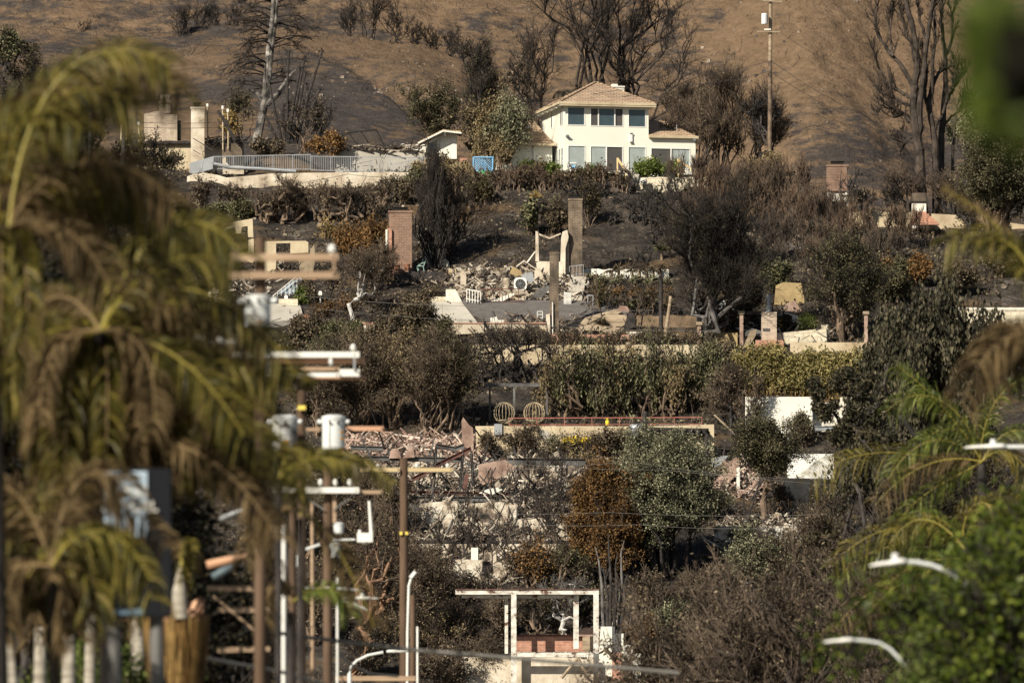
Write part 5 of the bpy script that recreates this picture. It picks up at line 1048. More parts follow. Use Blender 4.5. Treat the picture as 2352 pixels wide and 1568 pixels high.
for i, (u, v, w, h, lf, lab) in enumerate(((1600, 400, 130, 190, 'lbrown', 'tall spiky burnt bush just right of the house'), (1655, 405, 150, 225, 'lbrown', 'tallest spiky burnt bush left of the upper utility pole'), (1735, 400, 110, 190, 'lbrown', 'spiky burnt bush behind the upper utility pole'), (1560, 300, 110, 110, 'lbrown', 'spiky burnt bush showing over the right wing roof'))):
    plant('burnt_bush', lab, 'bush', u, v, w, h, y=1005+i*1.2, n0=13, n1=11, n2=9, n3=3, twig='twig', bark='char', leaf=lf, nl=1600, ls=.11, r0=.1, cb=.15, shape='fan' if i < 3 else 'ball', bow=.4, trop=.5, l1=.22)
plant('burnt_tree', 'black crooked branches close behind the upper utility pole', 'tree', 1752, 350, 110, 150, y=1004, n0=6, n1=7, n2=5, twig='char', bark='char', r0=.14, cb=.3, single=True, wig=1.1, tr2=.035)
bush('tan leafy bush at the foot of the upper utility pole', 1765, 410, 115, 55, leaf='ltan', nl=3600)
for u, w, h, lf, lab in ((1215, 50, 28, 'lfresh', 'green rose bush under the left wing of the house'), (1240, 40, 30, 'ltan', 'dry rose bush under the left wing of the house'), (1262, 60, 22, 'lfresh', 'second green bush left of the lounge chair'), (1360, 60, 14, 'lfresh', 'low green shrub under the lower windows'), (1490, 90, 26, 'lfresh', 'lush green clump in front of the right sliding door'), (1540, 70, 24, 'lfresh', 'second lush green clump right before the corner handrail')):
    bush(lab, u, 402, w, h, leaf=lf, y=998.3, nl=int(w*h*1.3), r0=.03, n0=9, twig='twig')
tg_ = [(1150, 'at the left end, below the palms'), (1215, 'below the wing of the house'), (1280, 'below the lounge chair'), (1345, 'below the front windows'), (1410, 'left of the garden steps')]
for u, lb in tg_:
    bush('dark burnt hedge plant '+lb, u, 436, 88, 52, leaf='lbrown', nl=350, name='burnt_hedge', cat='hedge', twig='twigr', n0=18, n1=9, n2=7, shape='hedge', depth=50, group='burnt hedge below the house')
# ---------- right crest
def limb_tree(lab, limbs, y, seed, leaf=0, name='burnt_eucalyptus'):
    r = np.random.RandomState(seed); base = limbs[0][0][0]; t = thing(name, lab, 'tree', P(*base, y)); b = MB(); cr = MB(); allp = []
    for pts, w0, w1 in limbs:
        yy = y+np.cumsum(r.normal(0, .35, len(pts))) if w0 < 12 else np.full(len(pts), float(y)); yy[0] = y
        c = np.array([P(u, v, q_) for (u, v), q_ in zip(pts, yy)]); k = 5*(len(pts)-1)+1; f = np.linspace(0, len(pts)-1, k)
        c = np.stack([np.interp(f, np.arange(len(pts)), c[:, a]) for a in range(3)], 1); ker = np.array([.25, .5, .25]); c2 = c.copy()
        for _ in range(3): c2[1:-1] = .25*c2[:-2]+.5*c2[1:-1]+.25*c2[2:]
        c2[1:-1] += r.normal(0, .035, (k-2, 3)); rr = np.linspace(w0, w1, k)*S(y)/2*r.uniform(.9, 1.12, k); b.tube(c2, rr, 9); allp.append((c2, w0))
    b.build('trunk', M['barkd'], t)
    for c2, w0 in allp:
        n_ = 10 if w0 < 12 else 7; s1 = grow(r, c2[None], n_, 1.5, .7, .45, 7, .17, .25 if w0 < 12 else .5); cr.paths(s1, taper(len(s1), 7, .075, .03), 5)
        s2 = grow(r, s1, 6, .85, .75, .4, 5, .18, .2); cr.paths(s2, taper(len(s2), 5, .032, .018), 4); s3 = grow(r, s2, 3, .4, .7, .3, 4, .2, .2); cr.paths(s3, taper(len(s3), 4, .02, .011), 3)
    cr.build('crown', M['barkd'], t); return t
limb_tree('tall burnt eucalyptus with thick twisting limbs behind the garden wall', [([(2118, 496), (2116, 400), (2110, 330), (2098, 250), (2100, 205), (2110, 140), (2096, 60), (2078, 0), (2070, -40)], 26, 9), ([(2110, 330), (2112, 235), (2122, 170), (2128, 90), (2142, 10), (2146, -40)], 18, 7),
  ([(2098, 228), (2078, 216), (2044, 200), (2018, 158), (2008, 120)], 10, 4), ([(2096, 245), (2062, 228), (2030, 222), (2018, 205)], 8, 3), ([(2103, 278), (2070, 256), (2035, 246), (2022, 250)], 7, 3), ([(2100, 205), (2070, 150), (2040, 118), (2016, 82), (2008, 50), (2016, 10)], 11, 4),
  ([(2052, 130), (2042, 80), (2050, 30), (2056, -20)], 6, 3), ([(2106, 160), (2094, 100), (2076, 60), (2066, 20)], 9, 4), ([(2106, 300), (2086, 280), (2074, 262), (2050, 268)], 6, 3), ([(2104, 330), (2086, 320), (2078, 332)], 6, 3), ([(2128, 90), (2112, 50), (2106, 0)], 8, 4)], 992, 1)
limb_tree('second burnt eucalyptus stem just right of the tall one', [([(2150, 496), (2150, 330), (2137, 262), (2134, 230), (2150, 170), (2172, 158), (2190, 150)], 17, 5), ([(2137, 262), (2122, 215), (2128, 180), (2118, 120)], 10, 5), ([(2146, 300), (2166, 260), (2180, 215), (2196, 180)], 9, 4), ([(2140, 240), (2142, 150), (2150, 80), (2144, 20), (2150, -20)], 10, 4)], 993, 2)
limb_tree('third thinner burnt eucalyptus farther right in the group', [([(2166, 496), (2160, 330), (2172, 210), (2172, 120), (2160, 50), (2166, -30)], 17, 6), ([(2168, 240), (2190, 205), (2208, 170), (2222, 165)], 9, 4), ([(2172, 130), (2190, 90), (2186, 40), (2200, 0)], 9, 4), ([(2166, 290), (2190, 262), (2214, 250), (2226, 240)], 7, 3), ([(2185, 496), (2190, 290), (2200, 250), (2230, 215)], 8, 3)], 995, 3)
plant('burnt_shrub', 'grey twiggy shrub at the foot of the tall eucalyptus', 'bush', 2080, 492, 120, 110, y=990, **dict(BR, twig='twig'))
plant('burnt_shrub', 'grey twiggy shrub right of the eucalyptus group', 'bush', 2190, 495, 110, 110, y=990, **dict(BR, twig='twig'))
plant('olive_tree', 'broad dull olive tree crown at the upper right edge', 'tree', 2290, 560, 260, 270, y=975, n0=12, n1=14, n2=9, leaf='ldull', nl=34000, ls=.15, cb=.08, r0=.2)
plant('pine_tree', 'pale green pine crown above the olive tree at the right edge', 'tree', 2290, 400, 190, 200, y=1000, n0=10, n1=12, n2=8, leaf='lgreen', nl=16000, ls=.15, droop=.3, elong=2.5, cb=.1, r0=.2)
plant('burnt_tree', 'small charred forked tree right of the lone red brick chimney', 'tree', 1958, 470, 70, 90, y=990, n0=4, n1=4, n2=2, twig='char', bark='char', r0=.13, cb=.3, single=True, wig=1.2, tr2=.03)
for i, (u, v, w, h) in enumerate(((1985, 492, 70, 60), (2045, 495, 70, 70), (2230, 530, 80, 80), (2285, 545, 80, 70))):
    plant('burnt_shrub', ('thin bare shrub before the left part of the crest wall', 'thin bare shrub left of the masonry stack', 'thin dry leaved shrub right of the brick steps', 'thin bare shrub near the right end of the crest wall')[i], 'bush', u, v, w, h, y=985, **dict(BR, n0=6, n3=2, leaf='lbrown', nl=200))
# ---------- stems field right of centre (1600-1900, 400-600)
for i, (u, v) in enumerate(((1590, 470), (1640, 478), (1690, 470), (1745, 480), (1800, 470), (1850, 500), (1915, 510), (1615, 520), (1860, 540), (1910, 545), (1750, 530), (1960, 560), (1800, 600), (1890, 620), (1930, 600), (2030, 600), (2080, 570))):
    lb = ('below the right corner of the house', 'left of the tan bush', 'under the upper utility pole, upper row', 'right under the upper utility pole', 'right of the tan bush', 'left below the lone chimney', 'directly below the lone chimney', 'above the big dark tree', 'above the round bush, left', 'above the round bush', 'behind the big dark tree', 'right of the round bush top', 'between dark tree and round bush', 'just behind the round bush', 'right behind the round bush', 'left of the ash slope', 'on the ash slope under the crest wall')[i]
    plant('burnt_brush', 'thicket of bare upright burnt stems '+lb, 'bush', u, v, 105, (100 if u < 1840 else 62) if v < 515 else 80, n0=22, n1=5, n2=5, n3=2, twig='twigr' if i % 3 else 'twig', bark='twigr' if v < 500 else 'twigd', shape='hedge', r0=.035, cb=.1, bow=.7, l1=.3, l2=.2, l3=.1, trop=.7, ang=.5, tr2=.017, group='bare burnt thickets on the right slope', depth=90)
# ---------- second row, left
rows = [(470, 490, 90, 70), (545, 492, 90, 75), (615, 512, 85, 85), (650, 515, 85, 100), (690, 512, 80, 95), (745, 512, 90, 100), (800, 508, 80, 95), (850, 500, 80, 85), (880, 470, 60, 70)]
for i, (u, v, w, h) in enumerate(rows):
    lb = ('at its far left end', 'second from its left end', 'with a thick forked trunk', 'with a dark swollen trunk', 'slender and upright', 'in its middle, with a leaning trunk', 'with tan stems', 'left of the wide brick chimney top', 'just behind the wide brick chimney')[i]
    plant('burnt_shrub', 'gnarled burnt shrub under the pool wall, '+lb, 'bush', u, v, w, h, n0=6, n1=10, n2=9, n3=3, twig='twig', bark='bark', leaf='lbrown', nl=620, ls=.13, r0=.2, cb=.35, wig=1.0, bow=.35, group='gnarled shrubs under the pool wall')
for i, (u, v, w, h, lf) in enumerate(((925, 470, 60, 60, 'lbrown'), (948, 445, 50, 50, 'lolive'), (975, 425, 60, 50, 'ltan'), (1010, 425, 60, 70, 'ltan'), (1025, 480, 60, 60, 'lbrown'), (1110, 470, 60, 50, 'ldark'), (470, 520, 120, 40, 'lolive'), (560, 500, 90, 30, 'lolive'))):
    bush(('brown bush behind the top of the wide brick chimney', 'olive green bush above the wide brick chimney', 'tan bush below the right end of the metal fence', 'tall tan bush left of the dead palms', 'brown bush below the dead palms', 'dark bush at the top of the ash slope', 'olive bush at the far left below the shrub row', 'olive ground shrub left of the forked trunk shrub')[i], u, v, w, h, leaf=lf)
plant('burnt_juniper', 'tall black feathery burnt juniper right of the wide brick chimney', 'tree', 1000, 622, 90, 240, n0=26, n1=10, n2=5, n3=2, twig='twigd', bark='char', shape='column', r0=.07, l1=.2, l2=.08, trop=.9, ang=.4, bow=.7)
plant('burnt_juniper', 'fan shaped burnt juniper leaning right behind the black feathery one', 'tree', 1030, 585, 160, 170, n0=24, n1=10, n2=6, n3=2, twig='twig', bark='twigd', shape='fan', r0=.06, l1=.25, l2=.1, trop=.3, ang=.5)
for i, (u, v, w, h) in enumerate(((815, 588, 85, 66), (865, 590, 50, 64), (760, 548, 50, 28))):
    bush(('wide clump of dead orange brown aloe left of the timber frame', 'dead orange brown aloe around the timber frame', 'curled dead agave left of the aloe clump')[i], u, v, w, h, leaf='lgold' if i == 2 else 'lrust', droop=.5, elong=4, ls=.12, nl=2400 if i < 2 else 300, name='dead_aloe', cat='plant', shape='hedge', n0=16, n1=3, n2=3)
plant('small_tree', 'small burnt tree with a pale speckled trunk right of the lone mailbox', 'tree', 812, 745, 120, 165, n0=6, n1=12, n2=10, n3=4, twig='twig', bark='barkw', r0=.13, cb=.42, single=True, wig=1.2, leaf='lbrown', nl=1800, ls=.1, lean=30)
plant('burnt_tree', 'round brown burnt crown in front of the wide brick chimney foot', 'tree', 870, 665, 110, 95, n0=7, n1=12, n2=9, n3=4, twig='twig', bark='twigd', r0=.1, leaf='lbrown', nl=2000, ls=.1)
bush('small green bush between the two white mailboxes', 695, 697, 34, 26, leaf='lfresh', nl=1300, r0=.03)
bush('brown clipped bush right of the small green bush', 718, 695, 32, 22, leaf='lbrown', nl=900, r0=.03)
for i, (u, v, w, h) in enumerate(((745, 732, 80, 40), (790, 720, 60, 32), (700, 668, 60, 30), (760, 655, 70, 34), (830, 700, 60, 34), (1000, 690, 50, 26))):
    bush(('dry rusty shrub behind the clay urn', 'dry rusty shrub left of the pale trunk', 'dark shrub over the red stairs', 'black shrub right of the red stairs', 'dry shrub right of the pale trunk', 'dry grass clump on the pale block wall')[i], u, v, w, h, leaf='lrust' if i < 2 else 'lbrown', nl=900, r0=.03, ls=.11)
# yuccas and cactus on the ash slope
def spiky(lab, u, v, R_, mat, n=70, y=None, trunk=0, name='yucca', seed=0, wid=.035, cat='plant', down=0.0):
    r = np.random.RandomState(int(u+v)); p = G(u, v) if y is None else P(u, v, y); t = thing(name, lab, cat, p)
    c = p+np.array((0, 0, trunk)); b = MB(); b.tube([p-(0, 0, .3), c], [.13, .1], 7); b.build('stem', M['bark'], t)
    d = r.normal(size=(n, 3)); d[:, 2] = np.abs(d[:, 2])*(1-down)-down*.8; d = unit(d); L = R_*r.uniform(.7, 1.1, n)[:, None]; sd = unit(np.cross(d, r.normal(size=d.shape)))*wid
    e = c+d*L; e[:, 2] -= .15*L[:, 0]; m_ = c+d*L*.5; b = MB()
    b.add(np.stack([c-sd*.5+d*0, m_-sd, e, m_+sd], 1).reshape(-1, 3), np.arange(n*4).reshape(n, 4)); b.build('leaves', M[mat], t); return t
spiky('yellowish yucca at the top left of the ash slope', 1231, 475, .9, 'lgold', trunk=.8)
spiky('second yucca behind the top of the tall sooty chimney', 1277, 480, .8, 'lolive', trunk=.6)
spiky('green grey yucca at the left edge of the big dark tree', 1520, 600, 1.1, 'lolive', n=110, trunk=.8, wid=.05)
spiky('lower green yucca below the first, by the big dark tree', 1538, 590, 1.1, 'lolive', n=110, trunk=1.2, wid=.05)
spiky('dark spiky plant in front of the collapsed roof slab', 1382, 762, .9, 'ldark', n=90, trunk=.6, wid=.04)
spiky('yellow green spiky plant on the crest above the dead palms', 1008, 408, .9, 'lgold', n=90, trunk=.4, y=997)
plant('prickly_pear', 'scorched prickly pear cactus with drooping pads on the ash slope', 'cactus', 1222, 540, 70, 85, n0=9, n1=5, n2=0, leaf='lolive', nl=420, ls=.3, elong=1.5, droop=.3, r0=.12, twig='ldull', bark='bark', lsp=.2, l1=.25)
bush('brown leafy shrub between cactus and sooty chimney', 1277, 545, 62, 85, leaf='lbrown', nl=4200)
bush('black shrub right of the tall sooty chimney top', 1352, 520, 60, 100, leaf='ldark', nl=1500, twig='twigd')
for i, (u, v, w, h) in enumerate(((1410, 470, 26, 26), (1412, 518, 12, 36), (1450, 512, 18, 60), (1500, 560, 60, 120), (1480, 520, 50, 90), (1530, 545, 60, 110), (1560, 500, 60, 100), (1475, 618, 60, 60), (1450, 445, 60, 40), (1380, 452, 60, 40), (1320, 452, 50, 44), (1508, 470, 50, 50))):
    plant('burnt_stump', 'charred branching stump '+('high on the ash slope, lying', 'short and pale on the ash slope', 'upright in the middle of the ash slope', 'large and black at the right of the ash slope', 'twisted, right of the upright one', 'thick, at the edge of the big dark tree', 'below the stone wall', 'spreading low above the white wall', 'left below the garden steps', 'left of the garden steps on the slope', 'at the top of the sooty chimney', 'right below the garden steps')[i], 'stump', u, v, w, h, n0=5, n1=5, n2=5, n3=2, twig='char', bark='char', r0=.11, cb=.2, wig=1.1, tr2=.025)
# aloe patch
n = 0
for i in range(44):
    u = 1352+(i*37 % 187); v = 646+(i*53 % 79)
    spiky(('red tipped' if i % 3 == 0 else 'grey green')+' aloe rosette in the aloe patch right of the stairs', u, v, .62, ('lgreen', 'lolive', 'lrust')[i % 3], n=46, trunk=.25, wid=.04, name='aloe')['group'] = 'aloe rosettes right of the stairs'
for i in range(9): spiky('dead brown drooping aloe along the top of the aloe patch', 1405+i*16, 645-(i % 3)*3, .8, 'lbrown', n=50, trunk=.9, wid=.04, name='dead_aloe', down=.5)['group'] = 'dead aloes along the white wall'
bush('dark undergrowth filling the aloe patch', 1450, 728, 190, 70, leaf='ldark', nl=900, shape='hedge', n0=20, n1=6, n2=5, r0=.04)
t = thing('banana_plant', 'half burnt banana plant with yellow green leaves beside the stairs', 'plant', G(1378, 712)); y = t['_w'][1]-.5; b = MB(); b2 = MB()
for i, (a, c, w_) in enumerate((((1374, 690), (1376, 638), 8), ((1374, 690), (1392, 662), 7), ((1374, 695), (1402, 672), 7), ((1372, 690), (1362, 630), 7), ((1372, 692), (1352, 650), 7), ((1374, 690), (1388, 630), 7), ((1374, 692), (1405, 650), 8))):
    pa, pb = P(*a, y), P(*c, y); d = unit(pb-pa); sd = np.cross(d, (0, 1, 0))*w_*.5*S(y); m_ = pa+(pb-pa)*.55+np.array((0, -.1, 0))
    (b if i < 3 else b2).add([pa, m_-sd, pb, m_+sd], [(0, 1, 2, 3)])
b.build('green_leaves', M['lfresh'], t); b2.build('brown_leaves', M['lbrown'], t); b = MB(); b.tube([P(1374, 690, y), P(1376, 716, y)], [.12, .2], 8); b.build('stem', M['palmb'], t)
# big dark tree
plant('burnt_oak', 'big dark spreading tree with twisted grey limbs right of centre', 'tree', 1590, 800, 330, 380, n0=10, n1=22, n2=12, n3=6, twig='twigd', bark='barkg', r0=.3, single=True, cb=.1, wig=.55, lean=70, leaf='ldark', nl=9000, ls=.1, l1=.19, l2=.11, l3=.05, bow=.15, tr2=.02, depth=190)
bush('olive green leafy crown right of the big dark tree', 1775, 668, 90, 62, leaf='lolive', nl=5200, name='leafy_tree', cat='tree')
bush('dark leaves behind the charred beam, left of the fireplace', 1720, 745, 70, 90, leaf='lbrown', nl=4200)
bush('round brown bush under the charred beam', 1668, 762, 56, 52, leaf='lbrown', nl=2800)
plant('round_bush', 'large round brown green bush above the curved block wall', 'tree', 1935, 788, 205, 225, n0=13, n1=13, n2=9, n3=5, twig='twigd', bark='bark', leaf='ldull', nl=15000, ls=.12, r0=.17, cb=.22)
bush('feathery light green shrub in front of the car wreck', 1858, 768, 50, 42, leaf='lfresh', nl=1300, ls=.1)
bush('dark small bush left in front of the car wreck', 1800, 762, 34, 34, leaf='ldark', nl=1300)
for i, (u, v, w, h, lf) in enumerate(((2100, 660, 160, 60, 'lrust'), (2060, 700, 120, 90, 'ldull'), (2190, 680, 120, 70, 'lbrown'), (2020, 640, 90, 50, 'lbrown'), (2300, 640, 100, 50, 'lbrown'))):
    bush(('orange tinted hedge band below the ash slope at the right', 'dull green bush right of the round bush', 'brown bush under the hanging brown frond', 'brown bush touching the round bush top right', 'brown bush at the right edge under the green frond')[i], u, v, w, h, leaf=lf)
wall('block_screen', 'pierced pale block screen wall at the right edge', 'wall', box4(2040, 2400, 712, 760), 756, M['block'], .3, coping=(706, 712, M['ltblock']))
# bamboo hedge
for i in range(9):
    u = 1712+i*34; t = plant('bamboo', 'golden green bamboo clump in the hedge above the white wall', 'bamboo', u, 908, 56, 104+6*(i % 3), n0=18, n1=7, n2=3, twig='lgold', bark='lgold', shape='hedge', r0=.035, leaf='lbamb', nl=3000, ls=.13, elong=3.2, droop=.2, lsp=.16, l1=.14, l2=.1, depth=30, group='bamboo clumps above the white wall', y=GY(1760, 905)-.5)
    if i < 3: t['label'] = 'darker sparse bamboo clump at the left end of the hedge above the white wall'
# ---------- leafy brown mass left of centre
A_ = [(735, 1000, 130, 200, 'lbrown', 'dense scorched shrub behind the transformers'), (820, 990, 150, 230, 'lbrown', 'broad scorched leafy tree left of centre'), (905, 985, 150, 240, 'ltan', 'tallest scorched leafy tree left of centre'), (985, 1000, 150, 250, 'lbrown', 'scorched leafy tree beside the swing frame'), (1040, 990, 110, 200, 'ldull', 'greyish leafy tree touching the swing frame'), (760, 880, 120, 110, 'lolive', 'olive bush above the white crossarms')]
for u, v, w, h, lf, lb in A_:
    plant('scorched_tree', lb, 'tree', u, v, w, h, n0=10, n1=13, n2=9, n3=2, twig='twig', bark='bark', leaf=lf, nl=int(w*h*.36), ls=.1, cb=.05, clump=30, r0=.12, lsp=.2, elong=2.2)
for i, (u, v, w, h, lf) in enumerate(((700, 790, 110, 60, 'lbrown'), (790, 800, 110, 60, 'lolive'), (860, 800, 110, 56, 'lbrown'), (940, 800, 130, 130, 'lbrown'), (1010, 800, 90, 60, 'ldull'), (660, 870, 110, 90, 'lbrown'), (700, 960, 90, 80, 'ldark'))):
    bush(('brown shrub under the left driveway', 'olive shrub below the clay urn', 'brown shrub below the short brick edged wall', 'tall upright brown green shrub left of the pavement', 'greyish shrub in front of the pavement', 'brown shrub behind the upper white crossarm', 'dark shrub behind the middle transformer')[i], u, v, w, h, leaf=lf)
# gnarled hedge with hanging leaves
for i, u in enumerate((1110, 1160, 1210, 1262)):
    plant('gnarled_tree', 'pollarded gnarled black tree before the cream terrace wall, '+('leftmost', 'second', 'third', 'next to the slim chimney')[i], 'tree', u, 880+6*(i % 2), 85, 130, n0=5, n1=7, n2=8, n3=2, twig='twigd', bark='char', r0=.16, cb=.35, wig=1.3, bow=.1, leaf='lbrown', nl=500, ls=.12, group='gnarled trees before the cream terrace wall')
for i in range(9):
    u = 1290+i*42; plant('drooping_tree', 'tree with hanging wilted olive leaves '+('left end of the row over the retaining wall', 'second in the row over the retaining wall', 'third in the row over the retaining wall', 'fourth in the row over the retaining wall', 'in the middle of the row over the retaining wall', 'above the yellow standpipe', 'above the water tank', 'above the pergola, left', 'at the right end above the pergola')[i], 'tree', u, 955 if i < 7 else 935, 92, 170 if i < 7 else 150, n0=7, n1=10, n2=7, twig='twigd', bark='bark', leaf='lolive' if i % 3 else 'ltan', nl=2300, ls=.14, elong=2.8, droop=.6, r0=.14, cb=.3, wig=.9, trop=-.05, lsp=.2, clump=70, csz=.22, group='wilted trees over the retaining wall')
for i in range(10):
    u = 1150+i*52; bush('twiggy brown shrub along the cream terrace wall', u, 806, 80, 44, leaf='lbrown', nl=1200, group='brown shrubs along the cream terrace wall', ls=.12)
bush('brown shrub filling the slope left of the bamboo', 1650, 900, 110, 120, leaf='lbrown', nl=7000)
plant('burnt_shrub', 'tall bare burnt shrub in front of the bright cream wall', 'bush', 1690, 1000, 140, 135, **dict(BR, twig='twig', n0=16, shape='fan', leaf='lbrown', nl=1500))
plant('tree', 'small dark leaved tree in front of the bright cream wall', 'tree', 1762, 1205, 125, 225, n0=9, n1=11, n2=9, n3=2, leaf='ldull', nl=14000, ls=.13, cb=.42, single=True, r0=.2, bark='bark', twig='twigd')
bush('brown bush at the foot of the cream wall right of the small dark tree', 1845, 1030, 70, 75, leaf='lbrown', nl=2600)
for i, (u, v, w, h, lf) in enumerate(((1195, 1040, 110, 60, 'lbrown'), (1120, 1040, 70, 50, 'lbrown'), (1275, 1040, 50, 40, 'lgreen'), (1290, 1050, 110, 50, 'ltan'), (1365, 1060, 120, 80, 'lbrown'), (1420, 1050, 110, 70, 'lbrown'), (1330, 1075, 90, 40, 'ltan'))):
    bush(('thorny brown shrub on the left part of the long retaining wall', 'brown vine at the pink plaster corner', 'small green shrub behind the pale slab', 'dry tan shrub right of the pilaster', 'brown flowering shrub behind the yellow flowers', 'brown shrub left of the water tank', 'dry shrub above the long grey steel beam')[i], u, v, w, h, leaf=lf, nl=int(w*h*.4), ls=.12, y=yw-1.2 if i < 6 else None)
# grey green round tree and rust conifer
plant('green_tree', 'large living grey green tree at the centre right', 'tree', 1535, 1330, 265, 315, n0=14, n1=15, n2=9, n3=3, leaf='lgreen', nl=46000, ls=.145, elong=1.3, cb=.16, r0=.22, bark='char', twig='twigd', lsp=.2, depth=230)
plant('green_tree', 'second smaller grey green tree low right of the large one', 'tree', 1720, 1400, 140, 165, n0=9, n1=12, n2=8, n3=2, leaf='lgreen', nl=11000, ls=.14, elong=1.3, cb=.3, r0=.13, bark='barkg', twig='twigd', wig=.9)
plant('green_tree', 'pale leafed small green tree above the bottom brush', 'tree', 1545, 1500, 100, 110, n0=8, n1=11, n2=8, leaf='lgreen', nl=6500, ls=.14, elong=1.3, cb=.2, r0=.09, bark='barkg', twig='twigd')
for i, (u, v, w, h) in enumerate(((1345, 1340, 90, 210), (1385, 1345, 100, 250), (1435, 1340, 95, 225), (1475, 1300, 60, 130))):
    plant('scorched_cypress', 'rust brown scorched cypress '+('left in the group at the centre', 'tallest in the group at the centre', 'right in the group at the centre', 'small one against the grey green tree')[i], 'tree', u, v, w, h, n0=9, n1=20, n2=7, n3=2, leaf='lrust', nl=13000 if i < 3 else 4000, ls=.12, elong=2.6, shape='column', cb=.1, r0=.1, l1=.14, l2=.07, trop=.6, bark='char', twig='twigd', lsp=.14, bow=.7)
for i, (u, lv, lu) in enumerate(((1392, 1255, -25), (1405, 1225, -8), (1412, 1270, 6), (1420, 1240, 14), (1400, 1300, -14), (1428, 1320, 12), (1440, 1390, 14), (1450, 1400, 6), (1458, 1415, 0), (1466, 1405, 0), (1472, 1420, 2))):
    y = GY(1410, 1495)-.3*(i % 3); b = MB(); b.tube([P(u, 1500 if i < 6 else 1510, y), P(u+lu*.2-2, 1420 if i < 6 else 1470, y), P(u+lu*.45+2, (1440+lv)/2, y), P(u+lu*.6-2, lv+30, y+.4), P(u+lu, lv, y+.6)], [.17, .14, .11, .07, .03], 7)
    tag(b.build('charred_snag', M['char'] if i % 3 else M['barkg'], loc=P(u, 1500, y)), ('slate grey burnt trunk rising from behind the white plaster wall' if i < 6 else 'short slate grey burnt trunk above the low white end wall'), 'snag', 'grey burnt trunks behind the plaster walls' if i < 6 else 'short burnt trunks above the end wall')
plant('burnt_tree', 'forked pale blue grey trunk seen through the portal frame', 'tree', 1290, 1460, 130, 130, n0=6, n1=8, n2=7, n3=2, twig='barkg', bark='barkw', r0=.15, single=True, cb=.3, wig=1.0, leaf='lbrown', nl=500, y=y+5)
# ---------- lower left / centre brush
B_ = [(770, 1180, 110, 110, 'lbrown'), (850, 1190, 120, 130, 'lbrown'), (905, 1240, 110, 150, 'lbrown'), (800, 1290, 140, 140, 'lbrown'), (890, 1330, 150, 130, 'lbrown'), (975, 1350, 140, 120, 'lbrown'), (800, 1400, 150, 130, 'ltan'), (880, 1450, 160, 150, 'lbrown'), (990, 1450, 170, 160, 'lbrown'), (1070, 1420, 140, 110, 'lbrown'), (1060, 1510, 170, 140, 'lbrown'), (960, 1550, 180, 140, 'ltan'), (840, 1560, 170, 130, 'lbrown'), (1110, 1570, 150, 120, 'lbrown'), (720, 1480, 150, 200, 'lbrown'), (690, 1300, 130, 180, 'lbrown'), (1010, 1600, 190, 120, 'lbrown'), (1150, 1460, 90, 120, 'lbrown'), (1230, 1455, 150, 80, 'ldark'), (1230, 1345, 140, 90, 'lrust'), (1290, 1350, 120, 100, 'lolive'), (1340, 1440, 60, 90, 'lolive'), (1200, 1330, 60, 60, 'lolive'), (1500, 1450, 110, 170, 'lbrown'), (1490, 1560, 100, 170, 'lrust'), (1600, 1430, 130, 150, 'ldark'), (1660, 1470, 130, 170, 'lbrown'), (1560, 1600, 130, 160, 'lbrown'), (1800, 1400, 150, 170, 'lbrown'), (1880, 1350, 130, 200, 'lbrown'), (1860, 1450, 160, 170, 'ldark'), (1640, 1200, 80, 90, 'lolive'), (1800, 1180, 60, 70, 'ldark'), (1900, 1240, 120, 130, 'lbrown'), (1960, 1130, 110, 140, 'ldark')]
BL = ('behind the middle transformer pole', 'right of the middle transformer pole', 'left of the tall wooden pole top', 'below the white crossarm', 'left of the tall wooden pole', 'right of the tall wooden pole, high', 'behind the clustered lamps', 'low left of the tall wooden pole', 'right of the tall wooden pole, middle', 'under the left end of the portal beam', 'left of the portal frame column', 'at the bottom between the poles and the portal', 'behind the lowest curved lamp', 'left foot of the portal frame', 'behind the white pipe poles', 'between the brown poles', 'lowest at the bottom centre', 'behind the portal columns, left', 'inside the portal frame', 'rusty, above the portal beam', 'with olive leaves above the portal beam right', 'olive, beside the right portal column', 'olive, left above the portal beam', 'under the grey green tree', 'rust tinted, right of the white end wall', 'dark, under the grey green tree right', 'between the two smaller green trees', 'bottom, below the pale leafed small tree', 'right of the second green tree', 'tall and bare left of the palm fronds', 'dark, below the palm fronds left', 'olive, right of the grey green tree foot', 'dark, under the small dark tree', 'right of the scorched long wall', 'dark, left of the drooping palm frond')
for i, (u, v, w, h, lf) in enumerate(B_):
    plant('scorched_bush', 'scorched brown bush '+BL[i], 'bush', u, v, w, h, n0=9, n1=12, n2=9, n3=3, twig='twig' if i % 3 else 'twigd', bark='bark', leaf=lf, nl=int(w*h*(.13 if lf != 'lrust' else .2)), ls=.14, cb=.05, r0=.12, wig=.7, l1=.3, l2=.16, group='scorched bushes of the lower slope')
for i, (u, v, h, le) in enumerate(((1000, 1345, 150, 0), (1036, 1290, 170, 10), (1070, 1300, 150, 0), (1100, 1290, 160, -10), (1130, 1310, 190, 10), (1155, 1345, 150, 20), (1180, 1345, 140, 30), (1240, 1300, 180, 10), (1275, 1290, 190, 20), (1300, 1280, 160, 0), (1215, 1240, 190, 0), (1250, 1240, 220, 10), (1290, 1235, 200, -10), (1330, 1200, 170, 0), (940, 1250, 130, 0), (965, 1230, 90, 0), (1850, 1300, 150, 10), (1895, 1340, 190, 0), (1860, 1230, 120, 0))):
    plant('bare_sapling', 'thin bare burnt sapling standing before the lower ruins', 'tree', u, v, 60, h, n0=3, n1=7, n2=4, n3=2, twig='twigd', bark='twig', r0=.065, cb=.3, wig=1.0, lean=le, bow=.7, trop=.5, l1=.25, group='bare saplings before the lower ruins')
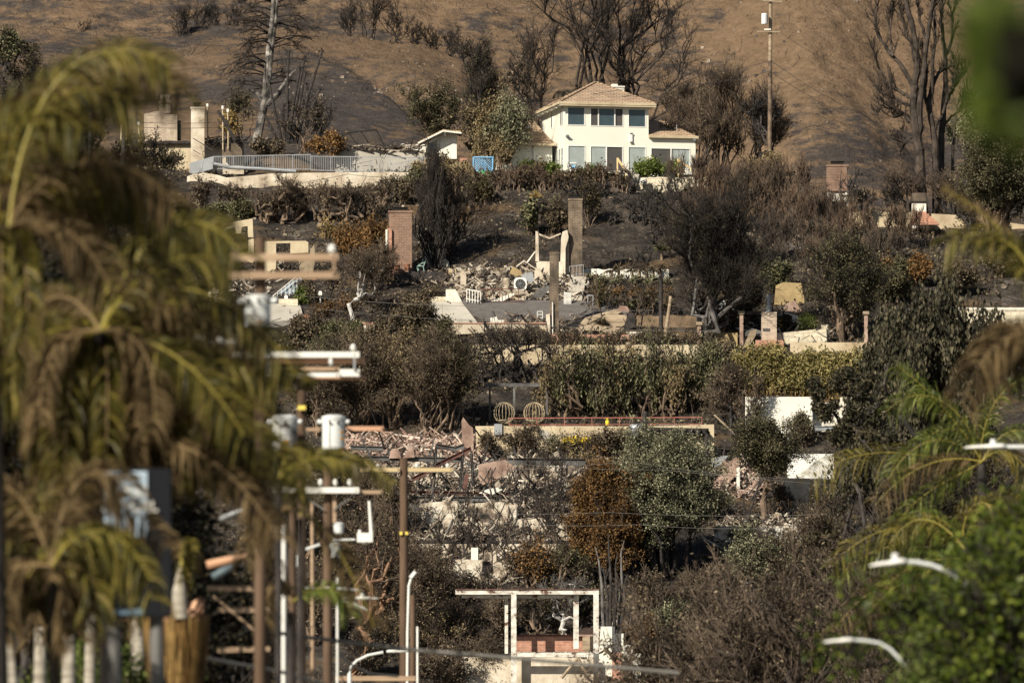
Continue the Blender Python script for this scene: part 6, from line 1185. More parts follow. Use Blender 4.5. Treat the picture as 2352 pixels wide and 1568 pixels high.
# olive pole tree with orange peeling trunk, lower left
plant('eucalyptus', 'orange barked crooked tree behind the clustered lamps', 'tree', 830, 1560, 160, 420, n0=6, n1=8, n2=8, n3=2, twig='twig', bark='barko', r0=.3, single=True, cb=.35, wig=.8, lean=40, leaf='lbrown', nl=2500)
# far left background mass
for i, (u, v, w, h, lf) in enumerate(((60, 350, 200, 220, 'ldark'), (190, 380, 150, 150, 'ldark'), (330, 420, 150, 110, 'ldark'), (380, 400, 90, 60, 'ldark'), (70, 480, 200, 160, 'ldark'), (200, 520, 180, 130, 'lbrown'), (330, 520, 180, 100, 'lbrown'), (420, 520, 140, 60, 'lbrown'), (450, 640, 180, 90, 'lbrown'), (520, 780, 160, 90, 'lbrown'), (400, 760, 220, 160, 'ldark'), (200, 700, 260, 200, 'ldark'), (60, 700, 200, 240, 'ldark'), (560, 900, 200, 140, 'lbrown'), (420, 960, 260, 200, 'ldark'), (560, 1080, 220, 180, 'ldark'), (20, 160, 120, 90, 'lolive'))):
    plant('burnt_tree', 'dark burnt tree, far left, '+('at its upper edge', 'beside the black pole', 'below the pale block shell', 'with fan shaped stubs before the pale wall', 'at the left edge under the upper one', 'brown, under the black pole', 'brown, below the block shell ruin', 'low and brown under the shrub row', 'low and brown beside the slotted wall', 'below the far left driveway', 'dark, above the lower palm crown', 'wide and dark behind the palm crown', 'at the left edge behind the palm crown', 'brown, behind the upper white crossarm left', 'dark, behind the long palm fronds', 'dark, left of the middle transformers', 'olive leaved, showing over the top frond')[i], 'tree', u, v, w, h, y=1006 if v < 430 and i < 4 else None, n0=9, n1=11, n2=9, n3=3, twig='twigd', bark='char', leaf=lf, nl=int(w*h*.16), r0=.13, cb=.1)
# ================================================================ utility poles, lamps, wires, near palms
def wire(lab, pts, ys, r, mat='wire', sag=0):
    q_ = np.array([P(u, v, y) for (u, v), y in zip(pts, ys)]); out = []
    for i in range(len(q_)-1):
        tt = np.linspace(0, 1, 9)[:-1, None]; out.append(q_[i]+(q_[i+1]-q_[i])*tt-np.array((0, 0, 1.))*sag*4*tt*(1-tt))
    out = np.vstack(out+[q_[-1:]]); b = MB(); b.tube(out, r, 6); return tag(b.build('wire', M[mat]), lab, 'wire', 'overhead wires')
y = 1003
t = thing('utility_pole', 'upper utility pole with a white transformer, charred at its foot, right of the house', 'utility pole', P(1768, 345, y)); b = MB()
b.tube([P(1770, -6, y), P(1769, 140, y)], [.15, .17], 10); b.build('pole', M['wood'], t); b = MB(); b.tube([P(1769, 140, y), P(1768, 360, y)], [.172, .21], 10); b.build('charred_foot', M['bark'], t)
b = MB(); b.bar(P(1752, 2, y-.25), P(1796, 4, y-.25), .12); b.build('crossarm', M['wood'], t); b = MB(); b.bar(P(1738, 73, y-.25), P(1792, 73.5, y-.25), .1, .14); b.build('crossarm', M['wood'], t)
b = MB(); b.lathe(P(1756, 56, y-.5), [(.26, 0), (.28, .05), (.28, .85), (.24, .95)], 14); b.build('transformer', M['can'], t)
b = MB(); b.bar(P(1750, 165, y-.3), P(1759, 163, y-.3), .3, .22); b.build('lamp_head', M['steel'], t); b = MB(); b.box(P(1763, 68, y-.3), (.3, .06, .06)); b.build('bracket', M['white'], t)
for i, (pts, lab) in enumerate(((((1769, 138), (1990, 268), (2190, 370)), 'wire running from the upper utility pole down right across the mountain'), (((1769, 164), (1990, 286), (2190, 372)), 'lower wire running down right from the upper utility pole'), (((1792, 74), (1960, 165), (2100, 262)), 'thin top wire running down right across the rocky slope'),
    (((1769, 140), (1560, 172), (1305, 222), (1170, 236)), 'wire sloping left over the house roof'), (((1769, 163), (1560, 196), (1310, 232), (1180, 240)), 'lower wire sloping left over the house gutter'), (((287, 279), (600, 272), (900, 256)), 'thin upper wire crossing behind the tall dead pine'), (((287, 290), (600, 284), (900, 266)), 'thin lower wire crossing behind the tall dead pine'))):
    wire(lab, pts, [1002]*len(pts), .022 if i not in (2,) else .015, sag=.3)
wire('thin wire crossing in front of the pool wall shrubs', [(430, 440), (800, 400), (1000, 392)], [990]*3, .02, sag=.4)
for i, (a, c, v0, v1, v2, lb) in enumerate(((600, 1500, 668, 702, 712, 'behind the first transformer to the debris field'), (640, 1640, 698, 738, 760, 'past the mailboxes to the collapsed roof'), (890, 2000, 1085, 1060, 1120, 'across the steel frame ruin'), (900, 1900, 1172, 1176, 1180, 'through the middle of the steel frame ruin'), (1140, 1900, 1060, 1078, 1098, 'across the grey green tree'), (1100, 1830, 1196, 1204, 1210, 'low over the tan ruin pieces'))):
    wire('thin wire running '+lb, [(a, v0), ((a+c)/2, v1), (c, v2)], [820]*3, .014, 'wireg', sag=.2)
def pole(lab, u, w_, v0, y, mat='pole', name='utility_pole', lean=0):
    s = S(y); zb = float(T(P(u, 1568, y)[0], y))-.5; t = thing(name, lab, 'utility pole' if 'utility' in name else 'post', (P(u, 1568, y)[0], y, zb+.5)); tp = P(u, v0, y); bt = P(u+lean, 1568, y); bt[2] = zb
    b = MB(); b.tube([tp, (tp+bt)/2, bt], [w_*s/2*.96, w_*s/2, w_*s/2*1.15], 16); b.build('pole', M[mat], t); return t
def arm(t, u0, u1, v0, v1, y, mat, name='crossarm', d=.12):
    s = S(y); b = MB(); p = P((u0+u1)/2, (v0+v1)/2, y); b.box(p, ((u1-u0)/2*s, d/2, (v1-v0)/2*s)); o = b.build(name, M[mat], t)
    b = MB()
    for f in (.96,):
        b.lathe(P(u0+(u1-u0)*f, (v0+v1)/2, y-d/2-.012), [(.012, -.012), (.022, 0), (.022, .012), (.01, .014)], 8, axis=[[1, 0, 0], [0, 0, 1], [0, 1, 0]])
        break
    b.build('bolt', M['steel'], o); return o
def insul(t, u, v, y, r=.05, mat='can'):
    b = MB(); p = P(u, v, y); b.lathe(p-(0, 0, .1), [(r*.4, 0), (r*.4, .03), (r, .05), (r*.7, .08), (r*.95, .11), (r*.5, .15), (r*.3, .17)], 12); b.build('insulator', M[mat], t)
def can(t, u0, u1, v0, v1, y, n=2, stick=()):
    s = S(y); r = (u1-u0)/2*s; h = (v1-v0)*s; c = P((u0+u1)/2, v1, y)
    b = MB(); b.lathe(c, [(r*.82, 0), (r*.93, .03), (r*.93, h*.86), (r*.98, h*.88), (r*.98, h*.93), (r, h*.94), (r, h*.98), (r*.6, h*1.03), (.02, h*1.04)], 28); cn = b.build('transformer_can', M['can'], t, smooth=False)
    b = MB()
    for i in range(n):
        a = -1.5+(i-(n-1)/2)*.65; p = c+np.array((r*cos(a)*.97, r*sin(a)*.97, h*.78)); q_ = p+np.array((cos(a)*.11, sin(a)*.11, .05)); b.tube([p, q_], [.03, .022], 8)
    b.build('bushings', M['steel'], cn)
    b = MB()
    for sx in (-1, 1): p = c+np.array((sx*r*.95, -.05, h*.82)); b.tube([p, p+np.array((sx*.09, 0, .02)), p+np.array((sx*.12, 0, .03))], [.05, .06, .03], 8)
    b.build('side_bushings', M['can'], cn)
    for (fu, fv, w_, hh) in stick:
        b = MB(); p = c+np.array((fu*r, -math.sqrt(max(0, 1-fu*fu))*r*.94-.012, h*(1-fv))); b.box(p, (w_*r, .006, hh*h), np.array([[cos(fu*1.1), -sin(fu*1.1), 0], [sin(fu*1.1), cos(fu*1.1), 0], [0, 0, 1]])); b.build('warning_sticker', M['orange'], cn)
    b = MB(); a = -1.9; b.bar(c+np.array((cos(a)*r*.98, sin(a)*r*.98, h*.12)), c+np.array((cos(a)*r*.98, sin(a)*r*.98, h*.78)), .015); b.build('ground_lead', M['steel'], cn)
    return cn
# first pole, nearest, upper left
t = pole('nearest blurred utility pole behind the left palms with two tan crossarms', 598, 27, 545, 205)
arm(t, 510, 778, 583, 599, 204.8, 'arm'); arm(t, 508, 778, 624, 640, 204.8, 'arm'); b = MB(); b.bar(P(767, 598, 204.7), P(767, 626, 204.7), .035); b.build('brace', M['arm'], t); insul(t, 762, 570, 204.8, .085, 'wpaint')
can(t, 560, 624, 679, 752, 204.3, 3, ((.1, .86, .18, .03),))
def lamp(lab, pts, head, y, r=.045, flat=1, top=False, base=None, pm='can'):
    t = thing('street_lamp', lab, 'street lamp', P(*pts[0], y)); b = MB(); b.tube([P(*q_, y) for q_ in pts], r, 10); b.build('arm', M['can'], t)
    (a, v0), (c, v1) = head; s = S(y); L = abs(c-a)*s; p0 = P(a, v0, y); p1 = P(c, v1, y); h = MB(); k = 12
    d = unit(p1-p0); tt = np.linspace(0, 1, k); prof = np.array([.7, .95, 1, 1, 1, .78, .72, .7, .66, .56, .4, .12]); hw = .19*flat; hh = .085*flat; V = []
    for f, q_ in zip(tt, prof):
        c_ = p0+(p1-p0)*f; V += [c_+np.array((0, -hw*q_*cos(a_)*(.6+.4*q_), hh*q_*sin(a_)*(1 if sin(a_) > 0 else .6))) for a_ in np.arange(12)*2*pi/12]
    V = np.array(V); idx = np.arange(k*12).reshape(k, 12); qd = np.stack([idx[:-1], np.roll(idx, -1, 1)[:-1], np.roll(idx, -1, 1)[1:], idx[1:]], -1).reshape(-1, 4); h.add(V, qd); h.f.append(np.array([idx[0][::-1]])); h.f.append(np.array([idx[-1]]))
    h.build('lamp_head', M['wpaint'], t, smooth=True)
    if top: b = MB(); b.lathe(p0+(p1-p0)*.3+(0, 0, hh*.9), [(.06, 0), (.06, .08), (.04, .1)], 12); b.build('photocell', M['can'], t)
    if base:
        zb = float(T(P(base, 1568, y)[0], y)); q0 = P(*pts[0], y); q1 = q0.copy(); q1[2] = zb; b = MB(); b.tube([q0, q1], [r*1.6, r*2.2], 12); b.build('post', M[pm], t)
    return t
lamp('blurred white street lamp head left of the nearest pole', [(440, 770), (490, 786)], [(488, 786), (546, 789)], 190, .03, 1.0)
# second pole
t = pole('second utility pole behind the palms with white and orange crossarms', 693, 20, 838, 265)
arm(t, 530, 826, 808, 821, 264.7, 'wpaint'); arm(t, 560, 838.5, 823.5, 835, 264.9, 'armo'); arm(t, 560, 780, 843, 851, 264.9, 'arm'); arm(t, 600, 780, 856, 866, 264.65, 'wpaint'); arm(t, 780, 826, 848, 864.5, 264.7, 'wpaint'); arm(t, 658, 839, 864, 872, 264.9, 'armo')
b = MB(); b.bar(P(814, 821, 264.6), P(814, 850, 264.6), .05); b.build('brace', M['metal'], t); insul(t, 811, 797, 264.7, .08, 'wpaint'); insul(t, 760, 829, 264.5, .06)
b = MB(); b.box(P(693, 936, 264.8), (.09, .02, .05)); b.build('yellow_tag', M['yband'], t)
can(t, 624, 684, 955, 1036, 264.2, 3, ((.08, .74, .22, .035),))
# third pole
t = pole('third utility pole with a grey transformer and orange stickers at its top', 753, 21, 1000, 285)
can(t, 738, 794, 955, 1036, 284.3, 2, ((.72, .47, .2, .03), (.72, .66, .2, .03), (.7, .94, .2, .03)))
arm(t, 796, 881, 979, 989, 284.9, 'armo'); arm(t, 700, 738, 982, 990, 284.9, 'arm'); arm(t, 628, 825, 1119, 1132, 284.7, 'wpaint'); arm(t, 780, 879, 1126, 1134, 284.9, 'arm')
for u in (770, 803, 736): insul(t, u, 1106, 284.7, .07, 'wpaint')
b = MB(); b.bar(P(815, 1136, 284.8), P(765, 1170, 284.8), .03); b.bar(P(690, 1136, 284.8), P(745, 1170, 284.8), .03); b.build('braces', M['steel'], t)
b = MB(); b.bar(P(768, 1134, 284.9), P(768, 1200, 284.9), .09); b.build('riser', M['arm'], t)
for u, v, hh in ((778, 1212, .2), (770, 1268, .32)): b = MB(); b.lathe(P(u, v+12, 284.6), [(.12, 0), (.13, hh), (.15, hh+.02), (.05, hh+.07)], 14); b.build('meter', M['can'], t)
b = MB(); b.tube([P(775, 1325, 284.7), P(775, 1568, 284.7), P(776, 1700, 284.7)], .032, 10); b.build('white_conduit', M['wpaint'], t)
# poles between
pole('slim reddish pole just left of the third utility pole', 672, 16, 1150, 280, name='wooden_post'); 
pole('shaded brown pole seen left of the white standpipe', 610, 22, 1240, 240, name='wooden_post'); pole('thin leaning grey post left of the slim reddish pole', 717, 9, 1150, 300, 'arm', name='wooden_post', lean=3)
t = pole('tall bright white pipe post left of the slim reddish pole', 652, 12, 1204, 270, 'wpaint', name='white_post')
b = MB(); b.tube([P(684, 1300, 279.6), P(684, 1275, 279.6), P(700, 1262, 279.6), P(735, 1250, 279.6)], .035, 8); tag(b.build('bent_pipe', M['can']), 'bent grey pipe crossing from the slim reddish pole to the third pole', 'pipe')
b = MB(); b.tube([P(684, 1300, 279.6), P(684, 1280, 279.6)], .045, 8); 
lamp('long white street lamp head under the bright palm frond', [(690, 1350), (745, 1350)], [(740, 1351), (829, 1355)], 270, .03, .75)
lamp('smaller white street lamp head with a thin tip, right of the bright frond', [(770, 1372), (805, 1372)], [(815, 1374), (870, 1374)], 300, .025, .7, True)
lamp('tilted white street lamp head below the other two', [(780, 1378), (800, 1382)], [(806, 1384), (846, 1402)], 300, .03, .8)
t = thing('antenna_box', 'white radio box with a tall rod, right of the third pole', 'antenna', P(838, 1246, 320)); b = MB(); b.box(P(838, 1234, 320), (.22, .1, .13)); b.build('box', M['wpaint'], t)
b = MB(); b.tube([P(853, 1224, 320), P(848, 1150, 320)], [.055, .04], 10); b.build('rod', M['wpaint'], t); b = MB(); b.tube([P(826, 1224, 320), P(826, 1216, 320)], .04, 8); b.build('stub', M['wpaint'], t); b = MB(); b.lathe(P(838, 1250, 320), [(.05, 0), (.12, .05), (.14, .08)], 10); b.build('foot', M['wpaint'], t)
b = MB(); b.bar(P(764, 1239, 320), P(815, 1238, 320), .05); b.build('mount', M['can'], t)
t = pole('sharpest utility pole, with a yellow crossarm and two yellow bands', 927.5, 19.5, 1053, 400)
arm(t, 826, 918, 1074, 1083, 399.8, 'army'); arm(t, 937, 1040, 1074, 1083, 399.8, 'army'); insul(t, 868, 1068, 399.8, .08, 'wpaint'); insul(t, 957, 1068, 399.8, .08); insul(t, 1028, 1068, 399.8, .08)
for u in (921, 934): b = MB(); b.box(P(u, 1224, 399.8), (.05, .03, .055)); b.build('yellow_band', M['yband'], t)
b = MB(); b.bar(P(940, 1160, 399.8), P(965, 1170, 399.8), .12); b.build('bracket', M['steel'], t)
b = MB(); b.tube([P(944, 1328, 399.6), P(939, 1345, 399.6), P(936, 1450, 399.6), P(935, 1700, 399.6)], .045, 8); b.build('white_conduit', M['wpaint'], t); b = MB(); b.bar(P(942, 1326, 399.5), P(954, 1312, 399.5), .16, .12); b.build('floodlight', M['can'], t)
t = pole('short brown pole beside the sharpest utility pole', 948, 13, 1366, 405, name='wooden_post')
t = pole('short white pipe beside the short brown pole', 959, 5.5, 1438, 398, 'wpaint', name='white_post')
b = MB(); b.box(P(862, 1557, 392), (92*S(392), .07, 5.5*S(392))); tag(b.build('timber_crossarm', M['arm']), 'weathered crossarm at the very bottom left of the sharpest pole', 'crossarm')
lamp('curved arm street lamp in front of the sharpest utility pole', [(803, 1545), (806, 1530), (820, 1516), (845, 1504), (880, 1497)], [(888, 1496), (938, 1496)], 380, .045, .8, base=803)
lamp('upper curved white street lamp over the right palm fronds', [(2300, 1440), (2262, 1385), (2225, 1345), (2200, 1328), (2178, 1312), (2140, 1297), (2100, 1290), (2078, 1290)], [(2082, 1290), (1996, 1299)], 184, .034, .8, True, base=2300, pm='steel')
lamp('lower curved white street lamp in front of the dark brush', [(2150, 1620), (2100, 1550), (2062, 1508), (2045, 1490), (2020, 1476), (1985, 1470), (1958, 1469)], [(1962, 1470), (1890, 1474)], 184, .026, .6, base=2150, pm='steel')
lamp('blurred grey street lamp head at the right edge above the palms', [(2420, 1030), (2352, 1026), (2300, 1026)], [(2310, 1026), (2214, 1028)], 235, .04, .85, True, base=2420)
for i, (pts, ys, r, lb) in enumerate((([(560, 1440), (700, 1462), (950, 1492), (1176, 1510), (1560, 1545)], [240]*5, .045, 'blurred grey cable sagging across the whole bottom of the palms and brush'), ([(766, 1484), (800, 1522), (850, 1546), (915, 1552)], [300]*4, .035, 'black cable looping from the white conduit to the bottom crossarm'),
    ([(470, 1510), (640, 1540), (760, 1575)], [230]*3, .04, 'dark cable at the bottom left of the white pipe post'), ([(735, 1484), (770, 1530), (800, 1580)], [290]*3, .02, 'short black cable below the looping one'))):
    wire(lb, pts, ys, r, 'wire' if i else 'wireg')
b = MB()
for a, c in (((475, 1350), (620, 1352)), ((500, 1400), (620, 1400)), ((500, 1492), (620, 1490))): b.bar(P(*a, 236), P(*c, 236), .1)
for a, c in (((490, 1368), (600, 1460)),): b.bar(P(*a, 235.8), P(*c, 235.8), .045)
tag(b.build('ladder_crossarms', M['arm'], loc=P(600, 1568, 236)), 'grey crossarms and brace behind the dry palm fronds at the lower left', 'crossarm')
# ---------------------------------------------------------------- palms
def bez(pts, k):
    pts = np.asarray(pts, float); n_ = len(pts)-1; t_ = np.linspace(0, 1, k)[:, None]; out = 0
    for i in range(n_+1): out = out+math.comb(n_, i)*(1-t_)**(n_-i)*t_**i*pts[i]
    return out
def frond(parent, ctrl, y, ll=95, n=70, wd=.017, mat='palmg', rach='rachis', hang=.75, seed=0, yd=1.0, spread=.9):
    if y < 195: n = int(n*1.5); ll *= 1.1; wd *= .8
    r = np.random.RandomState(seed); s = S(y); yo = r.uniform(-yd, yd, 2)
    c = np.array([P(u, v, y+(yo[0] if i == 0 else yo[1]*i/len(ctrl))) for i, (u, v) in enumerate(ctrl)]); k = 18; path = bez(c, k)
    f = np.repeat(np.linspace(.1, .995, n), 2)*(k-1); m = len(f); j = np.clip(f.astype(int), 0, k-2); q_ = path[j]+(path[j+1]-path[j])*(f-j)[:, None]; tg = unit(path[j+1]-path[j])
    side = unit(np.cross(tg, (0.15, -.9, .4)))*np.where(np.arange(m) % 2, 1, -1)[:, None]; side = side+np.array((0, 1, 0))*r.normal(0, .5, (m, 1))
    L = ll*s*np.sin(np.clip(.25+.8*f/(k-1)*pi*.85, 0, pi*.97))**.6*r.uniform(.75, 1.1, m); L = L[:, None]
    d0 = unit(side*spread+tg*.7+np.array((0, 0, .1)));  dn = np.array((0, 0, -1.)); d1 = unit(d0*(1-hang)+dn*hang+r.normal(0, .09, (m, 3))); p0 = q_; p1 = q_+d0*L*.3; p2 = p1+unit(d0+d1)*L*.3; p3 = p2+d1*L*.45
    wv = unit(np.cross(d0, r.normal(size=(m, 3))))*wd
    V = np.stack([p0-wv*.5, p0+wv*.5, p1-wv, p1+wv, p2-wv*.8, p2+wv*.8, p3], 1).reshape(-1, 3); o7 = (np.arange(m)*7)[:, None]
    b = MB(); b.add(V, np.vstack([o7+np.array((0, 1, 3, 2)), o7+np.array((2, 3, 5, 4))])); b.f.append(o7+np.array((4, 5, 6)))
    fo = b.build('frond', M[mat], parent); b = MB(); b.tube(path, np.linspace(.022, .006, k), 6); b.build('rachis', M[rach], fo)
def palm(lab, cu, cv, y, w_, fr, name='palm_tree', fill=0, frad=300, seed=1, mats=('palmg',), bu=None, tm='char', hl=400, ll=95):  # default trunk colour is near-black char, painting in the shade on them
    t = thing(name, lab, 'palm', (P(cu, cv, y)[0], y, float(T(P(cu, cv, y)[0], y)))); top = P(cu, cv, y); bt = P(bu if bu is not None else cu, 1568, y); bt[2] = t['_w'][2]-.3; s = S(y)
    b = MB(); bk = np.array((0, 4.5, 0)) if fill else 0; b.tube([top, top+(bt-top)*.5+bk, bt+bk], [w_*s/2, w_*s/2*1.05, w_*s/2*1.3], 14); b.build('trunk', M[tm], t)
    r = np.random.RandomState(seed)
    for i, f in enumerate(fr):
        pts, kw = (f[0], dict(f[1])) if isinstance(f, tuple) and isinstance(f[1], dict) else (f, {})
        frond(t, pts, y+r.uniform(-.8, .8), seed=seed*50+i, **{'mat': mats[i % len(mats)], 'll': ll, **kw})
    for i in range(fill):   # dead fronds hanging down the trunk
        dx = r.uniform(-1, 1)*150; L = r.uniform(.5, 1)*hl; bx = ((bu if bu is not None else cu)-cu)*L/(1568-cv)
        frond(t, [(cu, cv), (cu+dx*.8, cv-20), (cu+dx*1.05+bx*.5, cv+L*.5), (cu+dx*.9+bx, cv+L)], y+r.uniform(-.6, 1), seed=seed*90+i, mat=('palmb', 'palmg')[i % 2], rach='rachb', ll=80, n=60)
    for i in range(fill):
        a = r.uniform(-.5, pi+.5); L = frad*r.uniform(.6, 1.1); e = (cu+cos(a)*L, cv-sin(a)*L*.3+L*.5); m_ = (cu+cos(a)*L*.55, cv-sin(a)*L*.75-L*.05)
        frond(t, [(cu, cv), m_, e], y+r.uniform(.3, 2.5), seed=seed*70+i, mat=mats[i % len(mats)], ll=ll)
    return t
D = dict
bt_ = D(mat='palmb', rach='rachb')
palm('tall near palm whose blurred fronds arch over the upper left', -10, 520, 150, 26, [
    [(20, 520), (60, 150), (300, 40), (435, 260)], [(20, 500), (0, 200), (140, 120), (260, 190)], [(20, 520), (-40, 260), (60, 180), (140, 330)], ([(20, 520), (120, 330), (300, 330), (400, 470)], bt_), ([(20, 520), (80, 380), (230, 330), (330, 460)], D(mat='palmg', ll=120)),
    [(20, 520), (160, 430), (300, 420), (400, 560)], ([(20, 520), (100, 480), (200, 520), (260, 680)], bt_), [(20, 520), (-60, 420), (-20, 380), (60, 470)], ([(20, 520), (60, 120), (250, 60), (390, 150)], D(ll=110)), ([(20, 520), (40, 200), (180, 150), (330, 250)], D(ll=130)), [(20, 520), (0, 260), (90, 190), (190, 300)], ([(-60, 420), (-20, 190), (160, 150), (300, 250)], bt_), [(-60, 460), (0, 260), (120, 240), (230, 380)], ([(20, 520), (70, 170), (270, 70), (420, 210)], bt_), [(-60, 400), (-30, 230), (60, 200), (150, 280)], ([(20, 520), (150, 370), (310, 350), (420, 520)], D(mat='palmg'))], mats=('palmg', 'palmg', 'palmg', 'palmb'), seed=3, ll=115, fill=10, frad=420, bu=-40)
palm('broad near palm filling the left middle with drooping fronds', 230, 760, 162, 30, [
    [(230, 760), (330, 480), (460, 450), (560, 590)], [(230, 760), (360, 600), (540, 640), (680, 860)], [(230, 760), (300, 620), (440, 540), (530, 620)], [(230, 760), (340, 700), (500, 690), (640, 880)], [(230, 760), (300, 560), (420, 470), (520, 520)], ([(230, 760), (300, 780), (420, 790), (500, 960)], bt_),
    [(230, 760), (250, 560), (330, 500), (420, 600)], [(230, 760), (380, 640), (520, 700), (600, 800)], ([(230, 760), (160, 640), (90, 660), (40, 800)], bt_), [(230, 760), (330, 760), (460, 820), (560, 1000)]], mats=('palmg', 'palmg', 'palmg', 'palmb'), seed=5, ll=105, fill=22, frad=330, bu=206)
palm('lower near palm left with long dry fronds reaching the transformers', 330, 1010, 163, 28, [
    [(330, 1010), (420, 800), (560, 780), (640, 900)], [(330, 1010), (420, 850), (560, 840), (660, 1020)], ([(330, 1010), (380, 860), (500, 900), (600, 1120)], bt_), ([(330, 1010), (300, 860), (240, 850), (200, 1000)], D(mat='palmg')), [(290, 930), (310, 920), (330, 980), (345, 1060)], ([(330, 1010), (430, 960), (540, 1020), (620, 1200)], bt_), ([(330, 1010), (250, 900), (150, 900), (60, 1040)], bt_),
    ([(330, 1010), (450, 1010), (560, 1090), (640, 1240)], bt_), [(330, 1010), (460, 930), (600, 950), (700, 1120)], ([(330, 1010), (420, 940), (500, 960), (560, 1090)], D(mat='palmg', ll=120)), ([(330, 1010), (250, 950), (180, 1000), (120, 1150)], bt_), ([(470, 960), (560, 830), (660, 830), (720, 880)], D(ll=42, mat='palmg'))], mats=('palmg', 'palmb'), seed=7, ll=100, fill=12, frad=330, bu=405, hl=130)
palm('low palm with golden yellow fronds at the lower left', 120, 1300, 158.5, 30, [
    ([(60, 1330), (150, 1180), (270, 1200), (350, 1375)], D(mat='palmg', ll=110)), ([(120, 1300), (60, 1160), (-20, 1180), (-60, 1300)], bt_), ([(120, 1300), (160, 1120), (280, 1100), (380, 1260)], bt_), ([(90, 1370), (40, 1280), (10, 1330), (0, 1460)], bt_), ([(100, 1360), (130, 1280), (165, 1340), (180, 1470)], bt_), ([(120, 1300), (40, 1050), (-30, 1100), (-80, 1200)], bt_), ([(120, 1300), (140, 1080), (230, 1040), (290, 1120)], bt_), ([(120, 1300), (170, 1190), (280, 1180), (345, 1330)], D(mat='palmg', ll=80))], mats=('palmb', 'palmg'), seed=9, ll=110, fill=5, frad=260, bu=92, hl=110)
palm('thin palm with one bright green frond by the clustered lamps', 668, 1405, 215, 16, [
    ([(668, 1385), (720, 1335), (790, 1330), (806, 1415)], D(mat='palmf', ll=60, hang=.6)), ([(668, 1385), (625, 1300), (600, 1260), (588, 1215)], D(mat='palmb', rach='rachb', ll=70)), ([(668, 1385), (650, 1330), (630, 1320), (610, 1430)], bt_)], seed=11, ll=70)
palm('thin palm with a long dry frond sloping over the third pole', 690, 1190, 200, 14, [
    ([(690, 1180), (745, 1190), (800, 1290), (860, 1440)], D(mat='palmb', ll=75, hang=.5)), ([(690, 1180), (660, 1150), (600, 1160), (560, 1290)], bt_), ([(690, 1180), (720, 1120), (640, 1060), (560, 1080)], D(mat='palmg', ll=70))], seed=12, ll=75)
palm('small dark palm whose fronds cross under the third transformer', 640, 1100, 190, 14, [
    ([(640, 1100), (700, 1020), (800, 1010), (900, 1110)], D(mat='palmg', ll=48)), ([(640, 1100), (690, 1040), (760, 1040), (820, 1070)], D(mat='palmg', ll=60)), ([(640, 1100), (660, 1020), (690, 1010), (720, 1060)], D(mat='palmg', ll=60))], seed=13)
for i, (u, w_, v0, dx, lb) in enumerate(((30, 24, 1398, 16, 'slanting pale palm trunk at the far left bottom'), (92, 30, 1440, 0, 'second pale palm trunk from the left bottom corner'), (158, 32, 1400, 0, 'third pale palm trunk from the left'), (206, 26, 1350, -4, 'swollen pale palm trunk left of the dark sign'), (266, 28, 1415, 0, 'ringed pale palm trunk under the dark sign, left'), (316, 33, 1415, 0, 'ringed pale palm trunk under the dark sign, right'))):
    y = 215+i*3; zb = float(T(P(u, 1568, y)[0], y)); a = P(u-dx, v0, y); c = P(u, 1568, y); e = a+(c-a)*((a[2]-zb)/(a[2]-c[2])); t = thing('palm_tree', lb, 'palm', e); b = MB(); s = S(y)
    b.tube([a, c, e], [w_*s*.42, w_*s*.5, w_*s*.6], 16); b.build('trunk', M['trunkp'], t, smooth=True)
    r = np.random.RandomState(i+60); n_ = 60; dd = unit(np.stack([r.normal(0, .35, n_), r.normal(0, .35, n_), -np.ones(n_)], 1))*r.uniform(.3, .7, n_)[:, None]; q0 = a+np.stack([r.normal(0, .12, n_), r.normal(0, .12, n_), r.uniform(-.1, .3, n_)], 1)
    b = MB(); wv = unit(np.cross(dd, r.normal(size=dd.shape)))*.02; b.add(np.stack([q0-wv, q0+wv, q0+dd+wv*.3, q0+dd-wv*.3], 1).reshape(-1, 3), np.arange(n_*4).reshape(-1, 4)); b.build('dry_skirt', M['palmb'], t)
# fan palm with fibre skirt
y = 205; zb = float(T(P(405, 1568, y)[0], y)); t = thing('fan_palm', 'stout palm with a golden fibre skirt right of the dark sign', 'palm', (P(405, 1568, y)[0], y, zb)); s = S(y); c = P(405, 1420, y)
b = MB(); b.tube([c, P(405, 1568, y), (P(405, 1568, y)[0], y, zb)], [.34, .3, .32], 18); b.build('trunk', M['fibre'], t)
r = np.random.RandomState(77); n_ = 1500; th = r.uniform(0, 2*pi, n_); hh = r.uniform(0, 1.6, n_); q0 = c+np.stack([np.cos(th)*(.62-.16*hh), np.sin(th)*(.62-.16*hh), .1-hh], 1); dd = np.stack([np.cos(th)*-.02, np.sin(th)*-.02, -r.uniform(.3, .8, n_)], 1); wv = np.stack([-np.sin(th), np.cos(th), 0*th], 1)*.013
b = MB(); b.add(np.stack([q0-wv, q0+wv, q0+dd+wv*.4, q0+dd-wv*.4], 1).reshape(-1, 3), np.arange(n_*4).reshape(-1, 4)); b.build('fibre_skirt', M['lfibre'], t)
n_ = 90; th = r.uniform(0, 2*pi, n_); q0 = c+np.stack([np.cos(th)*.4, np.sin(th)*.4, r.uniform(-.1, .15, n_)], 1); dd = np.stack([np.cos(th)*.12, np.sin(th)*.12, r.uniform(.05, .3, n_)], 1); wv = np.stack([-np.sin(th), np.cos(th), 0*th], 1)*.05
b = MB(); b.add(np.stack([q0-wv, q0+wv, q0+dd+wv*.6, q0+dd-wv*.6], 1).reshape(-1, 3), np.arange(n_*4).reshape(-1, 4)); b.build('cut_boots', M['armo'], t)
b = MB(); b.tube([P(415, 1420, y-.5), P(412, 1360, y-.5), P(418, 1290, y-.5)], [.14, .13, .05], 12); b.build('crownshaft', M['trunkp'], t)
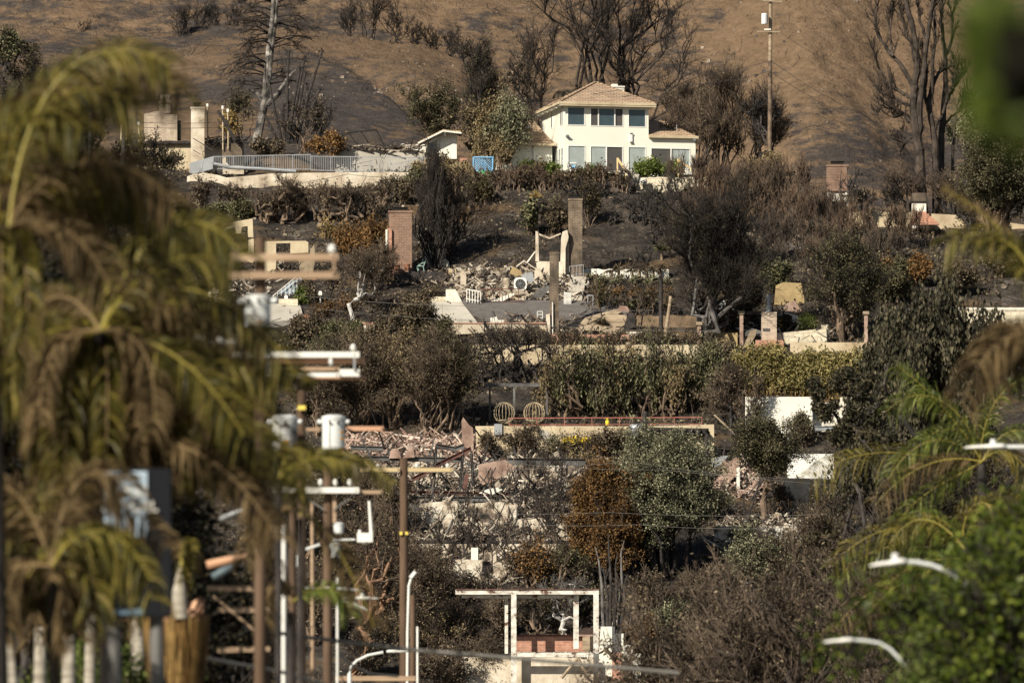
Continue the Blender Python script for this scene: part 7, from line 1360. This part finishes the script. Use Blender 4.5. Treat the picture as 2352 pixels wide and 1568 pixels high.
frond(t, [(418, 1300), (412, 1240), (430, 1230), (440, 1300)], y-.6, ll=60, mat='palmb', seed=5); frond(t, [(418, 1390), (422, 1330), (436, 1270), (440, 1240)], y-.7, ll=45, mat='palmg', seed=6)
b = MB(); b.tube([P(475, 1297, 208), P(520, 1288, 208), P(568, 1275, 208)], [.08, .085, .05], 10); tag(b.build('orange_bract', M['armo'], smooth=True), 'orange lit palm sheath right of the stout palm', 'palm sheath')
b = MB(); b.tube([P(488, 1325, 208.4), P(512, 1312, 208.4), P(535, 1300, 208.4)], [.07, .08, .05], 10); tag(b.build('blue_tarp', m_plain('blue_grey_cloth', (.11, .15, .17)), smooth=True), 'blue grey cloth bundle under the orange palm sheath', 'cloth')
b = MB(); b.tube([P(505, 1192, 230), P(540, 1178, 230), P(590, 1162, 230), (P(640, 1158, 230))], [.05, .06, .06, .03], 10); tag(b.build('lamp_arm', M['metal'], smooth=True), 'blurred grey lamp arm behind the dry fronds left of the white post', 'lamp arm')
# sign tower
y = 161.0; navy = m_plain('navy_sign_panel', (.003, .004, .007), .8); pale = m_plain('sign_panel_painted_sun', (.38, .47, .55), .5)  # the sun on the sign's upper part is put into the pale colour
t = thing('pylon_sign', 'tall navy pylon sign, its sunlit top painted pale, behind the palms with white lettering', 'sign', (P(310, 1568, y)[0], y, float(T(P(310, 1568, y)[0], y))))
b = MB(); ex(b, box4(232, 392, 1075, 1414), y, .5); b.build('cabinet', navy, t)
b = MB(); ex(b, box4(240, 338, 1082, 1232), y-.04, .03); b.build('painted_sunlit_panel', pale, t)
b = MB()
for u in (262, 360): q0 = P(u, 1414, y+.25); q1 = q0.copy(); q1[2] = t['_w'][2]; b.tube([q0, q1], .1, 12); b.build('post', M['steel'], t); b = MB()
b = MB(); ex(b, box4(250, 330, 1398, 1410), y-.04, .03); b.build('lower_strip', m_plain('faded_blue', (.16, .25, .33)), t)
def text(s_, u, v, h_, y, mat, parent, name='lettering', al='CENTER'):
    cu = bpy.data.curves.new(name, 'FONT'); cu.body = s_; cu.size = h_*S(y)*1.38; cu.align_x = al; cu.extrude = .006; cu.offset = .004; tm = bpy.data.objects.new('tmp', cu); COL.objects.link(tm); bpy.context.view_layer.update(); me = bpy.data.meshes.new_from_object(tm.evaluated_get(bpy.context.evaluated_depsgraph_get())); bpy.data.objects.remove(tm); me.materials.clear(); me.materials.append(mat); o = bpy.data.objects.new(name, me); COL.objects.link(o)
    o.parent = parent; p = P(u, v, y)-np.array(parent['_w']); o.location = p; o.rotation_euler = (pi/2, 0, 0); return o
text('CLASS', 289, 1140, 26, y-.06, M['wpaint'], t); text('& WORL', 298, 1173, 24, y-.06, M['wpaint'], t)
# trees behind the left palms; their shade is put into the lshade leaf colour
for i, (u, v, w, h, y, lb) in enumerate(((110, 1750, 440, 1330, 235, 'huge dark shade coloured tree behind the left palms'), (290, 1750, 330, 820, 250, 'dark shade coloured tree between the palms and the sign'), (400, 1800, 200, 620, 275, 'dark shade coloured conifer right behind the sign'), (520, 1800, 190, 560, 300, 'dark green tree behind the grey crossarms'), (60, 1800, 300, 420, 250, 'dark brush behind the pale palm trunks'))):
    plant('dark_tree', lb, 'tree', u, v, w, h, y=y, n0=16, n1=14, n2=9, twig='twigd', bark='char', leaf='lshade' if i != 3 else 'ldark', nl=(34000, 17000, 9000, 4500, 9000)[i], ls=.13, r0=.12, cb=.02, lsp=.16, l1=.2, depth=w*.5)
bush('green sunlit bush behind the pale palm trunks', 190, 1760, 330, 330, y=228, leaf='lfresh', nl=6000, ls=.07, name='tree', cat='tree')
# ---------------- right side
y = 350
F1 = [[(2255, 1060), (2230, 950), (2130, 850), (2035, 945)], [(2255, 1060), (2200, 960), (2120, 880), (2060, 840)], ([(2255, 1060), (2190, 1080), (2020, 980), (1862, 1095)], D(ll=95, hang=.85, n=90)), [(2251, 1060), (2255, 960), (2290, 880), (2370, 865)], [(2255, 1060), (2170, 980), (2100, 1000), (2040, 1100)], ([(2255, 1060), (2180, 1040), (2090, 1060), (2010, 1160)], D(mat='palmb')),
      [(2255, 1060), (2310, 960), (2370, 970), (2420, 1050)], [(2255, 1060), (2250, 990), (2180, 960), (2120, 1010)], [(2255, 1060), (2300, 1010), (2350, 1040), (2380, 1130)], [(2255, 1060), (2190, 1100), (2120, 1120), (2060, 1200)]]
palm('feathery green palm at the right, its long frond hanging over the white walls', 2255, 1060, y, 20, F1, seed=21, mats=('palmf', 'palmf', 'palmg'), ll=70)
F2 = [([(2215, 1260), (2150, 1190), (2010, 1180), (1912, 1300)], D(n=90)), ([(2215, 1260), (2120, 1230), (2000, 1240), (1920, 1330)], D()), ([(2215, 1300), (2150, 1290), (2010, 1300), (1915, 1450)], D(mat='palmb', n=90)), ([(2215, 1300), (2120, 1300), (2030, 1340), (1975, 1440)], D(mat='palmb')), [(2215, 1260), (2150, 1170), (2080, 1170), (2040, 1260)], [(2215, 1260), (2180, 1180), (2120, 1160), (2080, 1220)], [(2215, 1260), (2200, 1170), (2250, 1120), (2300, 1180)], ([(2215, 1280), (2130, 1280), (2060, 1300), (2010, 1380)], D()), [(2215, 1260), (2230, 1160), (2290, 1110), (2350, 1160)]]
palm('lower right palm with olive and dry golden fronds behind the street lamp', 2215, 1270, 330, 20, F2, seed=23, mats=('palmg', 'palmf'), ll=75)
palm('near palm at the right edge with a brown arching frond and hanging leaflets', 2440, 860, 190, 30, [([(2440, 860), (2420, 640), (2330, 520), (2165, 432)], D(mat='palmb', ll=30, hang=.3)), ([(2440, 860), (2420, 600), (2300, 480), (2175, 560)], D(mat='palmg', ll=90)), ([(2440, 860), (2380, 700), (2260, 760), (2210, 930)], D(mat='palmb', rach='rachb', ll=110)), ([(2440, 860), (2400, 720), (2330, 720), (2260, 830)], D(mat='palmb', rach='rachb', ll=110)), ([(2440, 860), (2420, 740), (2360, 760), (2300, 880)], D(mat='palmb', rach='rachb', ll=100)), ([(2440, 860), (2380, 580), (2320, 520), (2240, 560)], D(mat='palmg', ll=70))], seed=25)
bush('bright yellow green shrub low behind the right palms', 2290, 1700, 420, 470, y=400, leaf='lfresh', nl=9000, ls=.16, name='tree', cat='tree')
plant('green_tree', 'glossy green leafy tree filling the lower right corner', 'tree', 2440, 2050, 500, 980, y=187, n0=16, n1=14, n2=9, n3=2, leaf='tree_g', nl=30000, ls=.105, elong=1.6, r0=.09, cb=.25, l1=.2, lsp=.09, twig='twigd', sink=1, depth=300)
plant('green_tree', 'small leaved green bush below the lower curved street lamp', 'tree', 2185, 1900, 290, 425, y=181.5, n0=12, n1=14, n2=9, n3=2, leaf='lfresh', nl=11000, ls=.07, elong=1.6, r0=.05, cb=.2, l1=.2, lsp=.08, twig='twigd', sink=1)
plant('green_tree', 'nearest glossy green tree hiding the posts of the right street lamps', 'tree', 2345, 2050, 270, 760, y=181, n0=14, n1=14, n2=9, n3=2, leaf='tree_g', nl=15000, ls=.1, elong=1.6, r0=.07, cb=.3, l1=.18, lsp=.09, twig='twigd', sink=1, depth=180)
plant('dark_tree', 'dark trunks and crown behind the right palms', 'tree', 2170, 1800, 330, 800, y=560, n0=12, n1=14, n2=9, n3=2, leaf='ldark', nl=14000, ls=.22, elong=2, r0=.3, cb=.3, bark='char', twig='twigd', sink=2, lsp=.3)
# drooping dark pine
plant('drooping_pine', 'dark pine with hanging grey green tufts at the right', 'tree', 2150, 1260, 320, 650, y=640, n0=16, n1=12, n2=7, leaf='lpine', nl=22000, ls=.19, elong=2.2, droop=.7, clump=130, csz=.3, r0=.28, cb=.42, bark='char', twig='twigd', lsp=.22, l1=.16, l2=.06, bow=.5, sink=4, depth=200)
plant('drooping_pine', 'second lower part of dark drooping pine left of the first', 'tree', 2050, 1290, 150, 520, y=645, n0=9, n1=11, n2=7, leaf='lpine', nl=9000, ls=.19, elong=2.2, droop=.7, clump=130, csz=.3, r0=.2, cb=.5, bark='char', twig='twigd', lsp=.22, l1=.14, l2=.06, bow=.6, sink=4)
t = thing('pine_branch', 'dark needle tufts on a crooked branch before the white walls', 'branch', P(2110, 1010, 600)); b = MB(); r = np.random.RandomState(4)
br_ = [[(2110, 1010), (2070, 960), (2020, 925), (1975, 912), (1935, 905)], [(1975, 912), (1962, 880), (1955, 850)], [(2020, 925), (1985, 960), (1940, 1010), (1925, 1050)], [(1940, 1010), (1925, 960), (1900, 930)], [(1960, 985), (1990, 1020), (2000, 1060)]]
for q_ in br_: b.tube([P(*k, 600+r.uniform(-.6, .6)) for k in q_], np.linspace(.16, .05, len(q_)), 8)
b.build('branches', M['char'], t); C_ = []
for (u, v, R_) in ((1925, 880, 26), (1945, 855, 16), (1975, 895, 22), (1880, 905, 20), (1870, 880, 18), (1895, 950, 24), (1880, 935, 18), (1925, 1000, 30), (1940, 980, 22), (1960, 950, 24), (1990, 1000, 32), (2010, 960, 30), (2030, 930, 30), (1990, 1050, 28), (2040, 1010, 30), (1916, 930, 14), (1995, 870, 16)):
    n_ = int(R_*34); C_.append(P(u, v, 600)+r.normal(size=(n_, 3))*R_*S(600)*.36)
b = MB(); b.add(*leafcards(np.vstack(C_), .1, 2.6, .2, r)); b.build('needles', M['lpine'], t)
# thick branched brush, lower right
for i, (u, v, w, h, y, n0, lb) in enumerate(((1700, 1790, 420, 400, 470, 20, 'thick grey stemmed bare bush at the bottom, left part'), (1900, 1790, 420, 440, 460, 22, 'thick grey stemmed bare bush at the bottom, middle part'), (2050, 1790, 300, 420, 480, 14, 'thick grey stemmed bare bush at the bottom, beside the green bush'), (1560, 1760, 200, 240, 520, 10, 'thinner bare bush at the bottom right of the plaster walls'))):
    plant('bare_bush', lb, 'bush', u, v, w, h, y=y, n0=n0, n1=6, n2=7, n3=3, twig='twig', bark='barkd', r0=.2, shape='fan', cb=.1, wig=.6, bow=.2, l1=.33, l2=.14, l3=.07, trop=.3, tr2=.018, leaf='lbrown', nl=3800, ls=.11, sink=1, lean=-90, depth=160)
# near leaves, upper right
t = thing('leafy_branch', 'out of focus green leaves hanging very near at the upper right corner', 'branch', P(2420, -60, 34)); y = 34; r = np.random.RandomState(9); b = MB()
for q_ in ([(2420, -60), (2330, 60), (2290, 180), (2270, 290)], [(2420, -60), (2360, 100), (2340, 220), (2350, 320)], [(2420, -60), (2300, 0), (2240, 60)]): b.tube([P(*k, y) for k in q_], np.linspace(.012, .004, len(q_)), 6)
b.build('twigs', M['char'], t); L_ = []
for u, v in ((2240, 40), (2262, 10), (2290, 60), (2250, 110), (2238, 150), (2275, 150), (2255, 210), (2262, 260), (2280, 290), (2310, 20), (2340, 50), (2330, 130), (2360, 180), (2350, 260), (2310, 250), (2340, 320), (2300, 100), (2230, 80), (2320, 300), (2365, 100), (2280, 220)): L_ += [P(u+r.normal(0, 14), v+r.normal(0, 16), y+r.uniform(-.6, .6)) for _ in range(20)]
b = MB(); b.add(*leafcards(np.array(L_), .05, 1.9, .35, r)); b.build('leaves', M['tree_g'], t)
L_ = np.array([P(r.uniform(2302, 2420), r.uniform(70, 235), y-.9+r.uniform(-.4, .3)) for _ in range(260)]); b = MB(); b.add(*leafcards(L_, .06, 1.7, .35, r)); b.build('painted_shade_leaves', M['lshade'], t)  # black leaves in front paint in the shade inside the branch
for o in bpy.data.objects:
    if '_w' in o.keys(): del o['_w']
